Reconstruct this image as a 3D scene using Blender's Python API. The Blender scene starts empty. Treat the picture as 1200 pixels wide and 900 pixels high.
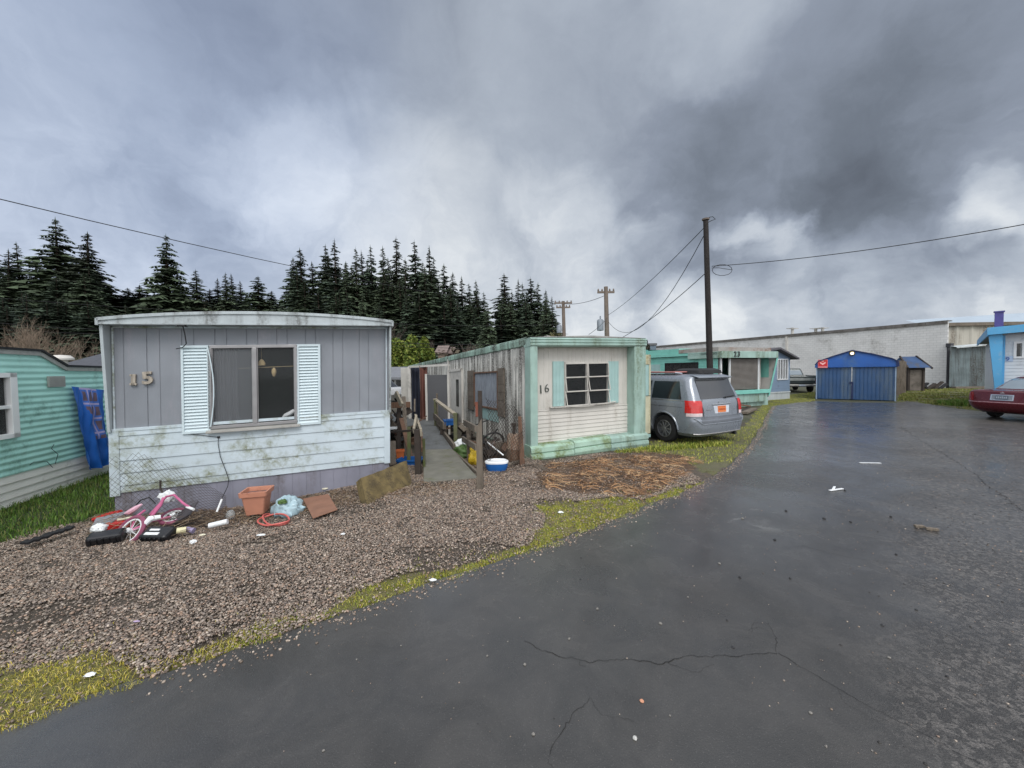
import bpy, math, random
import numpy as np
from mathutils import Vector, Matrix, noise
from mathutils.geometry import delaunay_2d_cdt
random.seed(7)
rng = np.random.default_rng(7)
S = bpy.context.scene
C = S.collection
R = math.radians
PI = math.pi

# ------------------------------------------------------------------ camera
CAMH = 1.9
cam = bpy.data.cameras.new('camera')
camo = bpy.data.objects.new('camera', cam)
C.objects.link(camo)
FPX = 450.0                      # focal length in pixels of a 1200 px wide picture
cam.sensor_width = 36
cam.lens = 36 * FPX / 1200
cam.clip_start = 0.05
cam.clip_end = 5000
pitch, roll = R(2.04), R(-0.85)
camM = Matrix.Translation((0, 0, CAMH)) @ Matrix.Rotation(R(90) - pitch, 4, 'X') @ Matrix.Rotation(roll, 4, 'Z')
camo.matrix_world = camM
S.camera = camo

def ray(px, py):
    d = Vector(((px - 600) / FPX, -(py - 450) / FPX, -1))
    return (camM.to_3x3() @ d).normalized()
def G(px, py, h=0.0):            # point of the ground at height h
    d = ray(px, py)
    t = (h - CAMH) / d.z
    return Vector((d.x * t, d.y * t, h))
def D(px, py, y):                # point at distance y
    d = ray(px, py)
    return Vector((0, 0, CAMH)) + d * (y / d.y)

# ------------------------------------------------------------------ ground height
def gauss(x, y, cx, cy, s, a):
    return a * np.exp(-((x - cx) ** 2 + (y - cy) ** 2) / (2 * s * s))
def gh(x, y):
    h = gauss(x, y, -3.9, 5.55, 0.75, -0.15) + gauss(x, y, -5.6, 4.9, 0.9, -0.06) + gauss(x, y, -2.0, 6.1, 0.7, 0.03)
    # hills beyond the park
    A = np.interp(x, [-420, -187, -140, -81, -40, -6, 25, 60], [36, 31, 27, 22, 16, 8.5, 1.5, 0.0])
    t = np.clip((y - 62) / 85.0, 0, 1)
    h = h + A * t * t * (3 - 2 * t)
    return h
def ghf(x, y): return float(gh(np.array(x), np.array(y)))

# ------------------------------------------------------------------ helpers
def tag(o, label=None, cat=None, group=None, kind=None):
    if label: o['label'] = label
    if cat: o['category'] = cat
    if group: o['group'] = group
    if kind: o['kind'] = kind
    return o
def thing(name, label, cat, loc=(0, 0, 0), rotz=0, group=None, M=None):
    o = bpy.data.objects.new(name, None)
    o.empty_display_size = 0.2
    C.objects.link(o)
    if M is not None: o.matrix_world = M
    else:
        o.location = loc
        o.rotation_euler = (0, 0, rotz)
    return tag(o, label, cat, group)
def copy_tree(o, parent=None):
    c = o.copy(); C.objects.link(c)
    if parent is not None: c.parent = parent
    for ch in KIDS.get(o.name, []):
        copy_tree(ch, c)
    KIDS.setdefault(c.name, [])
    if parent is not None: KIDS.setdefault(parent.name, []).append(c)
    return c
KIDS = {}

class MB:
    def __init__(s, T=None):
        s.v = []; s.f = []; s.m = []; s.T = T or Matrix.Identity(4); s.mi = 0
    def add(s, vs, fs, m=None):
        n = len(s.v)
        for p in vs: s.v.append((s.T @ Vector(p))[:])
        for f in fs:
            s.f.append(tuple(n + i for i in f)); s.m.append(s.mi if m is None else m)
        return s
    def box(s, x0, x1, y0, y1, z0, z1, m=None):
        vs = [(x, y, z) for x in (x0, x1) for y in (y0, y1) for z in (z0, z1)]
        return s.add(vs, [(0, 1, 3, 2), (4, 6, 7, 5), (0, 4, 5, 1), (2, 3, 7, 6), (0, 2, 6, 4), (1, 5, 7, 3)], m)
    def obox(s, c, size, rot=None, m=None):
        Rm = rot or Matrix.Identity(3)
        hx, hy, hz = [k / 2 for k in size]
        vs = [Vector(c) + Rm @ Vector((x, y, z)) for x in (-hx, hx) for y in (-hy, hy) for z in (-hz, hz)]
        return s.add(vs, [(0, 1, 3, 2), (4, 6, 7, 5), (0, 4, 5, 1), (2, 3, 7, 6), (0, 2, 6, 4), (1, 5, 7, 3)], m)
    def beam(s, p, q, w, h, m=None, up=(0, 0, 1), w2=None, h2=None):
        p = Vector(p); q = Vector(q); d = (q - p).normalized()
        upv = Vector(up)
        if abs(d.dot(upv)) > 0.98: upv = Vector((0, 1, 0))
        r = d.cross(upv).normalized(); u = r.cross(d)
        w2 = w2 or w; h2 = h2 or h
        vs = [p + r * a * w / 2 + u * b * h / 2 for a in (-1, 1) for b in (-1, 1)] + [q + r * a * w2 / 2 + u * b * h2 / 2 for a in (-1, 1) for b in (-1, 1)]
        return s.add(vs, [(0, 1, 3, 2), (4, 6, 7, 5), (0, 4, 5, 1), (2, 3, 7, 6), (0, 2, 6, 4), (1, 5, 7, 3)], m)
    def prism(s, pts, y0, y1, m=None):      # outline in x,z extruded along y
        n = len(pts)
        vs = [(x, y0, z) for x, z in pts] + [(x, y1, z) for x, z in pts]
        fs = [tuple(range(n))[::-1], tuple(range(n, 2 * n))] + [(i, (i + 1) % n, n + (i + 1) % n, n + i) for i in range(n)]
        return s.add(vs, fs, m)
    def tube(s, pts, r, n=6, m=None, r1=None, cap=True):
        pts = [Vector(p) for p in pts]; k = len(pts)
        vs = []; fs = []
        prev = None
        for i, p in enumerate(pts):
            d = (pts[min(i + 1, k - 1)] - pts[max(i - 1, 0)])
            d = d.normalized() if d.length > 1e-9 else Vector((0, 0, 1))
            if prev is None:
                a = Vector((0, 0, 1)) if abs(d.z) < 0.9 else Vector((1, 0, 0))
                u = d.cross(a).normalized()
            else:
                u = (prev - d * prev.dot(d)).normalized()
            prev = u; w = d.cross(u)
            rr = (r + (r1 - r) * i / max(1, k - 1)) if r1 is not None else (r[i] if hasattr(r, '__len__') else r)
            for j in range(n):
                t = 2 * PI * j / n
                vs.append(p + u * math.cos(t) * rr + w * math.sin(t) * rr)
        for i in range(k - 1):
            for j in range(n):
                a = i * n + j; b = i * n + (j + 1) % n
                fs.append((a, b, b + n, a + n))
        if cap:
            fs.append(tuple(range(n))[::-1]); fs.append(tuple((k - 1) * n + j for j in range(n)))
        return s.add(vs, fs, m)
    def lathe(s, prof, n=20, c=(0, 0, 0), axis='z', m=None, close=False):
        vs = []; fs = []; k = len(prof)
        for r, z in prof:
            for j in range(n):
                t = 2 * PI * j / n; a, b = r * math.cos(t), r * math.sin(t)
                p = (a, b, z) if axis == 'z' else ((z, a, b) if axis == 'x' else (b, z, a))
                vs.append((p[0] + c[0], p[1] + c[1], p[2] + c[2]))
        for i in range(k - (0 if close else 1)):
            for j in range(n):
                a = i * n + j; b = i * n + (j + 1) % n
                a2 = ((i + 1) % k) * n + j; b2 = ((i + 1) % k) * n + (j + 1) % n
                fs.append((a, b, b2, a2))
        if not close:
            if prof[0][0] > 1e-4: fs.append(tuple(range(n))[::-1])
            if prof[-1][0] > 1e-4: fs.append(tuple((k - 1) * n + j for j in range(n)))
        return s.add(vs, fs, m)
    def panel(s, P0, U, V, N, u0, u1, v0, v1, kind, pitch, amp, m=None, jit=0):
        """profiled sheet: 'lap' profile runs along V, others along U"""
        P0, U, V, N = map(Vector, (P0, U, V, N))
        alongv = kind in ('lap', 'hsine')
        t0, t1 = (v0, v1) if alongv else (u0, u1)
        base = {'lap': [(0, 1), (0.985, 0.0), (0.995, -0.4), (0.9999, -0.4)],
                'groove': [(0, -1), (0.045, -1), (0.05, 0), (0.9999, 0)],
                'board': [(0, -1), (0.03, -1), (0.035, 0), (0.36, 0), (0.365, -1), (0.395, -1), (0.40, 0.4), (0.9999, 0.4)],
                'hsine': [(i / 8, math.cos(2 * PI * i / 8)) for i in range(8)],
                'vsine': [(i / 8, math.cos(2 * PI * i / 8)) for i in range(8)],
                'rib': [(0, 0), (0.5, 0), (0.6, 1), (0.72, 1), (0.82, 0), (0.9999, 0)],
                'flat': [(0, 0), (0.5, 0)]}[kind]
        k0 = math.floor(t0 / pitch) - 1; k1 = math.ceil(t1 / pitch) + 1
        ts = []; os_ = []
        for k in range(k0, k1 + 1):
            for a, b in base:
                ts.append((k + a) * pitch); os_.append(b * amp)
        inner = [(t, o) for t, o in zip(ts, os_) if t0 < t < t1]
        pts = [(t0, float(np.interp(t0, ts, os_)))] + inner + [(t1, float(np.interp(t1, ts, os_)))]
        a0, a1 = (u0, u1) if alongv else (v0, v1)
        vs = []; fs = []
        for t, o in pts:
            for a in (a0, a1):
                uu, vv = (a, t) if alongv else (t, a)
                vs.append(P0 + U * uu + V * vv + N * o)
        flip = (U.cross(V)).dot(N) < 0
        for i in range(len(pts) - 1):
            q = (2 * i, 2 * i + 2, 2 * i + 3, 2 * i + 1)
            if alongv: q = q[::-1]
            fs.append(q[::-1] if flip else q)
        return s.add(vs, fs, m)
    def build(s, name, mats, parent=None, label=None, smooth=False, bevel=0, sub=0):
        me = bpy.data.meshes.new(name)
        me.from_pydata(s.v, [], s.f)
        if not isinstance(mats, (list, tuple)): mats = [mats]
        for m in mats: me.materials.append(m)
        if len(mats) > 1: me.polygons.foreach_set('material_index', s.m)
        if smooth:
            me.polygons.foreach_set('use_smooth', [True] * len(me.polygons))
        me.update()
        o = bpy.data.objects.new(name, me)
        C.objects.link(o)
        if parent is not None:
            o.parent = parent
            KIDS.setdefault(parent.name, []).append(o)
        if bevel:
            b = o.modifiers.new('bevel', 'BEVEL'); b.width = bevel; b.segments = 2; b.limit_method = 'ANGLE'; b.angle_limit = R(40)
        if sub:
            b = o.modifiers.new('sub', 'SUBSURF'); b.levels = sub; b.render_levels = sub
        if smooth is True and not sub:
            try: me.set_sharp_from_angle(angle=R(38))
            except Exception: pass
        if label: o['label'] = label
        return o

def npmesh(name, V, F, mats, col=None, parent=None, smooth=False, midx=None):
    """V (n,3); F (m,k) all the same k; col (n,4) point colours"""
    me = bpy.data.meshes.new(name)
    V = np.asarray(V, dtype=np.float32); F = np.asarray(F, dtype=np.int32)
    m, k = F.shape
    me.vertices.add(len(V)); me.vertices.foreach_set('co', V.ravel())
    me.loops.add(m * k); me.loops.foreach_set('vertex_index', F.ravel())
    me.polygons.add(m); me.polygons.foreach_set('loop_start', np.arange(0, m * k, k, dtype=np.int32))
    if not isinstance(mats, (list, tuple)): mats = [mats]
    for mm in mats: me.materials.append(mm)
    if midx is not None: me.polygons.foreach_set('material_index', np.asarray(midx, dtype=np.int32))
    if smooth: me.polygons.foreach_set('use_smooth', np.ones(m, dtype=bool))
    me.update(calc_edges=True); me.validate()
    if col is not None:
        a = me.color_attributes.new('tint', 'FLOAT_COLOR', 'POINT')
        a.data.foreach_set('color', np.asarray(col, dtype=np.float32).ravel())
    o = bpy.data.objects.new(name, me); C.objects.link(o)
    if parent is not None:
        o.parent = parent; KIDS.setdefault(parent.name, []).append(o)
    return o

def text_mesh(txt, size, extrude, mat, name, parent, M, bevel=0.0, bold=0.0):
    cu = bpy.data.curves.new('t', 'FONT'); cu.body = txt; cu.size = size; cu.extrude = extrude
    cu.offset = bold; cu.bevel_depth = bevel; cu.resolution_u = 3
    to = bpy.data.objects.new('t', cu); C.objects.link(to)
    dg = bpy.context.evaluated_depsgraph_get()
    me = bpy.data.meshes.new_from_object(to.evaluated_get(dg))
    bpy.data.objects.remove(to); bpy.data.curves.remove(cu)
    me.materials.clear(); me.materials.append(mat)
    me.transform(M)
    o = bpy.data.objects.new(name, me); C.objects.link(o); o.parent = parent
    KIDS.setdefault(parent.name, []).append(o)
    return o

# ------------------------------------------------------------------ materials
def lin(r, g, b):
    f = lambda c: (c / 255 / 12.92) if c / 255 <= 0.04045 else ((c / 255 + 0.055) / 1.055) ** 2.4
    return (f(r), f(g), f(b), 1)
class NT:
    def __init__(s, nt): s.nt = nt; s.n = nt.nodes; s.l = nt.links
    def node(s, t, **kw):
        n = s.n.new(t)
        for k, v in kw.items(): setattr(n, k, v)
        return n
    def link(s, a, b): s.l.new(a, b)
    def setin(s, n, **kw):
        for k, v in kw.items():
            k = k.replace('_', ' ')
            if hasattr(v, 'is_linked') or isinstance(v, bpy.types.NodeSocket): s.l.new(v, n.inputs[k])
            else: n.inputs[k].default_value = v
    def math(s, op, a, b=None, clamp=False):
        n = s.n.new('ShaderNodeMath'); n.operation = op; n.use_clamp = clamp
        for i, x in enumerate((a, b)):
            if x is None: continue
            if isinstance(x, bpy.types.NodeSocket): s.l.new(x, n.inputs[i])
            else: n.inputs[i].default_value = x
        return n.outputs[0]
    def mix(s, fac, a, b, mode='MIX'):
        n = s.n.new('ShaderNodeMix'); n.data_type = 'RGBA'; n.blend_type = mode
        for sock, x in ((n.inputs[0], fac), (n.inputs[6], a), (n.inputs[7], b)):
            if isinstance(x, bpy.types.NodeSocket): s.l.new(x, sock)
            else: sock.default_value = x
        return n.outputs[2]
    def ramp(s, x, p0, p1, c0=0.0, c1=1.0):
        n = s.n.new('ShaderNodeMapRange'); n.interpolation_type = 'SMOOTHSTEP'
        s.l.new(x, n.inputs[0])
        n.inputs[1].default_value = p0; n.inputs[2].default_value = p1
        n.inputs[3].default_value = c0; n.inputs[4].default_value = c1
        return n.outputs[0]
    def coord(s, which='Object', scale=(1, 1, 1), loc=(0, 0, 0)):
        t = s.n.new('ShaderNodeTexCoord'); m = s.n.new('ShaderNodeMapping')
        s.l.new(t.outputs[which], m.inputs[0]); m.inputs['Scale'].default_value = scale; m.inputs['Location'].default_value = loc
        return m.outputs[0]
    def noise(s, vec, scale, detail=5, rough=0.55, dist=0):
        n = s.n.new('ShaderNodeTexNoise'); s.l.new(vec, n.inputs['Vector'])
        n.inputs['Scale'].default_value = scale; n.inputs['Detail'].default_value = detail
        n.inputs['Roughness'].default_value = rough; n.inputs['Distortion'].default_value = dist
        return n.outputs[0]
    def vor(s, vec, scale, feature='F1', out=0):
        n = s.n.new('ShaderNodeTexVoronoi'); n.feature = feature; s.l.new(vec, n.inputs['Vector'])
        n.inputs['Scale'].default_value = scale
        return n.outputs[out]
MATS = {}
LATE = {'pale_worn_wood': (160, 150, 132), 'cream_plastic': (220, 214, 190), 'brown_twigs': (112, 98, 84), 'grey_twigs': (92, 82, 74)}
def newmat(name):
    m = bpy.data.materials.new(name); m.use_nodes = True
    nt = NT(m.node_tree); b = m.node_tree.nodes['Principled BSDF']
    return m, nt, b
def mat(name, col, rough=0.6, var=0.15, vscale=3, bump=0.0, bscale=40, dirt=None, dirt_amt=0.0, dirt_scale=2.0,
        streak=False, metal=0.0, coat=0.0, spec=0.5, grain=None):
    """general painted / weathered surface"""
    if name in MATS: return MATS[name]
    if col is None: col = lin(*LATE[name])
    m, nt, b = newmat(name)
    co = nt.coord('Object')
    n1 = nt.noise(co, vscale, 6)
    dark = tuple(c * (1 - var) for c in col[:3]) + (1,)
    lite = tuple(min(1, c * (1 + var)) for c in col[:3]) + (1,)
    c = nt.mix(nt.ramp(n1, 0.3, 0.7), dark, lite)
    if grain:
        gco = nt.coord('Object', scale=grain)
        g = nt.noise(gco, 1.0, 4, 0.7)
        c = nt.mix(nt.ramp(g, 0.35, 0.75), c, tuple(k * 0.55 for k in col[:3]) + (1,))
    if dirt is not None and dirt_amt > 0:
        sc = (1, 1, 1) if not streak else (1, 1, 0.12)
        dco = nt.coord('Object', scale=sc, loc=(3.1, 1.7, 0.4))
        d1 = nt.noise(dco, dirt_scale, 8, 0.68)
        th = 0.62 - 0.3 * dirt_amt
        f = nt.ramp(d1, th, th + 0.22)
        d2 = nt.noise(co, dirt_scale * 9, 4, 0.7)
        f = nt.math('MULTIPLY', f, nt.ramp(d2, 0.25, 0.6))
        f = nt.math('MULTIPLY', f, min(1.0, 0.45 + dirt_amt))
        c = nt.mix(f, c, dirt)
    nt.link(c, b.inputs['Base Color'])
    rr = nt.ramp(nt.noise(co, vscale * 4, 4), 0.3, 0.7, max(0.02, rough - 0.08), min(1, rough + 0.1))
    nt.link(rr, b.inputs['Roughness'])
    b.inputs['Metallic'].default_value = metal
    b.inputs['Specular IOR Level'].default_value = spec
    b.inputs['Coat Weight'].default_value = coat
    b.inputs['Coat Roughness'].default_value = 0.08
    if bump:
        bn = nt.node('ShaderNodeBump'); bn.inputs['Strength'].default_value = bump; bn.inputs['Distance'].default_value = 0.01
        nt.link(nt.noise(co, bscale, 5, 0.6), bn.inputs['Height']); nt.link(bn.outputs[0], b.inputs['Normal'])
    MATS[name] = m
    return m
def vcolmat(name, rough=0.8, bump=0, sheen=0, mult=1.0, trans=0):
    m, nt, b = newmat(name)
    a = nt.node('ShaderNodeVertexColor'); a.layer_name = 'tint'
    nt.link(a.outputs[0], b.inputs['Base Color'])
    b.inputs['Roughness'].default_value = rough
    b.inputs['Specular IOR Level'].default_value = 0.3
    return m
def glassmat(name, tint=(0.9, 0.95, 0.95, 1), rough=0.03, alpha=0.25, spec=0.8):
    m, nt, b = newmat(name)
    n = nt.noise(nt.coord('Object'), 6, 4)
    b.inputs['Base Color'].default_value = tint
    nt.link(nt.ramp(n, 0.3, 0.8, rough, rough + 0.12), b.inputs['Roughness'])
    b.inputs['Alpha'].default_value = alpha
    b.inputs['Specular IOR Level'].default_value = spec
    b.inputs['Coat Weight'].default_value = 0.15; b.inputs['Coat Roughness'].default_value = rough
    return m
MOSS = lin(92, 100, 60); GRIME = lin(70, 66, 58); GREENGRIME = lin(120, 130, 92); RUST = lin(120, 74, 44)
# ------------------------------------------------------------------ sky, light, view
W = bpy.data.worlds.new("World"); S.world = W; W.use_nodes = True
wn = NT(W.node_tree)
bg = W.node_tree.nodes['Background']
SUNEL, SUNAZ = R(50), R(172)     # azimuth clockwise from +Y
sky = wn.node('ShaderNodeTexSky'); sky.sky_type = 'NISHITA'; sky.sun_disc = False
sky.sun_elevation = SUNEL; sky.sun_rotation = SUNAZ; sky.air_density = 1.0; sky.dust_density = 2.0
tc = wn.node('ShaderNodeTexCoord'); dirv = tc.outputs['Generated']
sep = wn.node('ShaderNodeSeparateXYZ'); wn.link(dirv, sep.inputs[0])
def vmath(op, a, b=None):
    n = wn.node('ShaderNodeVectorMath', operation=op)
    for i, x in enumerate((a, b)):
        if x is None: continue
        if isinstance(x, bpy.types.NodeSocket): wn.link(x, n.inputs[i])
        elif isinstance(x, (int, float)): n.inputs['Scale'].default_value = x
        else: n.inputs[i].default_value = x
    return n
zc = wn.math('MAXIMUM', sep.outputs[2], 0.0)
den = wn.math('ADD', zc, 0.22)
cmb = wn.node('ShaderNodeCombineXYZ')
wn.link(wn.math('DIVIDE', sep.outputs[0], den), cmb.inputs[0]); wn.link(wn.math('DIVIDE', sep.outputs[1], den), cmb.inputs[1])
cp = cmb.outputs[0]
# direction warped by noise so that the patches of cloud have ragged outlines
wnoise = wn.node('ShaderNodeTexNoise'); wn.link(dirv, wnoise.inputs['Vector'])
wnoise.inputs['Scale'].default_value = 3.2; wnoise.inputs['Detail'].default_value = 7; wnoise.inputs['Roughness'].default_value = 0.58
w1 = vmath('SUBTRACT', wnoise.outputs['Color'], (0.5, 0.5, 0.5)).outputs[0]
sc = wn.node('ShaderNodeVectorMath', operation='SCALE'); wn.link(w1, sc.inputs[0]); sc.inputs['Scale'].default_value = 0.30
dw = vmath('NORMALIZE', vmath('ADD', dirv, sc.outputs[0]).outputs[0]).outputs[0]
base = wn.noise(cp, 0.9, 9, 0.56, 0.3)
fine = wn.noise(cp, 3.4, 8, 0.6, 0.5)
val = wn.math('ADD', wn.math('MULTIPLY', wn.math('SUBTRACT', base, 0.5), 0.42), wn.math('MULTIPLY', wn.math('SUBTRACT', fine, 0.5), 0.16))
val = wn.math('ADD', val, 0.575)
val = wn.math('ADD', val, wn.ramp(sep.outputs[2], 0.0, 0.42, 0.10, 0.0))
mott = wn.noise(dw, 7.0, 8, 0.62, 0.6)
val = wn.math('ADD', val, wn.math('MULTIPLY', wn.math('SUBTRACT', mott, 0.5), wn.ramp(sep.outputs[2], 0.1, 0.6, 0.62, 0.16)))
# (px, py, radius in px, amount) of the clouds' light and dark masses, turned into directions
BL = [(330, 195, 70, .16), (450, 250, 110, .17), (560, 290, 150, .17), (655, 228, 45, .13), (690, 290, 60, .10), (770, 250, 35, .10), (655, 60, 90, .10), (830, 25, 70, .14), (860, 60, 60, .06),
      (90, 130, 150, .07), (40, 330, 170, .12), (890, 285, 40, .24), (865, 270, 25, .15), (1190, 235, 60, .20), (1150, 260, 40, .14), (1120, 350, 70, .08), (960, 345, 120, .10), (830, 380, 60, .30), (1180, 370, 60, .2), (700, 395, 60, .2), (300, 290, 150, .08),
      (450, 100, 200, -.06), (250, 60, 150, -.01), (1000, 335, 60, -.10), (1130, 320, 60, -.08), (760, 330, 60, -.08), (930, 370, 50, -.08), (700, 150, 140, -.10), (930, 140, 200, -.17), (1120, 110, 200, -.17), (1000, 235, 80, -.24), (930, 235, 40, -.10), (840, 215, 90, -.08), (1100, 290, 70, -.12), (860, 330, 50, -.18), (1050, 310, 60, -.10), (640, 350, 50, -.06), (200, 225, 80, -.04)]
for px, py, r, a in BL:
    d = ray(px, py); d2 = ray(px + r, py)
    cr = d.dot(d2)
    dt = vmath('DOT_PRODUCT', dw, tuple(d)).outputs['Value']
    n = wn.ramp(dt, 1 - (1 - cr) * 1.9, 1.0, 0.0, a)
    val = wn.math('ADD', val, n)
cr = wn.node('ShaderNodeValToRGB'); wn.link(val, cr.inputs[0])
el = cr.color_ramp.elements
el[0].position = 0.0; el[0].color = lin(94, 100, 110)
el[1].position = 1.0; el[1].color = lin(236, 240, 243)
for p, c in ((0.25, lin(116, 124, 136)), (0.45, lin(144, 153, 168)), (0.62, lin(174, 183, 196)), (0.8, lin(204, 211, 220))):
    e = el.new(p); e.color = c
# the unseen sky overhead and behind the viewer is brightened to light the facades
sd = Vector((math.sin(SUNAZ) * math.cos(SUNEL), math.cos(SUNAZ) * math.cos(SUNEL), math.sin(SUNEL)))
sky_boost = wn.ramp(vmath('DOT_PRODUCT', dirv, (0, -0.8, 0.6)).outputs['Value'], -0.08, 0.62, 1.0, 3.4)
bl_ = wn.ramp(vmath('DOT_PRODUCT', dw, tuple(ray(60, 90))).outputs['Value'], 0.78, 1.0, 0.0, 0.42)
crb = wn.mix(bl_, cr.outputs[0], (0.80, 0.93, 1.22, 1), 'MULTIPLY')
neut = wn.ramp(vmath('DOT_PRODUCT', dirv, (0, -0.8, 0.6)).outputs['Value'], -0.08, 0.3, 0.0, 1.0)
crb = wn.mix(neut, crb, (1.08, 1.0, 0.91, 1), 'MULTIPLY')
gc = wn.node('ShaderNodeVectorMath', operation='SCALE'); wn.link(crb, gc.inputs[0]); wn.link(sky_boost, gc.inputs['Scale'])
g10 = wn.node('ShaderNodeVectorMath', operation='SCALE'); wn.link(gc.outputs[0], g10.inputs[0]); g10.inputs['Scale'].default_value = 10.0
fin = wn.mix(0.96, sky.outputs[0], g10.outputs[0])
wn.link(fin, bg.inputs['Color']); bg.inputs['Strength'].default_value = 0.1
sun = bpy.data.lights.new('sun', 'SUN'); sun.energy = 1.5; sun.angle = R(24); sun.color = (1.0, 0.97, 0.93)
so = bpy.data.objects.new('sun', sun); C.objects.link(so)
so.rotation_euler = (-sd).to_track_quat('-Z', 'Y').to_euler()
S.view_settings.view_transform = 'Standard'; S.view_settings.look = 'None'
S.view_settings.exposure = 0.0; S.view_settings.gamma = 1.0
S.view_settings.use_curve_mapping = False
S.render.engine = 'CYCLES'
S.cycles.max_bounces = 6; S.cycles.transparent_max_bounces = 12

# ------------------------------------------------------------------ zones of the ground
def wpoly(pts): return [tuple(G(*p)[:2]) for p in pts]
EDGE = [(-60, 880), (0, 855), (50, 836), (100, 815), (150, 800), (200, 788), (250, 772), (290, 757), (330, 742), (400, 718), (450, 701), (500, 684), (560, 666),
        (600, 652), (650, 634), (700, 614), (750, 596), (800, 576), (835, 558), (860, 540), (880, 518), (892, 500), (898, 486), (905, 476)]
FARE = [(935, 472), (955, 470), (1000, 471.5), (1050, 472), (1062, 470), (1085, 473), (1110, 477), (1140, 481), (1170, 484), (1230, 488), (1350, 494)]
def jag(pts, step, amp, sharp=1.0):
    out = []
    for a, b in zip(pts[:-1], pts[1:]):
        a = Vector(a); b = Vector(b); L = (b - a).length; n = max(1, int(L / step)); d = (b - a).normalized(); nn = Vector((-d.y, d.x))
        for i in range(n):
            p = a + (b - a) * (i / n)
            k = noise.noise(Vector((p.x * 1.3, p.y * 1.3, 2))) * amp * 1.6 + noise.noise(Vector((p.x * 9, p.y * 9, 5))) * amp * 0.7 + random.uniform(-1, 1) * amp * 0.18
            out.append(tuple(p + nn * k))
    out.append(tuple(pts[-1])); return out
edge_w = jag([(-9.0, 0.6)] + wpoly(EDGE), 0.035, 0.035)
far_w = jag(wpoly(FARE), 0.15, 0.12)
road_poly = edge_w + far_w + [(60.0, 14.0), (60.0, -12.0), (-9.0, -12.0)]
def pip(poly, X, Y):
    X = np.asarray(X, float); Y = np.asarray(Y, float); ins = np.zeros(X.shape, bool)
    P = np.array(poly); n = len(P); j = n - 1
    for i in range(n):
        xi, yi = P[i]; xj, yj = P[j]
        if yi != yj:
            c = ((yi > Y) != (yj > Y)) & (X < (xj - xi) * (Y - yi) / (yj - yi) + xi)
            ins ^= c
        j = i
    return ins
def warp(X, Y, a=0.12, f=2.0, seed=0):
    nx = np.array([noise.noise(Vector((x * f, y * f, seed))) for x, y in zip(X.ravel(), Y.ravel())]).reshape(X.shape)
    ny = np.array([noise.noise(Vector((x * f, y * f, seed + 9))) for x, y in zip(X.ravel(), Y.ravel())]).reshape(X.shape)
    return X + nx * a, Y + ny * a
lawn_p = wpoly([(-300, 700), (0, 632), (60, 615), (105, 602), (140, 600), (200, 560), (200, 500), (60, 500), (-300, 540)])
moss_p = wpoly([(-80, 760), (0, 778), (60, 768), (120, 768), (165, 775), (185, 788), (150, 806), (100, 822), (50, 842), (0, 862), (-80, 890)])
strip_p = wpoly([(180, 776), (240, 758), (290, 738), (330, 726), (395, 706), (400, 722), (330, 746), (290, 762), (240, 780), (200, 792)])
strip2_p = wpoly([(388, 712), (430, 690), (470, 672), (520, 662), (570, 655), (600, 640), (640, 618), (625, 592), (700, 583), (760, 584), (790, 572), (822, 562),
                  (812, 574), (750, 598), (700, 616), (650, 636), (600, 654), (560, 668), (500, 686), (450, 703), (400, 720)])
straw_p = wpoly([(628, 556), (640, 545), (690, 538), (750, 528), (800, 532), (815, 545), (800, 560), (770, 575), (740, 583), (680, 578), (640, 572)])
mid_p = wpoly([(740, 530), (765, 516), (830, 512), (872, 500), (888, 480), (905, 474), (900, 488), (892, 502), (882, 518), (862, 540), (838, 556), (822, 552), (800, 533)])
far_p = wpoly([(890, 478), (900, 470), (915, 464), (955, 459), (955, 470), (935, 472), (905, 477)])
right_p = wpoly([(1052, 471), (1055, 456), (1120, 455), (1300, 450), (1500, 470), (1350, 494), (1230, 488), (1140, 481), (1085, 473)])
gravel_p = [(-9.5, 0.6)] + edge_w[:] + wpoly([(880, 500), (800, 520), (750, 524), (640, 540), (560, 530), (480, 530), (400, 560), (130, 603), (60, 612), (0, 630), (-300, 700)])

def wgt(X, Y):
    """returns weights lawn, moss, straw, gravel, soil"""
    Xw, Yw = warp(X, Y, 0.16, 2.3, 1)
    lawn = pip(lawn_p, Xw, Yw); moss = pip(moss_p, Xw, Yw) | pip(strip_p, Xw, Yw) | pip(strip2_p, Xw, Yw)
    mid = pip(mid_p, Xw, Yw) | pip(far_p, X, Y) | pip(right_p, X, Y)
    straw = pip(straw_p, Xw, Yw); grav = pip(gravel_p, X, Y)
    return lawn, moss, straw, grav, mid

# ------------------------------------------------------------------ ground (one sheet) 
def axis(parts):
    out = []
    for a, b, n in parts: out += list(np.linspace(a, b, n, endpoint=False))
    out.append(parts[-1][1]); return np.array(out)
gx = axis([(-900, -300, 12), (-300, -60, 50), (-60, -12, 24), (-12, 10, 270), (10, 40, 60), (40, 120, 16), (120, 900, 12)])
gy = axis([(-200, -2, 10), (-2, 1.2, 8), (1.2, 16, 190), (16, 60, 60), (60, 180, 60), (180, 400, 12), (400, 2500, 8)])
GX, GY = np.meshgrid(gx, gy)
GZ = gh(GX, GY)
near = (GX > -12) & (GX < 12) & (GY > 1) & (GY < 16)
bump_ = np.array([noise.noise(Vector((x * 1.1, y * 1.1, 0))) * 0.02 + noise.noise(Vector((x * 4, y * 4, 3))) * 0.008 for x, y in zip(GX[near], GY[near])])
inroad = pip(road_poly, GX, GY)
rd = np.array(edge_w)
lift = np.zeros_like(GZ); lift[near] = bump_
GZ = GZ + lift - 0.012
GZ[inroad] = -0.06
nyr, nxr = GX.shape
V = np.stack([GX.ravel(), GY.ravel(), GZ.ravel()], 1)
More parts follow.
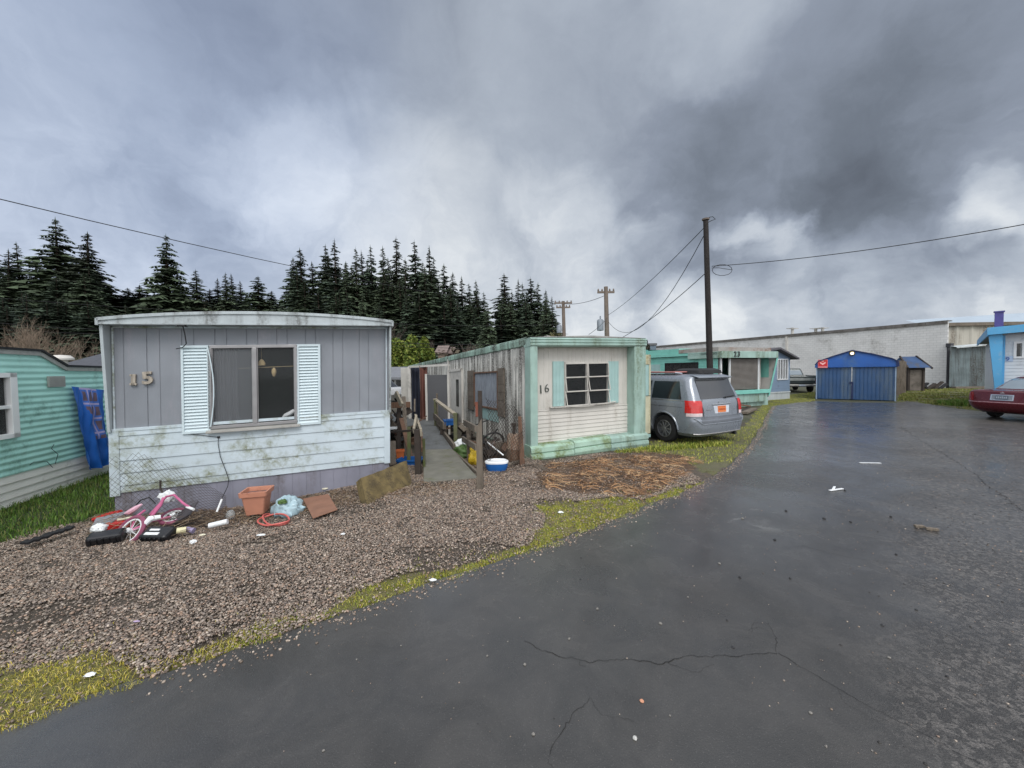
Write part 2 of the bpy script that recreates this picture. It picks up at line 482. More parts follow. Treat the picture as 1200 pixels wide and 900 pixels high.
idx = np.arange(nyr * nxr).reshape(nyr, nxr)
F = np.stack([idx[:-1, :-1].ravel(), idx[:-1, 1:].ravel(), idx[1:, 1:].ravel(), idx[1:, :-1].ravel()], 1)
lawn, moss, straw, grav, mid = wgt(GX, GY)
grass = lin(86, 92, 58); cols = np.zeros((nyr * nxr, 4)); cols[:] = lin(74, 78, 52)
def setc(mask, c, c2=None):
    mk = mask.ravel(); n = mk.sum(); t = rng.random((n, 1))
    cols[mk] = np.array(c) * (1 - t) + np.array(c2 or c) * t
hill = (GY > 62); setc(hill, lin(34, 40, 26), lin(48, 46, 32))
yard = (GX > -30) & (GX < 8) & (GY > 5) & (GY < 30); setc(yard, lin(62, 58, 44), lin(84, 78, 60))
setc(grav, lin(108, 96, 84), lin(86, 76, 66)); setc(lawn, lin(50, 70, 26), lin(62, 84, 32)); setc(mid, lin(104, 108, 58), lin(122, 118, 84))
setc(moss, lin(120, 118, 50), lin(134, 126, 78)); setc(straw, lin(84, 62, 48), lin(124, 94, 68))
cols[:, 3] = 1
gm, nt, b = newmat('ground')
a = nt.node('ShaderNodeVertexColor'); a.layer_name = 'tint'
co = nt.coord('Object')
n1 = nt.noise(co, 1.7, 8, 0.65); n2 = nt.noise(co, 38, 5, 0.7)
c = nt.mix(nt.ramp(n2, 0.3, 0.72, 0.55, 0.0), a.outputs[0], (0.02, 0.018, 0.014, 1))
c = nt.mix(nt.ramp(n1, 0.42, 0.66, 0.0, 0.45), c, (0.12, 0.105, 0.085, 1))
nt.link(c, b.inputs['Base Color']); b.inputs['Roughness'].default_value = 0.85
bn = nt.node('ShaderNodeBump'); bn.inputs['Strength'].default_value = 0.9; bn.inputs['Distance'].default_value = 0.03
nt.link(nt.noise(co, 55, 4, 0.7), bn.inputs['Height']); nt.link(bn.outputs[0], b.inputs['Normal'])
ground = npmesh('ground', V, F, gm, cols, smooth=True); tag(ground, kind='structure')

# ------------------------------------------------------------------ road
res = delaunay_2d_cdt([Vector(p) for p in road_poly], [], [list(range(len(road_poly)))], 1, 1e-5)
mb = MB(); mb.v = [(v.x, v.y, 0.0) for v in res[0]]; mb.f = [tuple(f) for f in res[2]]; mb.m = [0] * len(mb.f)
rm, nt, b = newmat('asphalt')
co = nt.coord('Object')
big = nt.noise(co, 0.35, 6, 0.6, 0.4); med = nt.noise(co, 2.2, 8, 0.66, 0.6); fin_ = nt.noise(co, 90, 3, 0.7)
sepx = nt.node('ShaderNodeSeparateXYZ'); nt.link(co, sepx.inputs[0])
A1, A2 = G(1045, 480), G(1060, 900)
dx, dy = (A2 - A1).x, (A2 - A1).y; L = math.hypot(dx, dy); nx, ny = -dy / L, dx / L
side = nt.math('ADD', nt.math('ADD', nt.math('MULTIPLY', sepx.outputs[0], nx), nt.math('MULTIPLY', sepx.outputs[1], ny)), -(A1.x * nx + A1.y * ny))
side = nt.math('ADD', side, nt.math('MULTIPLY', nt.math('SUBTRACT', nt.noise(co, 0.8, 6, 0.6), 0.5), 2.2))
old = nt.ramp(side, -0.35, 0.5)
new_c = nt.mix(nt.ramp(med, 0.3, 0.7), (0.042, 0.040, 0.037, 1), (0.062, 0.058, 0.053, 1))
vcell = nt.vor(co, 42, 'F1', 1); vsep = nt.node('ShaderNodeSeparateColor'); nt.link(vcell, vsep.inputs[0])
old_c = nt.mix(nt.math('MULTIPLY', nt.ramp(vsep.outputs[0], 0.25, 0.95), nt.ramp(fin_, 0.3, 0.6)), (0.042, 0.038, 0.034, 1), (0.165, 0.150, 0.135, 1))
old_c = nt.mix(nt.ramp(med, 0.35, 0.68), nt.mix(0.5, old_c, (0.03, 0.028, 0.026, 1)), old_c)
c = nt.mix(old, new_c, old_c)
spk = nt.vor(co, 75); c = nt.mix(nt.ramp(spk, 0.10, 0.19, 0.30, 0.0), c, (0.22, 0.21, 0.2, 1))
# pale scuff on the asphalt and dirt at the verge
sc_ = G(885, 607)
vm = nt.node('ShaderNodeVectorMath', operation='DISTANCE'); nt.link(co, vm.inputs[0]); vm.inputs[1].default_value = tuple(sc_)
sm = nt.math('MULTIPLY', nt.ramp(vm.outputs['Value'], 0.1, 0.5, 1, 0), nt.ramp(med, 0.5, 0.62))
c = nt.mix(nt.math('MULTIPLY', sm, 0.5), c, (0.3, 0.3, 0.29, 1))
nt.link(c, b.inputs['Base Color'])
wet = nt.ramp(big, 0.3, 0.7)
rough = nt.math('SUBTRACT', 0.37, nt.math('MULTIPLY', wet, 0.13))
rough = nt.math('ADD', rough, nt.math('MULTIPLY', old, 0.10))
nt.link(nt.math('ADD', rough, nt.math('MULTIPLY', nt.math('SUBTRACT', med, 0.5), 0.20)), b.inputs['Roughness'])
b.inputs['Specular IOR Level'].default_value = 0.5
nt.link(nt.math('MULTIPLY', nt.ramp(nt.noise(co, 0.55, 7, 0.62, 0.5), 0.32, 0.62, 0.25, 1.0), nt.ramp(old, 0, 1, 1.0, 0.45)), b.inputs['Coat Weight']); nt.link(nt.ramp(med, 0.35, 0.65, 0.16, 0.30), b.inputs['Coat Roughness']); b.inputs['Coat IOR'].default_value = 1.4
bn = nt.node('ShaderNodeBump'); bn.inputs['Distance'].default_value = 0.004
nt.link(nt.math('ADD', nt.math('MULTIPLY', old, 0.55), 0.30), bn.inputs['Strength'])
vv = nt.vor(co, 110); nt.link(nt.math('ADD', vv, nt.math('MULTIPLY', nt.noise(co, 260, 2), 0.6)), bn.inputs['Height']); nt.link(bn.outputs[0], b.inputs['Normal'])
road = mb.build('road', rm); tag(road, kind='structure')

# cracks in the asphalt: thin dark ribbons a few mm above it
mb = MB()
def crack(pts, w, amp=0.02, branch=True, world=False):
    w = w * .62 if branch else w
    P = pts if world else [G(*p)[:2] for p in pts]; P = jag(P, 0.022, amp)
    P = [(x + 0.010 * noise.noise(Vector((x * 23, y * 23, 3))) + random.uniform(-.003, .003), y + 0.016 * noise.noise(Vector((x * 23, y * 23, 8))) + random.uniform(-.003, .003)) for x, y in P]
    if branch:
        for _ in range(max(2, len(P) // 22)):
            q = random.choice(P); a = random.uniform(0, 6.28); l = random.uniform(.05, .3); crack([q, (q[0] + math.cos(a) * l * .5, q[1] + math.sin(a) * l * .5), (q[0] + math.cos(a + .6) * l, q[1] + math.sin(a + .6) * l)], w * .45, .02, False, True)
    k = len(P)
    for i in range(k - 1):
        p, q = Vector(P[i]), Vector(P[i + 1]); d = (q - p)
        if d.length < 1e-5: continue
        n = Vector((-d.y, d.x)).normalized(); a = w * (0.35 + 0.9 * abs(noise.noise(Vector((p.x * 6, p.y * 6, 1))))); bb = w * (0.35 + 0.9 * abs(noise.noise(Vector((q.x * 6, q.y * 6, 1)))))
        mb.add([(*(p - n * a), .003), (*(p + n * a), .003), (*(q + n * bb), .003), (*(q - n * bb), .003)], [(3, 2, 1, 0)])
crack([(615, 752), (650, 768), (690, 775), (740, 772), (775, 776), (800, 768), (860, 770), (910, 766)], 0.0045)
crack([(910, 766), (960, 793), (1020, 828), (1080, 860), (1150, 897)], 0.0035)
crack([(690, 818), (672, 838), (655, 860), (645, 885)], 0.0028)
crack([(912, 766), (912, 748), (902, 730)], 0.0025)
crack([(1055, 500), (1085, 520), (1120, 540), (1160, 570), (1215, 610)], 0.009, 0.05)
crack([(940, 640), (1000, 655), (1060, 662)], 0.003)
cm = mat('crack', lin(26, 25, 24), 0.9, 0.2)
tag(mb.build('road_crack', cm), kind='structure')

# ------------------------------------------------------------------ gravel
def in_front(X, Y):  # coarse test: only stones the picture can show, plus a margin
    return (Y > 0.9) & (np.abs(X) < Y * 1.75 + 0.8)
def chips(N, box, test, smin, smax, palette, zoff=0.0, flat=0.55):
    X = rng.uniform(box[0], box[1], N); Y = rng.uniform(box[2], box[3], N)
    k = test(X, Y); X = X[k]; Y = Y[k]; n = len(X)
    s = smin + (smax - smin) * rng.random(n) ** 2.2
    cube = np.array([(x, y, z) for x in (-1, 1) for y in (-1, 1) for z in (-1, 1)], float)
    fc = np.array([(0, 1, 3, 2), (4, 6, 7, 5), (0, 4, 5, 1), (2, 3, 7, 6), (0, 2, 6, 4), (1, 5, 7, 3)])
    P = cube[None] * 0.5 * (1 + rng.uniform(-0.42, 0.25, (n, 8, 3)))
    P[:, :, 1] *= rng.uniform(0.55, 0.95, (n, 1)); P[:, :, 2] *= flat * rng.uniform(0.7, 1.2, (n, 1))
    P *= s[:, None, None]
    az = rng.uniform(0, 2 * PI, n); tx = rng.normal(0, 0.28, n)
    ct, st = np.cos(tx), np.sin(tx)
    y = P[:, :, 1] * ct[:, None] - P[:, :, 2] * st[:, None]; z = P[:, :, 1] * st[:, None] + P[:, :, 2] * ct[:, None]
    ca, sa = np.cos(az), np.sin(az); x = P[:, :, 0]
    P2 = np.stack([x * ca[:, None] - y * sa[:, None] + X[:, None], x * sa[:, None] + y * ca[:, None] + Y[:, None],
                   z + (gh(X, Y) + zoff + rng.uniform(-0.004, 0.012, n))[:, None]], 2)
    Fa = (fc[None] + (np.arange(n) * 8)[:, None, None]).reshape(-1, 4)
    pal = np.array(palette); cc = pal[rng.integers(0, len(pal), n)] * rng.uniform(0.82, 1.42, (n, 1)); cc[:, 3] = 1
    return P2.reshape(-1, 3), Fa, np.repeat(cc, 8, 0)
stone_pal = [lin(150, 136, 122), lin(134, 122, 112), lin(114, 104, 98), lin(164, 150, 136), lin(148, 128, 114), lin(124, 110, 98), lin(108, 98, 90), lin(176, 162, 148), lin(142, 130, 120), lin(106, 94, 84), lin(158, 134, 116)]
stone_m = vcolmat('stone', 0.55)
def mudmask(X, Y):
    v = np.array([noise.noise(Vector((x * .9, y * 1.4, 31))) + .4 * noise.noise(Vector((x * 4, y * 5, 32))) + (.32 if (y > 5.9 + .1 * x and x > -1.6) else 0) for x, y in zip(X, Y)])
    return v < .30
def tg(X, Y):
    k = in_front(X, Y)
    Xw, Yw = warp(X, Y, 0.16, 2.3, 1)
    g = pip(gravel_p, X, Y) & ~pip(road_poly, X, Y)
    ms = pip(moss_p, Xw, Yw) | pip(strip2_p, Xw, Yw); st = pip(straw_p, Xw, Yw)
    soil = ((X + 3.6) / 1.9) ** 2 + ((Y - 5.35) / 0.42) ** 2 < 1
    r = rng.random(X.shape)
    return k & g & (~ms | (r < 0.10)) & (~st | (r < 0.07)) & (~soil | (r < 0.35)) & (mudmask(X, Y) | (r < 0.30)) & ((Y < 7.2) | (X > -1.2) | (r < .5))
v1, f1, c1 = chips(600000, (-9.5, 3.2, 1.2, 8.6), tg, 0.0075, 0.023, stone_pal, 0.0)
gravel = npmesh('gravel', v1, f1, stone_m, c1); tag(gravel, 'grey brown crushed gravel covering the yard in front of the trailers', 'gravel', kind='stuff')
# loose grit along the road's edge
E = np.array(edge_w); seg = rng.integers(200, len(E) - 1, 5000)
def edge_test(X, Y): return in_front(X, Y) & pip(road_poly, X, Y)
vv_, ff_, cc_ = [], [], []
base_n = 0
ex = E[seg, 0] + np.abs(rng.normal(0, 0.10, 5000)) * 0.5; ey = E[seg, 1] - np.abs(rng.normal(0, 0.10, 5000))
def fixed(X, Y, smin, smax, pal, zoff):
    global rng
    holder = {'i': 0}
    class _:  pass
    n = len(X); s = smin + (smax - smin) * rng.random(n) ** 2.5
    cube = np.array([(x, y, z) for x in (-1, 1) for y in (-1, 1) for z in (-1, 1)], float)
    fc = np.array([(0, 1, 3, 2), (4, 6, 7, 5), (0, 4, 5, 1), (2, 3, 7, 6), (0, 2, 6, 4), (1, 5, 7, 3)])
    P = cube[None] * 0.5 * (1 + rng.uniform(-0.4, 0.25, (n, 8, 3))); P[:, :, 2] *= 0.55; P *= s[:, None, None]
    az = rng.uniform(0, 2 * PI, n); ca, sa = np.cos(az), np.sin(az)
    x, y = P[:, :, 0], P[:, :, 1]
    P2 = np.stack([x * ca[:, None] - y * sa[:, None] + X[:, None], x * sa[:, None] + y * ca[:, None] + Y[:, None], P[:, :, 2] + (s * 0.2 + zoff)[:, None]], 2)
    Fa = (fc[None] + (np.arange(n) * 8)[:, None, None]).reshape(-1, 4)
    pal = np.array(pal); cc = pal[rng.integers(0, len(pal), n)] * rng.uniform(0.82, 1.42, (n, 1)); cc[:, 3] = 1
    return P2.reshape(-1, 3), Fa, np.repeat(cc, 8, 0)
v2, f2, c2 = fixed(ex, ey, 0.003, 0.018, stone_pal, 0.0)
xr = rng.uniform(-1.5, 7.5, 1500); yr = rng.uniform(1.2, 9, 1500)
kk = in_front(xr, yr) & pip(road_poly, xr, yr); v3, f3, c3 = fixed(xr[kk], yr[kk], 0.003, 0.009, stone_pal, 0.0)
o = npmesh('grit', np.concatenate([v2, v3]), np.concatenate([f2, f3 + len(v2)]), stone_m, np.concatenate([c2, c3]))
tag(o, 'fine grit scattered over the asphalt and along its broken edge', 'grit', kind='stuff')

# ------------------------------------------------------------------ grass blades
def blades(X, Y, h, w, palette, lean=0.5, zoff=-0.01, seg=2, tintvar=0.3):
    n = len(X); az = rng.uniform(0, 2 * PI, n); hh = h * rng.uniform(0.45, 1.15, n); ww = w * rng.uniform(0.6, 1.2, n)
    ld = rng.uniform(0, 2 * PI, n); lm = hh * lean * rng.random(n)
    z0 = gh(X, Y) + zoff
    ax, ay = np.cos(az) * ww / 2, np.sin(az) * ww / 2
    lx, ly = np.cos(ld) * lm, np.sin(ld) * lm
    P = np.zeros((n, 5, 3))
    P[:, 0] = np.stack([X - ax, Y - ay, z0], 1); P[:, 1] = np.stack([X + ax, Y + ay, z0], 1)
    P[:, 2] = np.stack([X + ax * .7 + lx * .35, Y + ay * .7 + ly * .35, z0 + hh * .6], 1)
    P[:, 3] = np.stack([X - ax * .7 + lx * .35, Y - ay * .7 + ly * .35, z0 + hh * .6], 1)
    P[:, 4] = np.stack([X + lx, Y + ly, z0 + hh * (1 - 0.25 * lm / np.maximum(hh, 1e-6))], 1)
    i = np.arange(n) * 5
    T = np.concatenate([np.stack([i, i + 1, i + 2], 1), np.stack([i, i + 2, i + 3], 1), np.stack([i + 3, i + 2, i + 4], 1)])
    pal = np.array(palette); cc = pal[rng.integers(0, len(pal), n)] * rng.uniform(1 - tintvar, 1 + tintvar, (n, 1)); cc[:, 3] = 1
    return P.reshape(-1, 3), T, np.repeat(cc, 5, 0)
def scatter(N, box, test):
    X = rng.uniform(box[0], box[1], N); Y = rng.uniform(box[2], box[3], N); k = test(X, Y); return X[k], Y[k]
def clump(X, Y, f=5, th=0.0, seed=3):
    v = np.array([noise.noise(Vector((x * f, y * f, seed))) + 0.5 * noise.noise(Vector((x * f * 3, y * f * 3, seed))) for x, y in zip(X, Y)])
    return v > th + rng.normal(0, 0.12, len(v))
def t_lawn(X, Y):
    Xw, Yw = warp(X, Y, 0.16, 2.3, 1); return pip(lawn_p, Xw, Yw) & (np.abs(X) < Y * 1.45 + .5)
def t_moss(X, Y):
    Xw, Yw = warp(X, Y, 0.16, 2.3, 1)
    k = (pip(moss_p, Xw, Yw) | pip(strip_p, Xw, Yw) | pip(strip2_p, Xw, Yw)) & in_front(X, Y)
    X2, Y2 = X[k], Y[k]; kk = clump(X2, Y2, 4, np.where(X2 < -2.0, -0.18, -0.02)); out = k.copy(); out[np.where(k)[0]] = kk; return out
gmat = vcolmat('grass_blade', 0.6)
gl = [lin(74, 104, 34), lin(88, 120, 44), lin(62, 90, 28), lin(100, 126, 56), lin(120, 122, 70)]
gy_ = [lin(174, 164, 60), lin(190, 176, 74), lin(142, 144, 56), lin(196, 182, 112), lin(136, 142, 48), lin(180, 164, 98), lin(214, 194, 80)]
gg = [lin(140, 150, 60), lin(158, 162, 76), lin(118, 134, 50), lin(180, 174, 90), lin(112, 128, 42)]
X, Y = scatter(110000, (-13, -4, 4.2, 12), t_lawn)
o = npmesh('grass', *blades(X, Y, 0.10, 0.008, gl, 0.9)[:2], gmat, None)
bpy.data.objects.remove(o)
v, f, c = blades(X, Y, 0.10, 0.009, gl, 0.9)
tag(npmesh('grass', v, f, gmat, c), 'lush green lawn grass beside the turquoise trailer', 'grass', kind='stuff')
X, Y = scatter(520000, (-6, 3.5, 1.2, 8), t_moss)
Xa, Ya = scatter(520000, (-6, 3.5, 1.2, 8), lambda X, Y: (lambda w: (pip(moss_p, *w) | pip(strip_p, *w) | pip(strip2_p, *w)) & in_front(X, Y) & ~pip(road_poly, X, Y))((X + rng.normal(0, .13, len(X)), Y + rng.normal(0, .13, len(Y)))))
ka = clump(Xa, Ya, 7, 0.16, 17); X = np.concatenate([X, Xa[ka]]); Y = np.concatenate([Y, Ya[ka]])
isn = X < -2.0
v, f, c = blades(X[isn], Y[isn], 0.038, 0.0042, gy_, 1.6)
v_, f_, c_ = blades(X[~isn], Y[~isn], 0.034, 0.005, gg + gy_[:2], 1.2)
tag(npmesh('grass', np.concatenate([v, v_]), np.concatenate([f, f_ + len(v)]), gmat, np.concatenate([c, c_])), 'yellow green mossy grass along the broken edge of the asphalt', 'grass', kind='stuff')
def t_mid(X, Y):
    Xw, Yw = warp(X, Y, 0.16, 2.3, 1)
    k = (pip(mid_p, Xw, Yw) | pip(far_p, X, Y)) & ~pip(road_poly, X, Y)
    out = k.copy(); out[np.where(k)[0]] = clump(X[k], Y[k], 2.2, -0.32, 8); return out
X, Y = scatter(260000, (2.5, 24, 7.5, 30), t_mid)
gk = [lin(160, 162, 66), lin(140, 148, 58), lin(172, 166, 90), lin(118, 130, 52)]
v, f, c = blades(X, Y, 0.045, 0.012, gk, 1.3)
tag(npmesh('grass', v, f, gmat, c), 'low mossy grass on the verge round the silver van', 'grass', kind='stuff')
def t_right(X, Y):
    k = pip(right_p, X, Y) & ~pip(road_poly, X, Y); out = k.copy(); out[np.where(k)[0]] = clump(X[k], Y[k], 0.9, -0.08, 4); return out
X, Y = scatter(120000, (19, 42, 14, 31), t_right)
v, f, c = blades(X, Y, 0.09, 0.03, [lin(120, 126, 60), lin(104, 116, 54), lin(136, 130, 78)], 1.2)
X, Y = scatter(60000, (20, 30, 15, 19.5), lambda X, Y: ((X - 20.8) / 2.3) ** 2 + ((Y - 17.3) / 0.9) ** 2 < 1)
v_, f_, c_ = blades(X, Y, 0.28, 0.025, gl, 0.8)
tag(npmesh('grass', np.concatenate([v, v_]), np.concatenate([f, f_ + len(v)]), gmat, np.concatenate([c, c_])), 'rough grass patch behind the dark red sedan', 'grass', kind='stuff')
# weeds at the edge between trailer and mid verge
# dead straw: long curved strands
def strands(X, Y, L, w, pal, hmax=0.05):
    n = len(X); k = 5; az = rng.uniform(0, 2 * PI, n); cv = rng.normal(0, 1.9, n); ln = L * rng.uniform(0.35, 1.1, n); h = hmax * rng.random(n)
    P = np.zeros((n, k + 1, 2, 3)); x = X.copy(); y = Y.copy()
    for i in range(k + 1):
        t = i / k; a = az + cv * t; px_, py_ = -np.sin(a) * w / 2, np.cos(a) * w / 2
        z = gh(x, y) + 0.004 + h * np.sin(PI * min(1, t * 1.1)) 
        P[:, i, 0] = np.stack([x - px_, y - py_, z], 1); P[:, i, 1] = np.stack([x + px_, y + py_, z + 0.003], 1)
        x = x + np.cos(a) * ln / k; y = y + np.sin(a) * ln / k
    i0 = np.arange(n)[:, None] * (k + 1) * 2 + np.arange(k)[None] * 2
    F = np.stack([i0, i0 + 1, i0 + 3, i0 + 2], 2).reshape(-1, 4)
    pal = np.array(pal); cc = pal[rng.integers(0, len(pal), n)] * rng.uniform(0.7, 1.2, (n, 1)); cc[:, 3] = 1
    return P.reshape(-1, 3), F, np.repeat(cc, (k + 1) * 2, 0)
def t_straw(X, Y):
    Xw, Yw = warp(X, Y, 0.3, 1.6, 1); k = pip(straw_p, Xw, Yw) & ~pip(road_poly, X, Y); out = k.copy(); out[np.where(k)[0]] = clump(X[k], Y[k], 1.6, -0.02, 12); return out
X, Y = scatter(34000, (0.2, 5.5, 5, 9.5), t_straw)
sm_ = vcolmat('straw', 0.7)
v, f, c = strands(X[:2000], Y[:2000], 0.30, 0.006, [lin(196, 150, 104), lin(168, 126, 88), lin(200, 168, 128), lin(136, 100, 72), lin(158, 128, 98), lin(110, 86, 68), lin(96, 78, 64)], 0.022)
tag(npmesh('straw', v, f, sm_, c), 'orange brown dead grass strands in front of trailer sixteen', 'straw', kind='stuff')
X, Y = scatter(9000, (-6, 0, 4.2, 6.6), lambda X, Y: ((X + 3.3) / 2.4) ** 2 + ((Y - (5.65 + 0.22 * (X + 3.3))) / 0.45) ** 2 < 1)
v, f, c = strands(X[:1500], Y[:1500], 0.22, 0.0035, [lin(128, 104, 82), lin(104, 84, 66), lin(150, 130, 104)], 0.05)
tag(npmesh('dead_grass', v, f, sm_, c), 'brown dead grass and roots along the skirting of trailer fifteen', 'dead grass', kind='stuff')
X, Y = scatter(9000, (-2.6, 3.6, 5.6, 9.2), lambda X, Y: pip(gravel_p, X, Y) & (Y > 6.2 + 0.15 * X))
v, f, c = strands(X[:1300], Y[:1300], 0.16, 0.004, [lin(128, 104, 82), lin(104, 84, 66), lin(150, 124, 94)], 0.02)
tag(npmesh('dead_grass', v, f, sm_, c), 'sparse brown plant litter on the soil before the ramp', 'plant litter', kind='stuff')
# crumbs of stone on the older, rougher asphalt and on the gravel's fringe
xr = rng.uniform(1.5, 14, 26000); yr = rng.uniform(1.3, 13, 26000)
sd_old = (xr * nx + yr * ny) - (A1.x * nx + A1.y * ny)
kk = (np.abs(xr) < yr * 1.45 + .5) & pip(road_poly, xr, yr) & (sd_old + rng.normal(0, .5, len(xr)) > 0.2)
v3, f3, c3 = fixed(xr[kk], yr[kk], 0.003, 0.012, stone_pal[3:] + [lin(60, 58, 56)] * 5, -0.001)
tag(npmesh('grit', v3, f3, stone_m, c3), 'coarse crumbs of stone over the older asphalt on the right', 'grit', kind='stuff')
# ------------------------------------------------------------------ frames of the trailers
class Frame:
    def __init__(s, x, y, z, yaw, roll=0, pit=0, lean=0):
        # an old trailer that has settled: out of square, its sills sloping while its posts stay nearly plumb
        s.M = Matrix.Translation((x, y, z)) @ Matrix.Rotation(yaw, 4, 'Z')
        s.S = Matrix(((1, 0, lean, 0), (0, 1, 0, 0), (math.tan(roll), math.tan(pit), 1, 0), (0, 0, 0, 1)))
        s.I0 = (s.M @ s.S).inverted()
        s.I = s.I0
    def _hit(s, px, py, ax, c):
        o = s.I @ Vector((0, 0, CAMH)); d = s.I.to_3x3() @ ray(px, py)
        t = (c - o[ax]) / d[ax]; return o + d * t
    def on(s, px, py, yl=0.0):
        p = s._hit(px, py, 1, yl); return p.x, p.z
    def side(s, px, py, xl=0.0):
        p = s._hit(px, py, 0, xl); return p.y, p.z
def settle(o, F):
    for ch in KIDS.get(o.name, []):
        if ch.data is not None: ch.data.transform(F.S); ch.data.update()
        settle(ch, F)
YAW = math.atan2(0.359, 0.933)
X_, Y_, Z_ = Vector((1, 0, 0)), Vector((0, 1, 0)), Vector((0, 0, 1))

def siding_front(mb, x0, x1, z0, z1, holes, kind, pitch, amp, y=0.0, m=None):
    """front wall facing -y with rectangular holes"""
    zs = sorted(set([z0, z1] + [h for H in holes for h in (H[2], H[3]) if z0 < h < z1]))
    for a, b in zip(zs[:-1], zs[1:]):
        xs = [x0]
        for H in sorted(holes):
            if H[2] <= a + 1e-6 and H[3] >= b - 1e-6: xs += [H[0], H[1]]
        xs.append(x1)
        for i in range(0, len(xs), 2):
            if xs[i + 1] - xs[i] > 1e-4:
                mb.panel((0, y, 0), X_, Z_, -Y_, xs[i], xs[i + 1], a, b, kind, pitch, amp, m)
def siding_side(mb, y0, y1, z0, z1, holes, kind, pitch, amp, x=0.0, N=-1, m=None):
    zs = sorted(set([z0, z1] + [h for H in holes for h in (H[2], H[3]) if z0 < h < z1]))
    for a, b in zip(zs[:-1], zs[1:]):
        xs = [y0]
        for H in sorted(holes):
            if H[2] <= a + 1e-6 and H[3] >= b - 1e-6: xs += [H[0], H[1]]
        xs.append(y1)
        for i in range(0, len(xs), 2):
            if xs[i + 1] - xs[i] > 1e-4:
                mb.panel((x, 0, 0), Y_, Z_, X_ * N, xs[i], xs[i + 1], a, b, kind, pitch, amp, m)

# materials
m_paleblue = mat('pale_blue_paint', lin(188, 200, 206), 0.55, 0.06, 2, 0.15, 60, dirt=lin(122, 126, 100), dirt_amt=0.56, dirt_scale=2.1, streak=False)
m_paleblue_clean = mat('pale_blue_metal', lin(196, 210, 214), 0.5, 0.04, 2, 0.1, 60, dirt=GRIME, dirt_amt=0.15, dirt_scale=3)
m_fascia = mat('fascia_metal', lin(172, 180, 182), 0.5, 0.10, 3, 0.2, 50, dirt=GRIME, dirt_amt=0.55, dirt_scale=2.6, streak=True)
m_purple = mat('grey_purple_boards', lin(130, 134, 140), 0.7, 0.08, 2.5, 0.25, 80, dirt=lin(160, 152, 158), dirt_amt=0.3, dirt_scale=2, streak=True)
m_skirt = mat('skirt_boards', lin(132, 132, 144), 0.75, 0.1, 3, 0.25, 80, dirt=lin(84, 74, 66), dirt_amt=0.45, dirt_scale=2, streak=True)
m_alu = mat('aluminium', lin(150, 148, 148), 0.4, 0.1, 6, metal=0.6)
m_alu2 = mat('weathered_aluminium', lin(168, 166, 160), 0.5, 0.1, 6, dirt=GRIME, dirt_amt=0.35, metal=0.35)
m_dark = mat('dark_interior', lin(34, 31, 30), 0.9)
m_roof = mat('roof_coating', lin(140, 140, 136), 0.8, dirt=GRIME, dirt_amt=0.6)
m_black = mat('black_rubber', lin(24, 24, 26), 0.6)
m_wire = mat('cable', lin(30, 30, 32), 0.7)
m_curtain = mat('curtain_cloth', lin(112, 112, 120), 0.9, 0.15, 2)
m_tan = mat('tan_ornament', lin(200, 176, 130), 0.8)
m_white = mat('white_plastic', lin(226, 228, 228), 0.45, 0.05)
m_wood_number = mat('number_wood', lin(168, 158, 144), 0.7, 0.12, 20, grain=(30, 30, 4))
g_win = glassmat('window_glass', (0.10, 0.11, 0.11, 1), 0.03, 0.14, 0.5)
g_haze = glassmat('hazy_window_glass', (0.16, 0.17, 0.18, 1), 0.25, 0.42, 0.4)

# ================================================================== trailer fifteen
F15 = Frame(-5.60, 5.30, -0.16, YAW, R(1.25), 0, .022)
T15 = thing('mobile_home', 'grey purple mobile home numbered 15 with pale blue shutters and lower siding', 'mobile home', M=F15.M)
W15 = F15.on(456, 540)[0]
zs_b = F15.on(126.5, 579)[1]; zs_t = F15.on(135.5, 505)[1]; ze = F15.on(133, 382)[1]
L15 = 11.0
wx0, wz1 = F15.on(244, 405); wx1, wz0 = F15.on(350, 495)
hole = (wx0, wx1, wz0, wz1)
mb = MB(); mb.T = Matrix.Identity(4)
siding_front(mb, 0.0, W15, zs_t, ze, [hole], 'board', 0.40, 0.007, 0.0, 0)
siding_front(mb, 0.0, W15, zs_b, zs_t - 0.0, [(wx0, wx1, wz0, wz1)], 'lap', (zs_t - zs_b) / 5 + 0.0001, 0.014, -0.012, 1)
siding_side(mb, 0, L15, zs_b, ze, [], 'hsine', 0.1, 0.006, 0.0, -1, 1)
siding_side(mb, 0, L15, zs_b, ze, [], 'hsine', 0.1, 0.006, W15, 1, 1)
mb.box(0, W15, L15, L15 + .03, zs_b, ze, 1)
mb.box(0.02, W15 - .02, 0.02, L15, zs_b - .02, zs_b + .02, 1)
mb.build('wall', [m_purple, m_paleblue], T15)
mb = MB(); mb.panel((0, -0.0, 0), X_, Z_, -Y_, 0.02, W15, -0.35, zs_b, 'groove', 0.2, 0.005)
siding_side(mb, 0, L15, -0.4, zs_b, [], 'groove', 0.2, 0.005, 0.02, -1); siding_side(mb, 0, L15, -0.4, zs_b, [], 'groove', 0.2, 0.005, W15 - .01, 1)
mb.build('skirting', m_skirt, T15, 'grey purple board skirting below the pale blue siding')
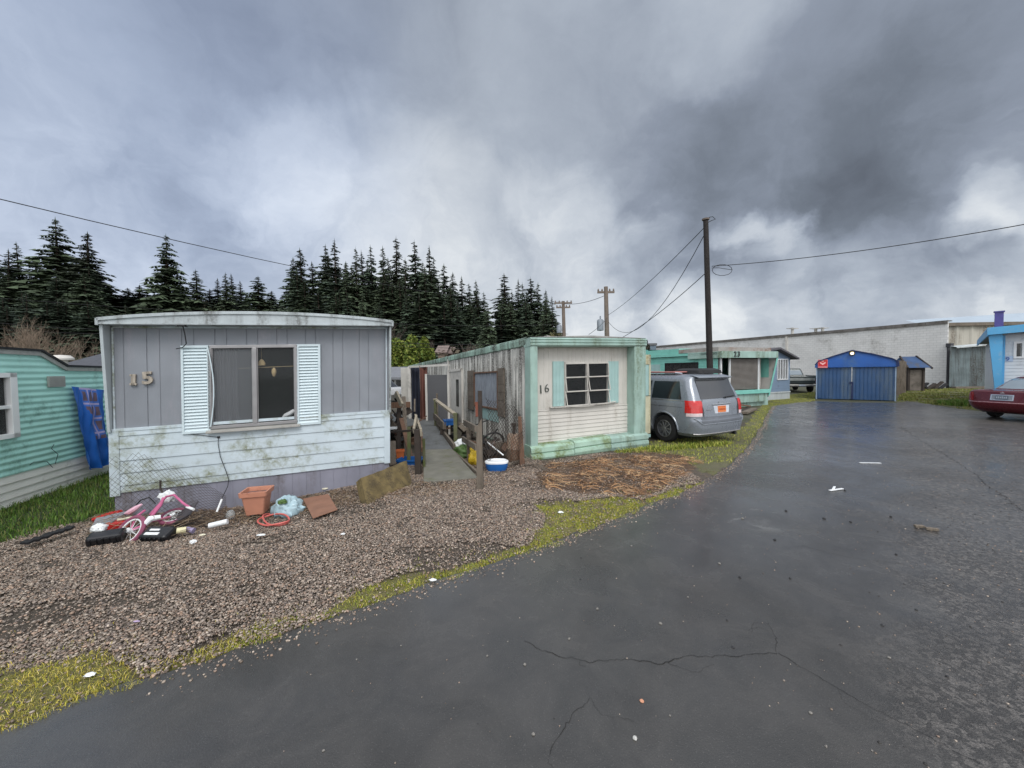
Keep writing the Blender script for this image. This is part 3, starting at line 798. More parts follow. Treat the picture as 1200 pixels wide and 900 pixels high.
# roof with bowed fascia
OV = 0.19
def bow(x): t = (x + .03) / (W15 + .09); return 0.115 * (1 - (2 * t - 1) ** 2) ** 0.9 if 0 < t < 1 else 0
zt = ze + 0.065
mb = MB(); N_ = 16; xs = [-0.02 + (W15 + .07) * i / N_ for i in range(N_ + 1)]
for i in range(N_):
    a, b = xs[i], xs[i + 1]; za, zb = zt + bow(a), zt + bow(b)
    mb.add([(a, -OV, za), (b, -OV, zb), (b, L15, zb), (a, L15, za)], [(0, 1, 2, 3)])
mb.add([(-0.02, -OV, ze + .012), (W15 + .05, -OV, ze + .012), (W15 + .05, L15, ze + .012), (-0.02, L15, ze + .012)], [(3, 2, 1, 0)])
mb.box(-.02, -.01, -OV, L15, ze + .012, zt); mb.box(W15 + .04, W15 + .05, -OV, L15, ze + .012, zt)
mb.box(-.02, W15 + .05, L15 - .01, L15, ze + .012, zt)
roof = mb.build('roof', m_roof, T15)
mb = MB()
for i in range(N_):
    a, b = xs[i], xs[i + 1]; za, zb = zt + bow(a) + .01, zt + bow(b) + .01
    vs = [(a, -OV - .02, ze), (b, -OV - .02, ze), (b, -OV - .02, zb - .03), (a, -OV - .02, za - .03),
          (a, -OV - .04, za - .03), (b, -OV - .04, zb - .03), (b, -OV - .04, zb + .012), (a, -OV - .04, za + .012), (a, -OV + .03, za + .012), (b, -OV + .03, zb + .012),
          (a, -OV - .035, ze), (b, -OV - .035, ze), (b, -OV - .035, ze + .02), (a, -OV - .035, ze + .02), (a, -OV - .02, ze + .02), (b, -OV - .02, ze + .02), (a, 0, ze), (b, 0, ze)]
    mb.add(vs, [(0, 1, 2, 3), (3, 2, 5, 4), (4, 5, 6, 7), (7, 6, 9, 8), (10, 11, 12, 13), (13, 12, 15, 14), (16, 17, 11, 10)])
mb.box(-.035, -.005, -OV - .04, L15, ze - .01, zt + .015)
mb.box(W15 + .035, W15 + .065, -OV - .04, L15, ze - .01, zt + .015)
mb.build('fascia', m_fascia, roof, 'pale stained metal fascia bowed along the roof edge')
# side fins tapering downwards, lower corner trims
mb = MB()
for x0, x1 in ((-0.015, 0.02), (W15 - .0, W15 + .03)):
    mb = MB(); mb.add([(x0, -OV, ze), (x1, -OV, ze), (x1, -.07, zs_t - .01), (x0, -.07, zs_t - .01), (x0, 0.03, ze), (x1, 0.03, ze), (x1, .03, zs_t - .01), (x0, .03, zs_t - .01)],
           [(0, 3, 2, 1), (0, 4, 7, 3), (1, 2, 6, 5), (3, 7, 6, 2), (0, 1, 5, 4), (4, 5, 6, 7)]); mb.build('side_fin', m_fascia, T15, bevel=.004)
mb = MB(); mb.box(-.02, .09, -.032, .03, zs_b - .04, zs_t - .012); mb.box(W15 - .08, W15 + .015, -.032, .03, zs_b - .02, zs_t - .012)
mb.box(0.0, W15, -.03, 0.0, zs_t - .012, zs_t + .03); mb.box(.03, W15 - .02, -.02, 0.0, ze - .03, ze)
mb.box(.03, .05, -.02, 0.0, zs_t, ze); mb.box(W15 - .05, W15 - .03, -.02, 0.0, zs_t, ze)
mb.build('corner_trim', m_paleblue, T15, bevel=.003)
# window
mb = MB(); fw = .045; y0, y1 = -.045, .02; xm, _ = F15.on(299.5, 450)
mb.box(wx0, wx1, y0, y1, wz1 - fw, wz1); mb.box(wx0, wx1, y0, y1, wz0, wz0 + fw)
mb.box(wx0, wx0 + fw, y0, y1, wz0 + fw, wz1 - fw); mb.box(wx1 - fw, wx1, y0, y1, wz0 + fw, wz1 - fw)
mb.box(xm - .028, xm + .028, y0 - .008, y1 - .01, wz0 + fw, wz1 - fw)
for a, b in ((wx0 + fw, xm - .028), (xm + .028, wx1 - fw)):
    for q in ((a, a + .014), (b - .014, b)): mb.box(q[0], q[1], -.03, -.012, wz0 + fw, wz1 - fw)
win = mb.build('window', m_alu, T15, bevel=.003)
mb = MB(); mb.box(wx0 + fw, xm - .028, -.008, -.004, wz0 + fw, wz1 - fw); mb.build('pane', g_haze, win, 'hazy left pane with a grey curtain behind it')
mb = MB(); mb.box(xm + .028, wx1 - fw, -.008, -.004, wz0 + fw, wz1 - fw); mb.build('pane', g_win, win, 'clear dark right pane')
mb = MB(); mb.add([(wx0 - .02, -.10, wz0 - .035), (wx1 + .03, -.10, wz0 - .035), (wx1 + .03, -.0, wz0 + .002), (wx0 - .02, -.0, wz0 + .002), (wx0 - .02, -.1, wz0 - .055), (wx1 + .03, -.1, wz0 - .055), (wx1 + .03, 0, wz0 - .055), (wx0 - .02, 0, wz0 - .055)],
                  [(0, 1, 2, 3), (4, 5, 1, 0), (7, 6, 5, 4), (4, 0, 3, 7), (1, 5, 6, 2)]); mb.build('sill', m_alu2, win)
# loose bent screen strip beside the left pane
mb = MB(); pts = [F15.on(243 + 5.5 * math.sin(PI * t) + 4 * t, 405 + 95 * t, -.06) for t in [i / 8 for i in range(9)]]
for a, b in zip(pts[:-1], pts[1:]): mb.beam((a[0], -.06, a[1]), (b[0], -.06, b[1]), .012, .018)
mb.build('loose_trim', m_paleblue_clean, win)
# room behind
mb = MB(); mb.box(.1, W15 - .1, .04, 3.0, zs_b + .05, ze - .02)
for k in range(len(mb.f)): mb.f[k] = mb.f[k][::-1]
mb.f = [f for i, f in enumerate(mb.f) if i != 2]; mb.m = [0] * len(mb.f)
mb.build('room', m_dark, T15)
mb = MB()
n = 30; x0, x1 = wx0 + .05, xm - .25
vs = []; fs = []
for i in range(n + 1):
    x = x0 + (x1 - x0) * i / n; y = .10 + .018 * math.sin(i * 1.5) + .01 * math.sin(i * 0.6)
    vs += [(x, y, wz0 + .02), (x, y, wz1 - .02)]
for i in range(n): fs.append((2 * i, 2 * i + 2, 2 * i + 3, 2 * i + 1))
mb.add(vs, fs); mb.build('curtain', m_curtain, T15, smooth=True)
# louvred shutters
def shutter(px0, py0, px1, py1):
    x0, z1 = F15.on(px0, py0, -.04); x1, z0 = F15.on(px1, py1, -.04)
    mb = MB(); f = .035
    mb.box(x0, x1, -.045, -.006, z1 - f, z1); mb.box(x0, x1, -.045, -.006, z0, z0 + f)
    mb.box(x0, x0 + f * .8, -.045, -.006, z0 + f, z1 - f); mb.box(x1 - f, x1, -.045, -.006, z0 + f, z1 - f)
    n = 26; p = (z1 - z0 - 2 * f) / n
    for i in range(n):
        z = z0 + f + i * p
        mb.add([(x0 + f * .8, -.040, z), (x1 - f, -.040, z), (x1 - f, -.012, z + p * .96), (x0 + f * .8, -.012, z + p * .96), (x0 + f * .8, -.008, z), (x1 - f, -.008, z)],
               [(0, 1, 2, 3), (4, 5, 1, 0)])
    mb.build('shutter', m_paleblue_clean, T15)
shutter(211.5, 405, 247, 506.5); shutter(347.5, 403.5, 376, 496.5)
# number
for ch, px, py in (('1', 152, 451.5), ('5', 166.5, 450)):
    x, z = F15.on(px, py, -.03)
    M = Matrix.Translation((x, -.028, z)) @ Matrix.Rotation(R(90), 4, 'X') @ Matrix.Rotation(R(-3 if ch == '1' else 4), 4, 'Z')
    if ch == '1':
        mb = MB(M); mb.box(.012, .062, 0, .155, -.02, .012); mb.box(0, .075, 0, .03, -.02, .012); mb.box(-.004, .03, .125, .155, -.02, .012)
        mb.build('number', m_wood_number, T15, bevel=.004)
    else:
        text_mesh('5', .235, .014, m_wood_number, 'number', T15, M @ Matrix.Scale(1.15, 4, (1, 0, 0)), .002, .006)
# ceiling hook and cable at the eave; cable down the siding
mb = MB(); hx, _ = F15.on(221, 388)
mb.tube([(hx, -.2, ze), (hx + .01, -.16, ze - .12), (hx + .005, -.10, ze - .26), (hx - .05, -.06, ze - .31), (hx - .13, -.055, ze - .33)], .007, 6)
mb.obox((hx - .01, -.2, ze - .012), (.10, .04, .024)); mb.tube([(hx - .05, -.2, ze - .005), (hx + .06, -.2, ze - .03)], .006, 5)
mb.build('porch_cable', m_wire, T15, smooth=True)
mb = MB(); P = [(218, 508), (240, 510.5), (256, 512.5), (255.5, 520), (258, 535), (265, 553), (268, 562)]
pts = [(F15.on(a, b, -.04)[0], -.035, F15.on(a, b, -.04)[1]) for a, b in P]
mb.tube(pts, .0045, 5); mb.tube([pts[-1], (pts[-1][0] - .01, -.05, pts[-1][2] - .1), (pts[-1][0] - .06, -.12, pts[-1][2] - .24)], .005, 5)
mb.obox((pts[2][0], -.03, pts[2][2]), (.03, .02, .03))
mb.build('siding_cable', m_wire, T15, smooth=True)
# ornaments hanging inside, own things
x, z = F15.on(306.5, 426, .12)
mb = MB(); mb.lathe([(.0, .075), (.03, .05), (.055, 0), (.05, -.03), (.03, -.03), (.0, .02)], 10, (x, .12, z)); mb.tube([(x, .12, z + .07), (x, .12, wz1)], .002, 4)
o = mb.build('ornament', m_tan, None, smooth=True); o.data.transform(F15.S); o.matrix_world = F15.M; tag(o, 'tan bell shaped ornament hanging behind the right pane of trailer fifteen', 'ornament')
x, z = F15.on(321, 435, .12)
mb = MB(); mb.lathe([(.0, .06), (.03, .03), (.035, -.02), (.02, -.07), (0, -.09)], 8, (x, .12, z)); mb.tube([(x - .5, .12, z + .06), (x + .4, .12, z + .075)], .004, 4)
o = mb.build('ornament', m_tan, None, smooth=True); o.data.transform(F15.S); o.matrix_world = F15.M; tag(o, 'drooping tan ornament on a cord behind the right pane of trailer fifteen', 'ornament')
a = F15.on(331, 489, .05); b = F15.on(346, 481, .05)
mb = MB(); d = Vector((b[0] - a[0], 0, b[1] - a[1])); A = Vector((a[0], .07, a[1]))
mb.tube([A, A + d * .08, A + d * .2, A + d * .9, A + d], [.014, .02, .036, .036, .02], 12)
o = mb.build('plastic_bottle', m_white, None, smooth=True); o.data.transform(F15.S); o.matrix_world = F15.M; tag(o, 'white plastic bottle leaning inside the right window of trailer fifteen', 'bottle')

# ================================================================== trailer sixteen
m_turq = mat('turquoise_paint', lin(150, 176, 166), 0.55, 0.12, 2.5, 0.2, 50, dirt=lin(92, 100, 72), dirt_amt=0.5, dirt_scale=2.4, streak=True)
m_turq_moss = mat('mossy_turquoise', lin(156, 184, 166), 0.6, 0.12, 2.5, 0.3, 50, dirt=lin(104, 116, 60), dirt_amt=0.62, dirt_scale=2.0)
m_white16 = mat('dirty_white_siding', lin(196, 192, 184), 0.6, 0.06, 2, 0.15, 50, dirt=lin(128, 118, 102), dirt_amt=0.38, dirt_scale=2.2, streak=True)
m_side16 = mat('stained_white_siding', lin(200, 198, 190), 0.65, 0.10, 2, 0.2, 50, dirt=lin(50, 46, 40), dirt_amt=0.80, dirt_scale=4.4, streak=True)
m_trim16 = mat('stained_trim', lin(156, 184, 168), 0.6, 0.12, 3, 0.2, 50, dirt=lin(58, 50, 42), dirt_amt=0.75, dirt_scale=3.0, streak=True)
m_shut16 = mat('turquoise_shutter', lin(152, 182, 178), 0.55, 0.06, 4, dirt=GRIME, dirt_amt=0.2)
m_frame16 = mat('white_window_frame', lin(196, 192, 184), 0.55, 0.08, 6, dirt=GRIME, dirt_amt=0.3)
m_wood_grey = mat('grey_weathered_wood', lin(116, 106, 94), 0.85, 0.15, 3, 0.4, 60, dirt=lin(70, 60, 50), dirt_amt=0.5, grain=(40, 40, 3))
m_wood_moss = mat('mossy_wood', lin(96, 96, 72), 0.9, 0.2, 4, 0.5, 40, dirt=lin(84, 94, 44), dirt_amt=0.7, dirt_scale=5)
m_wood_dark = mat('dark_wet_wood', lin(54, 46, 40), 0.8, 0.2, 4, 0.4, 50)
m_wood_brown = mat('brown_wood', lin(112, 84, 66), 0.8, 0.18, 4, 0.3, 60, grain=(40, 40, 3))
m_board_blue = mat('blue_grey_board', lin(150, 156, 164), 0.7, 0.1, 3, 0.2, 60, dirt=lin(90, 94, 96), dirt_amt=0.5, streak=True, grain=(30, 30, 3))
settle(T15, F15)
F16 = Frame(0.40, 8.15, -0.03, math.atan2(0.394, 0.919), R(0.6), R(-1.1), .008)
T16 = thing('mobile_home', 'white and turquoise mobile home numbered 16 with a recessed six pane front window', 'mobile home', M=F16.M)
W16 = F16.on(755, 500)[0]; H16 = F16.on(622, 395)[1]; L16 = 17.5
RC = 0.25                         # depth of the recess
bl = F16.on(628, 521.5, RC)       # lower left of the white wall
x_in0 = F16.on(630, 450, 0)[0]; x_in1 = F16.on(743, 450, 0)[0]
z_head = F16.on(680, 406, 0)[1]; z_low = F16.on(690, 514, 0)[1]
wx0, wz1 = F16.on(661, 424.5, RC); wx1, wz0 = F16.on(713, 473, RC); hole = (wx0, wx1, wz0, wz1)
z_mid = F16.on(640, 480, RC)[1]
mb = MB()
siding_front(mb, 0.0, W16, z_mid, H16 - .12, [hole], 'rib', 0.12, 0.008, RC, 0)
siding_front(mb, 0.0, W16, 0.1, z_mid, [hole], 'lap', 0.092, 0.016, RC - .004, 0)
siding_side(mb, 0.19, L16, 0.12, H16 - .16, [(F16.side(591, 440)[0], F16.side(557, 440)[0], 1.0, 1.85)], 'rib', 0.16, 0.012, 0.0, -1, 1)
siding_side(mb, 0.18, L16, 0.12, H16 - .1, [], 'rib', 0.16, 0.012, W16, 1, 0)
mb.box(0, W16, L16, L16 + .03, .12, H16 - .1, 0)
mb.build('wall', [m_white16, m_side16], T16)
# turquoise portal
mb = MB()
mb.box(-.03, x_in0, -.02, .27, .06, z_head + .01); mb.build('portal_post', m_turq, T16, bevel=.02); mb = MB()
mb.box(x_in1, W16 + .03, -.02, .27, .06, z_head + .01)
mb.build('portal_post', m_turq, T16, bevel=.02)
mb = MB()
zz = [z_head, z_head + (H16 - z_head) * .32, z_head + (H16 - z_head) * .36, z_head + (H16 - z_head) * .66, z_head + (H16 - z_head) * .70, H16 - .015]
pr = [(-.02, zz[0]), (-.045, zz[0] + .03), (-.045, zz[1]), (-.025, zz[2]), (-.045, zz[2] + .02), (-.045, zz[3]), (-.025, zz[4]), (-.045, zz[4] + .02), (-.03, H16 - .02), (0.0, H16), (.3, H16), (.3, z_head), (.0, z_head)]
vs = [(-.035, y, z) for y, z in pr] + [(W16 + .035, y, z) for y, z in pr]; n = len(pr)
mb.add(vs, [tuple(range(n)), tuple(range(n, 2 * n))[::-1]] + [(i, n + i, n + (i + 1) % n, (i + 1) % n) for i in range(n)])
mb.build('header', m_turq, T16, 'turquoise ribbed metal header above the front window')
# bulging lower panels
def lowpanel(x0, x1, dz, tilt, m, nm='skirt_panel'):
    mb = MB(); pr = [(.26, .345), (-.02, .335), (-.075, .29), (-.085, .20), (-.06, .165), (-.085, .155), (-.095, .08), (-.06, -.02), (.0, -.05), (.26, -.05)]
    pr = [(y, z + dz) for y, z in pr]; n = len(pr)
    vs = [(x0, y, z - tilt) for y, z in pr] + [(x1, y, z) for y, z in pr]
    mb.add(vs, [tuple(range(n)), tuple(range(n, 2 * n))[::-1]] + [(i, n + i, n + (i + 1) % n, (i + 1) % n) for i in range(n)])
    mb.build(nm, m, T16)
zl = z_low - .34
lowpanel(-.05, W16 * .33, zl - .02, .0, m_turq_moss); lowpanel(W16 * .333, W16 * .655, zl + .015, .02, m_turq_moss); lowpanel(W16 * .658, W16 + .06, zl + .0, .0, m_turq)
mb = MB(); siding_side(mb, .0, L16, -.1, .14, [], 'hsine', 0.12, 0.01, -.01, -1); mb.box(W16 - .02, W16, .1, L16, -.1, .14); mb.build('side_skirting', m_trim16, T16)
# roof and side trims
mb = MB(); mb.add([(-.05, .28, H16 - .0), (W16 + .04, .28, H16 - .0), (W16 / 2, .28, H16 + .07), (-.05, L16, H16), (W16 + .04, L16, H16), (W16 / 2, L16, H16 + .07)], [(0, 2, 5, 3), (2, 1, 4, 5), (3, 5, 4)])
mb.add([(-.05, -.02, H16 + .002), (W16 + .04, -.02, H16 + .002), (W16 / 2, -.01, H16 + .05), (-.05, .29, H16), (W16 + .04, .29, H16), (W16 / 2, .29, H16 + .07)], [(0, 2, 5, 3), (0, 1, 2), (2, 1, 4, 5)])
r16 = mb.build('roof', m_roof, T16)
mb = MB(); n = 60
pr = [(-.02, -.17), (-.04, -.15), (-.05, -.04), (-.045, 0.0), (-.02, .018), (.06, .02)]
vs = []; fs = []
for i in range(n + 1):
    y = .2 + (L16 - .2) * i / n; w = .012 * noise.noise(Vector((y * 2.2, 0, 0)))
    vs += [(a + w, y, H16 + b + w) for a, b in pr]
for i in range(n):
    for j in range(5): a = i * 6 + j; fs.append((a, a + 1, a + 7, a + 6))
mb.add(vs, fs); mb.build('roof_edge', m_trim16, r16, 'black stained pale green metal roof edge')
# front window: aluminium frame with six crooked awning sashes
mb = MB(); f = .025
mb.box(wx0, wx1, RC - .02, RC + .04, wz1 - f, wz1); mb.box(wx0, wx1, RC - .02, RC + .04, wz0, wz0 + f)
mb.box(wx0, wx0 + f, RC - .02, RC + .04, wz0, wz1); mb.box(wx1 - f, wx1, RC - .02, RC + .04, wz0, wz1)
xm = (wx0 + wx1) / 2; mb.box(xm - .02, xm + .02, RC - .022, RC + .038, wz0 + f, wz1 - f)
win = mb.build('window', m_frame16, T16)
hh = (wz1 - wz0 - 2 * f) / 3
for c in range(2):
    a = wx0 + f if c == 0 else xm + .02; b = xm - .02 if c == 0 else wx1 - f
    for r in range(3):
        z0 = wz0 + f + r * hh; z1 = z0 + hh; op = (.07, .05, .02)[r] + (.02 if c else 0); tl = random.uniform(-.012, .012)
        mb = MB(); g = .02
        def P(x, z, o=0): t = (z1 - z) / hh; return (x + tl * t, RC - .024 - op * t - o, z)
        for q in (((a, z0), (b, z0)), ((a, z1 - .012), (b, z1 - .012)), ((a, z0), (a, z1)), ((b, z0), (b, z1))):
            mb.beam(P(*q[0]), P(*q[1]), .016, .020)
        sash = mb.build('sash', m_frame16, win)
        mb = MB(); mb.add([P(a, z0 + .01), P(b, z0 + .01), P(b, z1 - .01), P(a, z1 - .01)], [(0, 1, 2, 3)]); mb.build('pane', g_win, sash) if False else None
        mb.build('pane', g_win, win)
mb = MB(); p0 = F16.on(645, 477.5, RC - .06); p1 = F16.on(690, 475.5, RC - .06); p2 = F16.on(721, 470.5, RC - .06)
mb.beam((p0[0], RC - .05, p0[1]), (p1[0], RC - .07, p1[1]), .07, .018); mb.beam((p1[0], RC - .07, p1[1]), (p2[0], RC - .06, p2[1]), .07, .018)
mb.build('sill', m_frame16, win)
mb = MB(); mb.box(wx0 - .4, wx1 + .4, RC + .04, 2.0, wz0 - .6, wz1 + .2); mb.f = [f for i, f in enumerate(mb.f) if i != 2]; mb.m = [0] * 5
mb.build('room', mat('dark_room', lin(30, 29, 30), 0.9), T16)
for a, b in ((648, 661), (713, 725)):
    x0, z1 = F16.on(a, 423.5, RC - .03); x1, _ = F16.on(b, 423.5, RC - .03); z0 = F16.on((a + b) / 2, 476 if a < 700 else 472, RC - .03)[1]
    mb = MB(); mb.panel((0, RC - .028, 0), X_, Z_, -Y_, x0, x1, z0, z1, 'rib', .085, .008); mb.box(x0, x1, RC - .0275, RC, z0, z1)
    mb.build('shutter', m_shut16, T16)
m_num = mat('number_metal', lin(72, 80, 74), 0.5)
for ch, px in (('1', 631), ('6', 638)):
    x, z = F16.on(px, 461.5 if ch == '1' else 460, RC - .02)
    text_mesh(ch, .27, .006, m_num, 'number', T16, Matrix.Translation((x, RC - .014, z)) @ Matrix.Rotation(R(90), 4, 'X') @ Matrix.Rotation(R(3), 4, 'Z'), .001, -.004 if ch == '6' else .0)
# side wall: boarded window with shutters, white door
def sbox(mb, px0, px1, z0, z1, t0, t1, m=None):
    a = F16.side(px0, 440)[0]; b = F16.side(px1, 440)[0]
    mb.box(-t1, -t0, min(a, b), max(a, b), z0, z1, m)
mb = MB(); sbox(mb, 557, 584, .98, 1.90, .0, .02); ya, yb = F16.side(584, 440)[0], F16.side(557, 440)[0]
mb = MB(); mb.panel((-.012, 0, 0), Y_, Z_, -X_, ya, yb, .98, 1.92, 'groove', .31, .006); wb = mb.build('boarded_window', m_board_blue, T16, 'side window boarded over with blue grey planks')
mb = MB(); mb.box(-.05, -.0, ya - .04, ya, .95, 1.96); mb.box(-.05, 0, yb, yb + .04, .95, 1.96); mb.box(-.05, 0, ya, yb, 1.92, 1.96); mb.box(-.06, 0, ya, yb, .94, .98)
mb.build('frame', m_wood_brown, wb)
mb = MB(); mb.box(-.02, 0, ya, yb, .62, .92); mb.build('patch_panel', m_shut16, T16)
for a, b in ((584.5, 592), (549, 556)):
    p, q = F16.side(a, 440)[0], F16.side(b, 440)[0]; lo, hi = min(p, q), max(p, q)
    mb = MB()
    for i in range(6): mb.box(-.045 + .004 * (i % 2), -.012, lo, hi, .80 + i * .205, .80 + i * .205 + .198)
    mb.build('shutter', m_wood_grey, T16, 'weathered grey plank shutter on the side wall')
ya, yb = F16.side(543, 450)[0], F16.side(528, 450)[0]
mb = MB(); mb.box(-.05, 0, ya + .12, yb - .12, .1, 2.02); door = mb.build('door', m_frame16, T16, 'dirty white side door with a narrow dark window', bevel=.006)
mb = MB(); mb.box(-.07, 0, ya, ya + .1, .1, 2.12); mb.box(-.07, 0, yb - .1, yb, .1, 2.12); mb.box(-.07, 0, ya, yb, 2.03, 2.12); mb.build('frame', m_white16, door)
mb = MB(); mb.box(-.056, -.05, ya + .4, ya + .75, .8, 1.75); mb.build('pane', mat('dark_pane', lin(40, 42, 44), 0.15), door)
# downpipe like strip and a lamp on the wall
mb = MB(); y = F16.side(526.5, 450)[0]; mb.box(-.06, -.01, y - .06, y + .06, .3, H16 - .1); mb.build('corner_strip', m_frame16, T16)
# bump-out on the right
mb = MB(); a = W16 + .06; mb.box(a, a + .46, .35, 3.2, .22, 1.18, 0); mb.box(a + .02, a + .44, .36, 3.2, 1.2, 2.0, 1); mb.box(a, a + .46, .34, 3.2, .12, .2, 1); mb.box(a + .0, a + .05, .345, .4, 1.2, 2.25, 0); mb.box(a + .41, a + .46, .345, .4, 1.2, 2.25, 0); mb.box(a, a + .46, .345, 3.2, 2.0, 2.25, 0)
mb.build('bump_out', [mat('cream_panel', lin(196, 192, 166), 0.6, dirt=lin(140, 128, 84), dirt_amt=0.5, streak=True), m_shut16], T16, 'cream and turquoise bump-out on the right side')
# roof litter on sixteen
mb = MB(); x, z = F16.on(650, 388, .7); mb.obox((x, .9, H16 + .08), (.30, .2, .05), Matrix.Rotation(.2, 3, 'Y'))
o = mb.build('roof_vent', m_alu2, T16, bevel=.01)

settle(T16, F16)
# ================================================================== turquoise trailer at the left edge
m_mint = mat('mint_corrugated_metal', lin(174, 224, 212), 0.42, 0.05, 2, 0.1, 40, dirt=lin(84, 130, 118), dirt_amt=0.3, dirt_scale=2)
m_skw = mat('white_vinyl_skirting', lin(226, 224, 216), 0.55, 0.06, 2, 0.1, 40, dirt=lin(120, 114, 96), dirt_amt=0.22, dirt_scale=3)
yawL = math.atan2(0.30, 1)      # long wall running back to the left
FL = Frame(-6.15, 1.35, 0.0, yawL)
# here the long side is local x = 0, y runs back, the trailer body lies at x < 0
TL = thing('mobile_home', 'mint green corrugated mobile home with white skirting at the left edge', 'mobile home', M=FL.M)
def fs_(px, py): return FL.side(px, py)
y_far = 9.6
zk0 = fs_(45, 411); zk1 = fs_(76, 429); ztop_near = fs_(0, 405)[1]; zfar = fs_(118, 432.5)[1]; zsk = fs_(5, 559)[1]; zsk2 = fs_(88, 538)[1]
wy1, wz1 = fs_(15, 437); _, wz0 = fs_(8, 514); wy0 = wy1 - 1.0
mb = MB()
siding_side(mb, -3.0, zk0[0], zsk, ztop_near - .05, [(wy0, wy1, wz0, wz1)], 'hsine', 0.095, 0.007, 0.0, 1)
# sloping stretch and rear stretch, as strips
def strip(y0, y1, zt0, zt1):
    n = max(1, int((y1 - y0) / .12))
    for i in range(n):
        a = y0 + (y1 - y0) * i / n; b = y0 + (y1 - y0) * (i + 1) / n
        z = min(zt0 + (zt1 - zt0) * i / n, zt0 + (zt1 - zt0) * (i + 1) / n)
        siding_side(mb, a, b, zsk, z - .03, [], 'hsine', 0.095, 0.007, 0.0, 1)
strip(zk0[0], zk1[0], ztop_near, zk1[1]); strip(zk1[0], y_far, zk1[1], zfar)
mb.box(-3.6, 0, y_far - .02, y_far, zsk, zfar - .05); mb.box(-3.6, 0, -3.02, -3, zsk, ztop_near - .05)
mb.build('wall', m_mint, TL)
mb = MB()
siding_side(mb, -3.0, y_far, -.1, zsk, [], 'lap', .115, .022, -.02, 1)
mb.build('skirting', m_skw, TL, 'white horizontal vinyl skirting streaked with dirt')
prof = [(-3.0, ztop_near), (zk0[0], zk0[1]), (zk1[0], zk1[1]), (y_far, zfar)]
mb = MB()
for (a, za), (b, zb) in zip(prof[:-1], prof[1:]):
    mb.add([(.03, a, za), (.03, b, zb), (-3.6, b, zb), (-3.6, a, za)], [(0, 1, 2, 3)])
r = mb.build('roof', m_roof, TL)
mb = MB()
for (a, za), (b, zb) in zip(prof[:-1], prof[1:]): mb.beam((.02, a, za - .045), (.02, b, zb - .045), .03, .07, 0); mb.beam((.03, a, za + .004), (.03, b, zb + .004), .05, .035, 1)
mb.build('roof_edge', [m_alu2, m_black], r, 'grey trim with a black lip along the roof')
mb = MB(); fw = .07
mb.box(-.03, .05, wy0, wy1, wz0, wz0 + fw); mb.box(-.03, .05, wy0, wy1, wz1 - fw, wz1); mb.box(-.03, .05, wy1 - fw * 1.6, wy1, wz0, wz1); mb.box(-.03, .05, wy0, wy0 + fw, wz0, wz1)
zm = (wz0 + wz1) / 2 - .02; mb.box(-.02, .035, wy0, wy1, zm - .025, zm + .025)
w = mb.build('window', mat('white_vinyl', lin(232, 232, 230), 0.4, 0.03), TL, bevel=.005)
mb = MB(); mb.box(-.015, -.005, wy0 + fw, wy1 - fw * 1.6, wz0 + fw, wz1 - fw); mb.build('pane', g_win, w)
mb = MB(); mb.box(-.6, -.03, wy0 - .2, wy1 + .1, wz0 - .1, wz1 + .1); mb.f = [f for i, f in enumerate(mb.f) if i != 5]; mb.m = [0] * 5; mb.build('room', m_dark, TL)
a = fs_(54, 441); b = fs_(74, 453)
mb = MB(); mb.box(.008, .035, a[0], b[0], b[1], a[1])
for i in range(5): z = b[1] + .02 + i * (a[1] - b[1] - .03) / 5; mb.box(.035, .042, a[0] + .015, b[0] - .015, z, z + .008)
mb.build('wall_vent', m_alu2, TL, 'small grey louvred vent high on the wall')
p = fs_(100, 420); mb = MB(); mb.lathe([(.0, .13), (.12, .12), (.17, .07), (.17, .04), (.09, .03), (.09, -.15)], 14, (-.35, p[0], zfar + .13)); mb.build('roof_cap', m_frame16, TL, 'round white roof vent cap', smooth=True)
mb = MB(); q = fs_(60, 548); z = q[1]
mb.tube([(.02, q[0], z), (.02, q[0] - .1, z + .12), (.03, q[0] - .35, z + .17), (.03, q[0] - .42, z + .14)], .004, 5)
mb.tube([(.02, q[0] + .05, z + .05), (.03, q[0] + .1, z + .2), (.03, q[0] - .02, z + .32), (.04, q[0] + .02, z + .38)], .004, 5)
mb.build('loose_wire', m_wire, TL)

# blue tarp hanging on the mint wall
m_tarp = mat('blue_tarp', lin(24, 92, 176), 0.42, 0.12, 3, 0.3, 30)
m_tarp_pr = mat('tarp_print', lin(70, 110, 190), 0.5, 0.1, 4)
m_tarp_sq = mat('tarp_print_brown', lin(104, 84, 96), 0.6, 0.25, 8)
m_tarp_ln = mat('tarp_print_line', lin(170, 160, 200), 0.6, 0.1)
tl_ = fs_(79, 453); tr_ = fs_(117, 457); bl_ = fs_(91, 553); br_ = fs_(126, 553)
nx_, nz_ = 40, 44; V = []
for j in range(nz_ + 1):
    t = j / nz_
    for i in range(nx_ + 1):
        s = i / nx_
        y = (tl_[0] * (1 - s) + tr_[0] * s) * (1 - t) + (bl_[0] * (1 - s) + (br_[0] - .1) * s) * t
        ztop = tl_[1] * (1 - s) + tr_[1] * s; z = ztop * (1 - t) + (bl_[1] + .02 * math.sin(s * 9)) * t
        pin = 1 - 0.06 * math.sin(PI * min(1, t * 1.4)) * s
        y = tl_[0] + (y - tl_[0]) * pin
        off = .03 + t * .07 + .035 * noise.noise(Vector((s * 9 + t * 3, t * 6, 5))) + (.028 + .07 * t) * (math.sin(s * 15 + t * 3 + 1.2 * math.sin(t * 4)) * 0.5 + .5) + .02 * noise.noise(Vector((s * 5, t * 5, 1))) + .03 * max(0, s - .7) * math.sin(t * 20)
        V.append((off + .01, y, z))
Fq = []; M_ = []
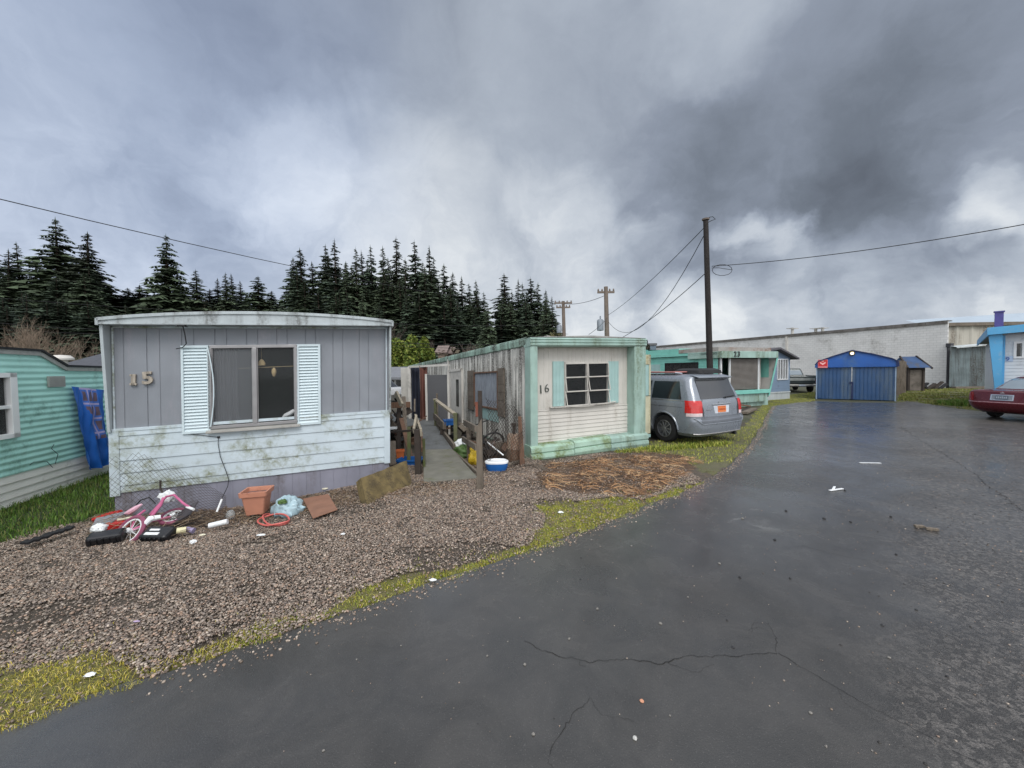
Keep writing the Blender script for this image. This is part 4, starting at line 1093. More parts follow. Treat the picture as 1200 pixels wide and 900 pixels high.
for j in range(nz_):
    for i in range(nx_):
        a = j * (nx_ + 1) + i; Fq.append((a, a + 1, a + nx_ + 2, a + nx_ + 1))
        m_ = 0
        if 10 <= i <= 30 and j < 28 and i > 10 + max(0, j - 6) * 0.5:
            gi, gj = (i - 10) % 7, (j) % 8
            m_ = 3 if (gi == 0 or gj == 0) else (2 if 2 <= gi <= 5 and 2 <= gj <= 6 else 1)
        M_.append(m_)
mb = MB(FL.M); mb.add(V, Fq); mb.m = M_
o = mb.build('tarp', [m_tarp, m_tarp_pr, m_tarp_sq, m_tarp_ln], smooth='y'); o.data.polygons.foreach_set('use_smooth', [True] * len(o.data.polygons))
tag(o, 'blue printed tarp hanging on the mint green trailer wall', 'tarp')
# ================================================================== ramp, fences and clutter between the trailers
def wood_post(name, label, pts, w, h, m, cat='post', group=None):
    mb = MB(); mb.beam(pts[0], pts[1], w, h); o = mb.build(name, m, bevel=.005); return tag(o, label, cat, group)
DK = 0.42
ramp = thing('wooden_ramp', 'mossy wooden access ramp with railings leading up between trailers fifteen and sixteen', 'ramp', (0, 0, 0))
def gq(px, py, h): return G(px, py, h)
a0, b0 = gq(496.5, 565, .03), gq(560, 559.5, .03)
a1, b1 = gq(496, 527, .17), gq(530, 526.5, .17)
a2, b2 = gq(493, 499, DK), gq(511, 499.5, DK)
def slab(mb, q, th):
    q = [Vector(p) for p in q]; vs = q + [p - Vector((0, 0, th)) for p in q]
    mb.add(vs, [(0, 1, 2, 3), (7, 6, 5, 4), (0, 4, 5, 1), (1, 5, 6, 2), (2, 6, 7, 3), (3, 7, 4, 0)])
m_ply = mat('mossy_plywood', lin(112, 110, 100), 0.75, 0.15, 4, 0.3, 50, dirt=lin(92, 94, 66), dirt_amt=0.45, dirt_scale=5)
m_ply2 = mat('wet_plywood', lin(96, 98, 98), 0.6, 0.12, 4, 0.3, 50, dirt=lin(70, 70, 62), dirt_amt=0.5, dirt_scale=4)
mb = MB(); mid_l = a0.lerp(a1, .5); mid_r = b0.lerp(b1, .5)
slab(mb, [a0, b0, mid_r, mid_l], .03); up = Vector((0, 0, .006)); slab(mb, [mid_l + up, mid_r + up, b1 + up, a1 + up], .03)
mb.build('ramp_board', m_ply, ramp, 'green mossy lower ramp boards', bevel=.004)
mb = MB(); N = 7
for i in range(N):
    t0, t1 = i / N, (i + .985) / N; z = Vector((0, 0, .012))
    slab(mb, [a1.lerp(a2, t0) + z, b1.lerp(b2, t0) + z, b1.lerp(b2, t1) + z, a1.lerp(a2, t1) + z], .03)
mb.build('ramp_board', m_ply2, ramp, 'grey wet upper ramp boards')
mb = MB(); mb.beam(b1 + Vector((.05, 0, .05)), b2 + Vector((.03, 0, .04)), .05, .12); mb.beam(b0 + Vector((0, .2, -.02)), b1 + Vector((0, 0, -.06)), .04, .1); mb.build('side_board', m_wood_grey, ramp)
mb = MB(); y = a2.y; mb.box(-4.2, -1.9, y + .01, y + 3.6, DK - .02, DK + .01)
for i in range(5): mb.box(-4.1 + i * .5, -4.02 + i * .5, y + .1, y + .18, -.05, DK - .02)
mb.build('deck', m_ply2, ramp)
# right railing of the ramp
def P3(px, py, y): return D(px, py, y)
def post(px, pyt, y, w=.08, h0=0, m=m_wood_grey, lbl=None, nm='post'):
    t = D(px, pyt, y); mb = MB(); mb.beam((t.x, y, h0), t, w, w); return mb.build(nm, m, ramp, lbl, bevel=.004)
post(533.5, 484, 9.0, .085, m=m_wood_moss); post(521.5, 492, 9.7, .06); post(510, 468, 10.4, .07, m=m_wood_moss); post(512, 461, 11.0, .05)
mb = MB(); mb.beam(D(533, 485.5, 9.0), D(509.5, 468, 10.6), .10, .045); mb.build('handrail', mat('pale_worn_wood', lin(160, 150, 132), 0.75, 0.12, 4, grain=(30, 30, 3)), ramp, 'pale worn handrail')
mb = MB(); mb.beam(D(520, 499, 9.3), D(508.5, 487, 10.5), .04, .16); mb.build('rail_board', m_wood_grey, ramp)
post(549, 501, 7.9, .08, m=m_wood_grey); 
mb = MB(); mb.beam(D(544, 495, 8.6), D(557.5, 502.5, 7.0), .045, .12); mb.build('rail_board', m_wood_grey, ramp)
mb = MB(); mb.beam(D(542, 514, 8.6), D(558, 524.5, 7.0), .045, .11); mb.build('rail_board', m_wood_grey, ramp)
# left railing
post(489, 503, 7.0, .10, m=m_wood_dark, lbl='black wet post at the foot of the ramp'); post(496.5, 514, 7.3, .045, m=m_wood_moss)
mb = MB(); mb.beam(D(493.5, 507, 6.95), D(487, 489, 7.9), .14, .04, up=(1, 0, 0)); mb.beam(D(485, 505, 7.0), D(488, 489, 7.4), .04, .11); mb.build('handrail', mat('pale_worn_wood', None or lin(160, 150, 132)), ramp, 'split pale rail boards leaning on the black post')
mb = MB(); mb.beam(D(494, 527, 7.1), D(494.5, 509, 7.6), .03, .10); mb.build('rail_board', m_wood_brown, ramp)

# clothes hanging on the deck, dark screen panel
m_cl1 = mat('dark_navy_cloth', lin(34, 38, 52), 0.9, 0.2, 3); m_cl2 = mat('red_brown_cloth', lin(104, 66, 56), 0.9, 0.2, 3)
def cloth(px0, px1, pyt, pyb, y, m, lbl, wav=6, cat='curtain'):
    A = D(px0, pyt, y); B = D(px1, pyt, y); z0 = D(px0, pyb, y).z
    mb = MB(); n, k = 36, 12; vs = []; fs = []
    for j in range(k + 1):
        for i in range(n + 1):
            s = i / n; t = j / k; p = A.lerp(B, s)
            vs.append((p.x + .01 * math.sin(t * 5 + s * 4), y + (.02 + .03 * t) * math.sin(s * wav * 2 * PI * .5) + .02 * noise.noise(Vector((s * 4, t * 4, y))), A.z + (z0 - A.z) * t + .03 * math.sin(s * 7) * (1 - t)))
    for j in range(k):
        for i in range(n): a = j * (n + 1) + i; fs.append((a, a + 1, a + n + 2, a + n + 1))
    mb.add(vs, fs); o = mb.build('curtain', m, smooth=True); tag(o, lbl, cat); 
    sd_ = o.modifiers.new('thick', 'SOLIDIFY'); sd_.thickness = .012; return o
cloth(479.5, 491.5, 430, 493.5, 12.2, m_cl1, 'dark navy curtain hanging at the deck between the trailers')
cloth(491.5, 500.5, 429, 497, 11.8, m_cl2, 'red brown curtain hanging beside the navy curtain', 4)
A = D(500.5, 439.5, 11.5); B = D(524, 438.5, 11.5); zb = D(510, 500, 11.5).z
t = thing('screen_panel', 'plain dark grey sheet panel standing upright on the deck', 'panel', (A.x, 11.5, zb))
mb = MB(); mb.box(0, B.x - A.x, -.015, .015, 0, A.z - zb); mb.build('sheet', mat('dark_grey_sheet', lin(84, 84, 86), 0.6, 0.05, 2), t)
mb = MB(); mb.box(-.06, 0, -.03, .03, -.3, A.z - zb + .03); mb.build('post', m_frame16, t); mb = MB(); mb.box(B.x - A.x, B.x - A.x + .06, -.03, .03, -.3, A.z - zb + .1); mb.build('post', m_frame16, t)
mb = MB(); mb.beam(D(479, 430, 12.1), D(526, 427.5, 11.2), .06, .06); mb.beam(D(479.5, 430, 12.1), (D(479.5, 430, 12.1).x, 12.1, DK), .09, .09)
mb.beam(D(476, 431, 12.4), (D(476, 431, 12.4).x, 12.4, .2), .35, .03)
tag(mb.build('porch_frame', m_frame16), 'pale painted frame carrying the curtains above the deck', 'porch frame')

# tall black post bundle with brown post
p0 = G(562.5, 574, .0); y = p0.y
gp = thing('gate_post', 'grey brown wooden gate post with a black post behind it at the ramp foot', 'post', (p0.x, y, 0))
t = D(562, 489, y) - p0; mb = MB(); mb.add([(-.055, -.02, -.1), (.055, -.02, -.1), (.055, .05, -.1), (-.055, .05, -.1), (-.04, -.02, t.z - .16), (.045, -.02, t.z - .02), (.045, .05, t.z - .02), (-.04, .05, t.z - .16)], [(0, 1, 5, 4), (1, 2, 6, 5), (2, 3, 7, 6), (3, 0, 4, 7), (4, 5, 6, 7), (3, 2, 1, 0)])
mb.build('plank', m_wood_grey, gp, bevel=.004)
mb = MB(); q = D(562, 458, y + .12) - p0; mb.box(q.x - .03, q.x + .035, .12, .19, 0, q.z); mb.build('post', m_wood_dark, gp, 'black square post rising above the plank', bevel=.004)
mb = MB(); mb.box(q.x - .075, q.x - .03, .13, .16, q.z - .42, q.z - .18); mb.build('bracket', mat('rust_red_bracket', lin(116, 66, 50), 0.7), gp)

# cylinder (old water heater) with a stick, mesh fence, slanted post
c0 = G(634.0 - 0, 541, 0); c0 = Vector((G(603, 543).x, G(603, 543).y, 0)); 
c0 = G(601.5, 541.5)
t = thing('metal_canister', 'rusty beige metal canister leaning beside the turquoise corner of trailer sixteen', 'canister', c0)
hgt = D(601, 508.5, c0.y).z
mb = MB(Matrix.Rotation(R(4), 4, 'Y')); rr = .155; mb.lathe([(rr * .9, 0), (rr, .02), (rr, hgt * .48), (rr + .008, hgt * .5), (rr, hgt * .52), (rr, hgt - .02), (rr * .92, hgt), (0, hgt)], 20)
mb.build('body', mat('beige_rusty_metal', lin(156, 140, 122), 0.6, 0.12, 4, 0.2, 40, dirt=RUST, dirt_amt=0.6, dirt_scale=4, streak=True), t, smooth=True)
mb = MB(); mb.tube([(0.02, 0, hgt), (.03, 0, hgt + .14), (.03, 0, hgt + .2)], .03, 8); mb.obox((.02, 0, hgt + .2), (.10, .08, .05)); mb.build('fitting', m_wood_dark, t)
mb = MB(); s0 = G(612.5, 545); mb.beam(s0 + Vector((0, .05, -.1)), D(609, 488, s0.y + .15), .11, .05, w2=.07); tag(mb.build('fence_post', m_wood_brown, bevel=.004), 'leaning brown plank post carrying the loose wire mesh', 'post')
# wire mesh: diamond mesh of thin wires
m_mesh = mat('rusty_wire', lin(60, 52, 46), 0.7)
def mesh_sheet(pts_fn, nu, nv, r, name, lbl):
    mb = MB()
    for sgn in (1, -1):
        for k in range(-nv, nu + nv):
            ln = []
            for j in range(nv + 1):
                u = (k + sgn * j) if sgn == 1 else (k + nv - j)
                if 0 <= u <= nu:
                    p = pts_fn(u / nu, j / nv)
                    if p is not None: ln.append(p)
            if len(ln) > 1: mb.tube(ln, r, 3, cap=False)
    o = mb.build(name, m_mesh); return tag(o, lbl, 'wire mesh')
def mp(u, v):
    top = 466 + 2 * math.sin(u * 6) + 24 * u * u; px = 569 + 46 * u; y = 7.4 + .35 * u + .1 * math.sin(u * 9 + v * 4)
    if u > .97: return None
    bot = 545; py = top + (bot - top) * v + 3 * noise.noise(Vector((u * 4, v * 4, 0)))
    if noise.noise(Vector((u * 3, v * 3, 7))) > .42: return None
    return D(px + 3 * math.sin(v * 5), py, y)
mesh_sheet(mp, 14, 15, .0045, 'wire_mesh', 'sagging rusty wire mesh in front of the stained side of trailer sixteen')
def mp2(u, v):
    px = 128 + (265 - 128) * u; y0 = 5.1 + .5 * u
    top = 536 + 60 * max(0, u - .25) - 8 * math.sin(u * PI); bot = 626 - 14 * u
    if noise.noise(Vector((u * 3.5, v * 3, 3))) > .35: return None
    return D(px, top + (bot - top) * v, y0 - .25 * v - .15 + .08 * math.sin(u * 7))
mesh_sheet(mp2, 20, 15, .0018, 'wire_mesh', 'crumpled thin wire mesh propped on the skirting behind the pink bicycle')
mb = MB(); g0 = G(590, 551); mb.beam(g0 + Vector((-.2, 0, .03)), G(616, 541) + Vector((0, 0, .05)), .07, .05); tag(mb.build('timber', m_wood_grey, bevel=.004), 'grey timber lying at the foot of the wire mesh', 'timber')
# coiled roots / cable at the corner
mb = MB()
for i in range(7):
    a = G(612 + i * 1.5, 546 + random.uniform(-1, 1)); b_ = G(624 + i * 4, 552 + random.uniform(-4, 2)); mid_ = (a + b_) / 2 + Vector((random.uniform(-.1, .1), random.uniform(-.1, .1), .07))
    mb.tube([a + Vector((0, 0, .3 * random.random())), mid_, b_ + Vector((0, 0, .01))], .008, 4)
tag(mb.build('dead_vine', m_wood_grey, smooth=True), 'grey dead vine stems sprawling from the corner of trailer sixteen', 'dead vine')
# blue and white sled, yellow and green bags, blue boxes, orange tub, wheel, white pole
m_blue = mat('blue_plastic', lin(28, 92, 160), 0.4, 0.08); m_org = mat('orange_plastic', lin(196, 104, 52), 0.5, 0.08); m_yel = mat('yellow_bag', lin(190, 160, 40), 0.5, 0.1); m_grn = mat('green_bag', lin(74, 100, 48), 0.6, 0.2, 6)
s0 = D(582, 541, 7.3); t = thing('toy_boat', 'blue and white plastic toy boat under the wire mesh', 'toy boat', (s0.x, 7.3, 0.0))
def hull(zs, wid, ln, m, nm):
    mb = MB(); out = []
    for z, f in zs:
        for k in range(24):
            a = 2 * PI * k / 24; out.append((ln / 2 * math.copysign(abs(math.cos(a)) ** .7, math.cos(a)) * f, wid / 2 * math.copysign(abs(math.sin(a)) ** .8, math.sin(a)) * f, z))
    fs = []
    for i in range(len(zs) - 1):
        for k in range(24): a = i * 24 + k; b = i * 24 + (k + 1) % 24; fs.append((a, b, b + 24, a + 24))
    fs.append(tuple(range(24))[::-1]); fs.append(tuple((len(zs) - 1) * 24 + k for k in range(24)))
    mb.add(out, fs); return mb.build(nm, m, t, smooth=True)
hull([(0.0, .82), (.05, .93), (.13, 1.0), (.14, 1.0)], .32, .44, m_blue, 'hull'); hull([(.142, 1.03), (.17, 1.02), (.185, .9), (.16, .8)], .32, .44, m_white, 'rim')
def sack(px, py, y, s, m, lbl, seed=1, cat='bag', z=0.0, name='bag'):
    p = D(px, py, y); n = 14; mb = MB(); vs = []; fs = []
    for i in range(n + 1):
        th = PI * i / n
        for k in range(20):
            ph = 2 * PI * k / 20; d = Vector((math.sin(th) * math.cos(ph), math.sin(th) * math.sin(ph), math.cos(th)))
            f = 1 + .42 * noise.noise(d * 1.8 + Vector((seed, 0, 0))) + .30 * noise.noise(d * 4.5 + Vector((seed, 3, 0)))
            vs.append((d.x * s[0] * f, d.y * s[1] * f, max(-s[2] * .75, d.z * s[2] * f)))
    for i in range(n):
        for k in range(20): a = i * 20 + k; b = i * 20 + (k + 1) % 20; fs.append((a, a + 20, b + 20, b))
    mb.add(vs, fs); o = mb.build(name, m); o.data.polygons.foreach_set('use_smooth', [name == 'bag' and i % 3 != 0 for i in range(len(o.data.polygons))]); o.location = p; return tag(o, lbl, cat)
sack(556, 536, 7.75, (.12, .14, .20), m_yel, 'yellow plastic bag stuffed behind the gate post rails', 2)
sack(542, 530, 8.4, (.24, .2, .16), m_grn, 'green bag lying beneath the ramp railing', 3)
sack(541, 520.5, 8.7, (.17, .15, .11), m_white, 'white plastic bag on top of the green bag', 4)
def tub(px, py, y, w, d, h, m, lbl, yaw=0.2, name='tub'):
    p = D(px, py, y); t = thing(name, lbl, name.replace('_', ' '), (p.x, y, p.z), yaw)
    mb = MB(); t_ = .012
    o = [(-w / 2 * .9, -d / 2 * .9, 0), (w / 2 * .9, -d / 2 * .9, 0), (w / 2 * .9, d / 2 * .9, 0), (-w / 2 * .9, d / 2 * .9, 0)]
    u = [(-w / 2, -d / 2, h), (w / 2, -d / 2, h), (w / 2, d / 2, h), (-w / 2, d / 2, h)]
    ui = [(x * .94, y_ * .94, h) for x, y_, z in u]; oi = [(x * .92, y_ * .92, .02) for x, y_, z in o]
    mb.add(o + u + ui + oi, [(3, 2, 1, 0)] + [(i, (i + 1) % 4, 4 + (i + 1) % 4, 4 + i) for i in range(4)] + [(4 + i, 4 + (i + 1) % 4, 8 + (i + 1) % 4, 8 + i) for i in range(4)] + [(8 + i, 8 + (i + 1) % 4, 12 + (i + 1) % 4, 12 + i) for i in range(4)] + [(12, 13, 14, 15)])
    mb.build('body', m, t, bevel=.004)
    mb = MB(); e = .012
    for (x0, x1, y0, y1) in ((-w / 2 - e, w / 2 + e, -d / 2 - e, -d / 2 + .005), (-w / 2 - e, w / 2 + e, d / 2 - .005, d / 2 + e), (-w / 2 - e, -w / 2 + .005, -d / 2 + .005, d / 2 - .005), (w / 2 - .005, w / 2 + e, -d / 2 + .005, d / 2 - .005)):
        mb.box(x0, x1, y0, y1, h - .035, h + .004)
    mb.build('rim', m, t, bevel=.004); return t
tub(482, 545, 7.9, .5, .35, .14, m_blue, 'blue plastic tub beside the corner of trailer fifteen', -.1)
tub(469, 536, 8.1, .16, .14, .16, m_org, 'small orange bucket above the blue tub', .3, 'bucket')
tub(526, 498, 9.8, .26, .22, .14, m_blue, 'blue box behind the ramp handrail', .3, 'storage_box')
t = thing('bicycle_wheel', 'old bicycle wheel lying under the wire mesh beside the canister', 'wheel', D(577, 520, 7.9))
mb = MB(); mb.lathe([(.25 + .02 * math.cos(a), .02 * math.sin(a)) for a in [2 * PI * k / 8 for k in range(8)]], 28, axis='y', close=True); mb.build('tyre', m_black, t, smooth=True)
mb = MB()
for k in range(12): a = 2 * PI * k / 12; mb.tube([(0, 0, 0), (.25 * math.cos(a), 0, .25 * math.sin(a))], .003, 3)
mb.build('spokes', m_alu, t); t.rotation_euler = (.3, .2, .5)
mb = MB(); mb.tube([D(571, 518, 7.6), D(590, 533.5, 7.5)], .014, 6); tag(mb.build('pole', m_white, smooth=True), 'thin white pole slanting above the toy boat', 'pole')
# junk left of the ramp: weathered posts, rails, boards
def stick(name, lbl, a, b, w, h, m, cat='timber'):
    mb = MB(); mb.beam(D(*a), D(*b), w, h); return tag(mb.build(name, m, bevel=.004), lbl, cat)
stick('fence_post', 'grey post leaning between trailer fifteen and the ramp', (473, 465, 9.2), (477, 545, 8.6), .09, .07, m_wood_grey, 'post')
stick('fence_post', 'dark post beside the white wall end in the gap', (468, 468, 9.8), (467, 540, 9.3), .10, .08, m_wood_dark, 'post')
stick('fence_post', 'mossy brown post standing nearest the blue tub', (479.5, 500, 8.2), (479, 548, 8.0), .07, .07, m_wood_moss, 'post')
stick('fence_rail', 'dark horizontal rail crossing the gap beside trailer fifteen', (455, 506.5, 7.6), (489, 504, 7.4), .05, .04, m_wood_dark, 'rail')
stick('fence_rail', 'brown horizontal rail high in the gap beside trailer fifteen', (456, 475, 9.5), (481, 474, 9.6), .06, .14, m_wood_brown, 'rail')
stick('plank', 'pale broken plank slanting in the gap', (464, 460, 9.0), (471, 475, 8.8), .05, .12, mat('pale_worn_wood', None), 'plank')
stick('plank', 'white plank end lying low in the gap', (455, 502, 8.0), (465, 501.5, 8.0), .06, .05, m_white, 'plank')
stick('plank', 'grey weathered plank standing against the corner of trailer fifteen', (460, 517, 7.4), (460, 545, 7.2), .12, .04, m_wood_grey, 'plank')
stick('plank', 'brown plank leaning crosswise behind the mossy post', (470, 490, 8.8), (482, 538, 8.3), .10, .03, m_wood_brown, 'plank')
for i, (px, py, y, w, h_, lb) in enumerate(((474, 500, 9.8, .8, .9, 'dark heap of scrap wood and boxes behind the fence posts'), (575, 524, 8.1, .55, .35, 'dark pile of scrap at the foot of the stained wall'), (536, 520, 9.6, .8, .5, 'dark clutter under the side window of trailer sixteen'))):
    random.seed(50 + i); c_ = D(px, py, y); mb = MB()
    for k in range(26):
        p = Vector((c_.x + random.uniform(-w / 2, w / 2), y + random.uniform(-.3, .3), random.uniform(0, h_)))
        if k % 3: mb.obox(p, (random.uniform(.08, .35), random.uniform(.05, .2), random.uniform(.03, .2)), Matrix.Rotation(random.uniform(-.9, .9), 3, 'Y') @ Matrix.Rotation(random.uniform(0, 3), 3, 'Z'), k % 4)
        else: mb.beam(p, p + Vector((random.uniform(-.5, .5), random.uniform(-.2, .2), random.uniform(-.3, .4))), .04, .025, k % 4)
    tag(mb.build('scrap_heap', [m_wood_dark, m_wood_grey, m_wood_brown, m_black]), lb, 'scrap heap', kind='stuff')

# slab of mossy board leaning at the corner of fifteen
V8 = [D(423, 560, 5.65), D(432, 596, 5.40), D(485, 572, 6.3), D(477, 539, 6.6)]
n_ = (V8[1] - V8[0]).cross(V8[3] - V8[0]).normalized()
if n_.y > 0: n_ = -n_
th = n_ * -.13
mb = MB(); N1, N2 = 18, 9; front = []; 
for j in range(N2 + 1):
    for i in range(N1 + 1):
        u, v = i / N1, j / N2; p = V8[0].lerp(V8[3], u).lerp(V8[1].lerp(V8[2], u), v)
        edge_ = min(u, 1 - u, v, 1 - v); p = p + n_ * (.02 * noise.noise(p * 6) - (.015 if edge_ < .01 else 0)) + Vector((0, 0, .012 * noise.noise(p * 9)))
        front.append(p)
k = len(front); vs = front + [p + th for p in front]; fs = []
for j in range(N2):
    for i in range(N1):
        a = j * (N1 + 1) + i; fs.append((a, a + N1 + 1, a + N1 + 2, a + 1)); fs.append((k + a, k + a + 1, k + a + N1 + 2, k + a + N1 + 1))
bd = [i for i in range(N1 + 1)] + [(j + 1) * (N1 + 1) - 1 for j in range(1, N2 + 1)] + [N2 * (N1 + 1) + i for i in range(N1 - 1, -1, -1)] + [j * (N1 + 1) for j in range(N2 - 1, 0, -1)]
for a, b in zip(bd, bd[1:] + bd[:1]): fs.append((a, b, k + b, k + a))
mb.add(vs, fs)
tag(mb.build('mossy_slab', mat('mossy_slab', lin(104, 90, 58), 0.95, 0.25, 6, 0.9, 35, dirt=lin(70, 60, 42), dirt_amt=0.7, dirt_scale=6), smooth=True), 'thick mossy brown wooden slab lying on edge at the corner of trailer fifteen', 'slab')

# terracotta pot
pp = D(302, 601, 5.45); t = thing('planter', 'square terracotta planter tub standing against the skirting of trailer fifteen', 'planter', (pp.x, 5.45, pp.z), .25)
m_terra = mat('terracotta_plastic', lin(188, 130, 106), 0.55, 0.07, 6, 0.1, 40, dirt=lin(150, 90, 70), dirt_amt=0.4, dirt_scale=6)
hh = D(302, 573.5, 5.45).z - pp.z; w1, w0 = .155, .115
def rsq(w, z, r=.03, n=4):
    out = []
    for cx, cy, a0_ in ((w - r, w - r, 0), (-w + r, w - r, 90), (-w + r, -w + r, 180), (w - r, -w + r, 270)):
        for i in range(n + 1): a = R(a0_ + 90 * i / n); out.append((cx + r * math.cos(a), cy + r * math.sin(a), z))
    return out
def loft(mb, rings, m=None, cap0=True, cap1=True):
    n = len(rings[0]); vs = [p for r_ in rings for p in r_]; fs = []
    for i in range(len(rings) - 1):
        for j in range(n): a = i * n + j; b = i * n + (j + 1) % n; fs.append((a, b, b + n, a + n))
    if cap0: fs.append(tuple(range(n))[::-1])
    if cap1: fs.append(tuple((len(rings) - 1) * n + j for j in range(n)))
    mb.add(vs, fs, m)
mb = MB(); loft(mb, [rsq(w0, .015), rsq(w1 * .96, hh - .07), rsq(w1 * .9, hh - .07), rsq(w0 * .95, .04)]); 
for sx in (-1, 1):
    for sy in (-1, 1): mb.box(sx * .08 - .02, sx * .08 + .02, sy * .08 - .02, sy * .08 + .02, 0, .016)
mb.build('body', m_terra, t, smooth=True)
mb = MB(); loft(mb, [rsq(w1 * 1.02, hh - .068), rsq(w1 * 1.1, hh - .062), rsq(w1 * 1.14, hh), rsq(w1 * 1.0, hh), rsq(w1 * .95, hh - .06)], cap0=False, cap1=False); mb.build('rim', m_terra, t, smooth=True)
mb = MB(); loft(mb, [rsq(w1 * .93, hh - .09)], cap0=False); mb.build('soil', mat('potting_soil', lin(60, 46, 38), 0.95), t)
# red hose loops
m_hose = mat('salmon_hose', lin(206, 104, 96), 0.45, 0.05)
mb = MB(); pts = []
for i in range(44):
    a = i / 44 * 4.1 * PI; px = 322 + (17 + 3 * math.sin(a * .5)) * math.cos(a) ; py = 611 + 6.5 * math.sin(a) + 1.5 * math.sin(a * .4)
    g_ = G(px, py, .0); g_ = G(px, py, ghf(g_.x, g_.y)); pts.append(g_ + Vector((0, 0, .02 + .03 * max(0, math.sin(a * 1.5)))))
mb.tube(pts, .011, 6); tag(mb.build('hose', m_hose, smooth=True), 'coiled salmon pink hose beside the planter', 'hose')
sack(338, 596, 5.35, (.19, .15, .17), mat('pale_blue_plastic', lin(160, 184, 192), 0.35, 0.15, 9, 0.3, 20), 'crumpled pale blue plastic bag near the salmon hose', 5)
sack(331, 588, 5.25, (.06, .05, .03), m_grn, 'small green scrap on the pale blue bag', 6, 'scrap')
# flat brown board
def flat(pxs, h, th, m, lbl, cat, name, lift=.02):
    q = [G(a, b, h) for a, b in pxs]; q = [Vector((p.x, p.y, ghf(p.x, p.y) + lift)) for p in q]
    mb = MB(); vs = q + [p - Vector((0, 0, th)) for p in q]; n = len(q)
    mb.add(vs, [tuple(range(n)), tuple(range(n, 2 * n))[::-1]] + [(i, n + i, n + (i + 1) % n, (i + 1) % n) for i in range(n)])
    return tag(mb.build(name, m, bevel=.003), lbl, cat)
flat([(367, 618), (396, 608), (385, 586), (355, 588)], -.08, .012, mat('brown_hardboard', lin(136, 98, 78), 0.8, 0.12, 5, 0.3, 50), 'flat brown hardboard sheet lying on the gravel', 'board', 'board', .06)
# small litter and toys near the wall
def lump(name, lbl, px, py, s, m, cat, seed, hgt=.02):
    g_ = G(px, py); z = ghf(g_.x, g_.y); o = sack(px, py, g_.y, tuple(k * .68 for k in s), m, lbl, seed, cat, name=name); o.location = (g_.x, g_.y, z + hgt); return o
lump('paper_scrap', 'crumpled white paper scrap below the hose', 306, 626, (.07, .03, .015), m_white, 'litter', 11)
lump('paper_scrap', 'white paper flake on the gravel below the brown board', 402, 627.5, (.035, .025, .012), m_white, 'litter', 12)
lump('paper_scrap', 'white litter scrap on the grass edge by the asphalt', 507, 682, (.045, .03, .01), m_white, 'litter', 13)
lump('paper_scrap', 'pale plastic wrapper lying in the yellow moss', 106, 794, (.045, .028, .01), m_white, 'litter', 14)
lump('paper_scrap', 'lilac bottle cap shaped scrap on the gravel', 160, 731, (.035, .012, .006), mat('lilac_plastic', lin(180, 160, 190), 0.5), 'litter', 15)
lump('paper_scrap', 'small white scrap in the green grass strip', 657, 602, (.05, .03, .02), m_white, 'litter', 16)
lump('plastic_cup', 'small white plastic cup piece before the black case', 226, 632, (.05, .045, .03), m_white, 'litter', 17)
lump('plastic_disc', 'oval pale plastic disc on the gravel', 237, 621, (.05, .035, .012), mat('cream_plastic', lin(220, 214, 190), 0.5), 'litter', 18)
g_ = G(252, 615); mb = MB(); mb.tube([(g_.x - .09, g_.y + .02, g_.z - .02), (g_.x + .10, g_.y + .08, g_.z + .01)], .034, 12); tag(mb.build('plastic_pipe', m_white, smooth=True), 'short white plastic pipe piece near the skirting', 'pipe')
q1 = D(254, 600, 5.25); q2 = D(260, 585, 5.35); mb = MB(); mb.tube([q1, q2], .013, 8); tag(mb.build('downpipe', m_white, smooth=True), 'thin white pipe stub leaning on the skirting', 'pipe')
q = D(270, 603, 5.45); mb = MB(); mb.lathe([(.0, .12), (.04, .115), (.06, .06), (.06, 0), (0, 0)], 14, q - Vector((0, 0, .06))); tag(mb.build('glass_jar', glassmat('jar_glass', (.8, .85, .85, 1), .05, .3), smooth=True), 'empty clear jar beside the planter', 'jar')
g_ = G(385, 571, -.02); t = thing('toy_shovel', 'cream and blue toy shovel at the foot of the mossy slab', 'toy', (G(388, 571).x, G(388, 571).y, ghf(G(388, 571).x, G(388, 571).y) + .02), .5)
mb = MB(); mb.lathe([(0, .02), (.05, .015), (.055, 0), (0, -.01)], 10, (-.09, 0, .01)); mb.tube([(-.05, 0, .01), (.06, .01, .012)], .012, 6); mb.build('blade', mat('cream_plastic', None), t, smooth=True)
mb = MB(); mb.tube([(.06, .01, .012), (.13, .02, .02)], .022, 8); mb.build('handle', m_blue, t, smooth=True)
# black fabric strip on the gravel
g0, g1 = G(28, 640), G(85, 620); mb = MB(); pts = [g0.lerp(g1, i / 12) + Vector((0, .02 * math.sin(i), .03 + .01 * math.sin(i * 2.2))) for i in range(13)]
for a, b in zip(pts[:-1], pts[1:]): mb.beam(a, b, .09 + .02 * math.sin(a.x * 20), .025)
tag(mb.build('fabric_strip', mat('black_fabric', lin(30, 30, 32), 0.85, 0.2, 8)), 'rolled black fabric strip on the gravel beside the lawn', 'fabric')

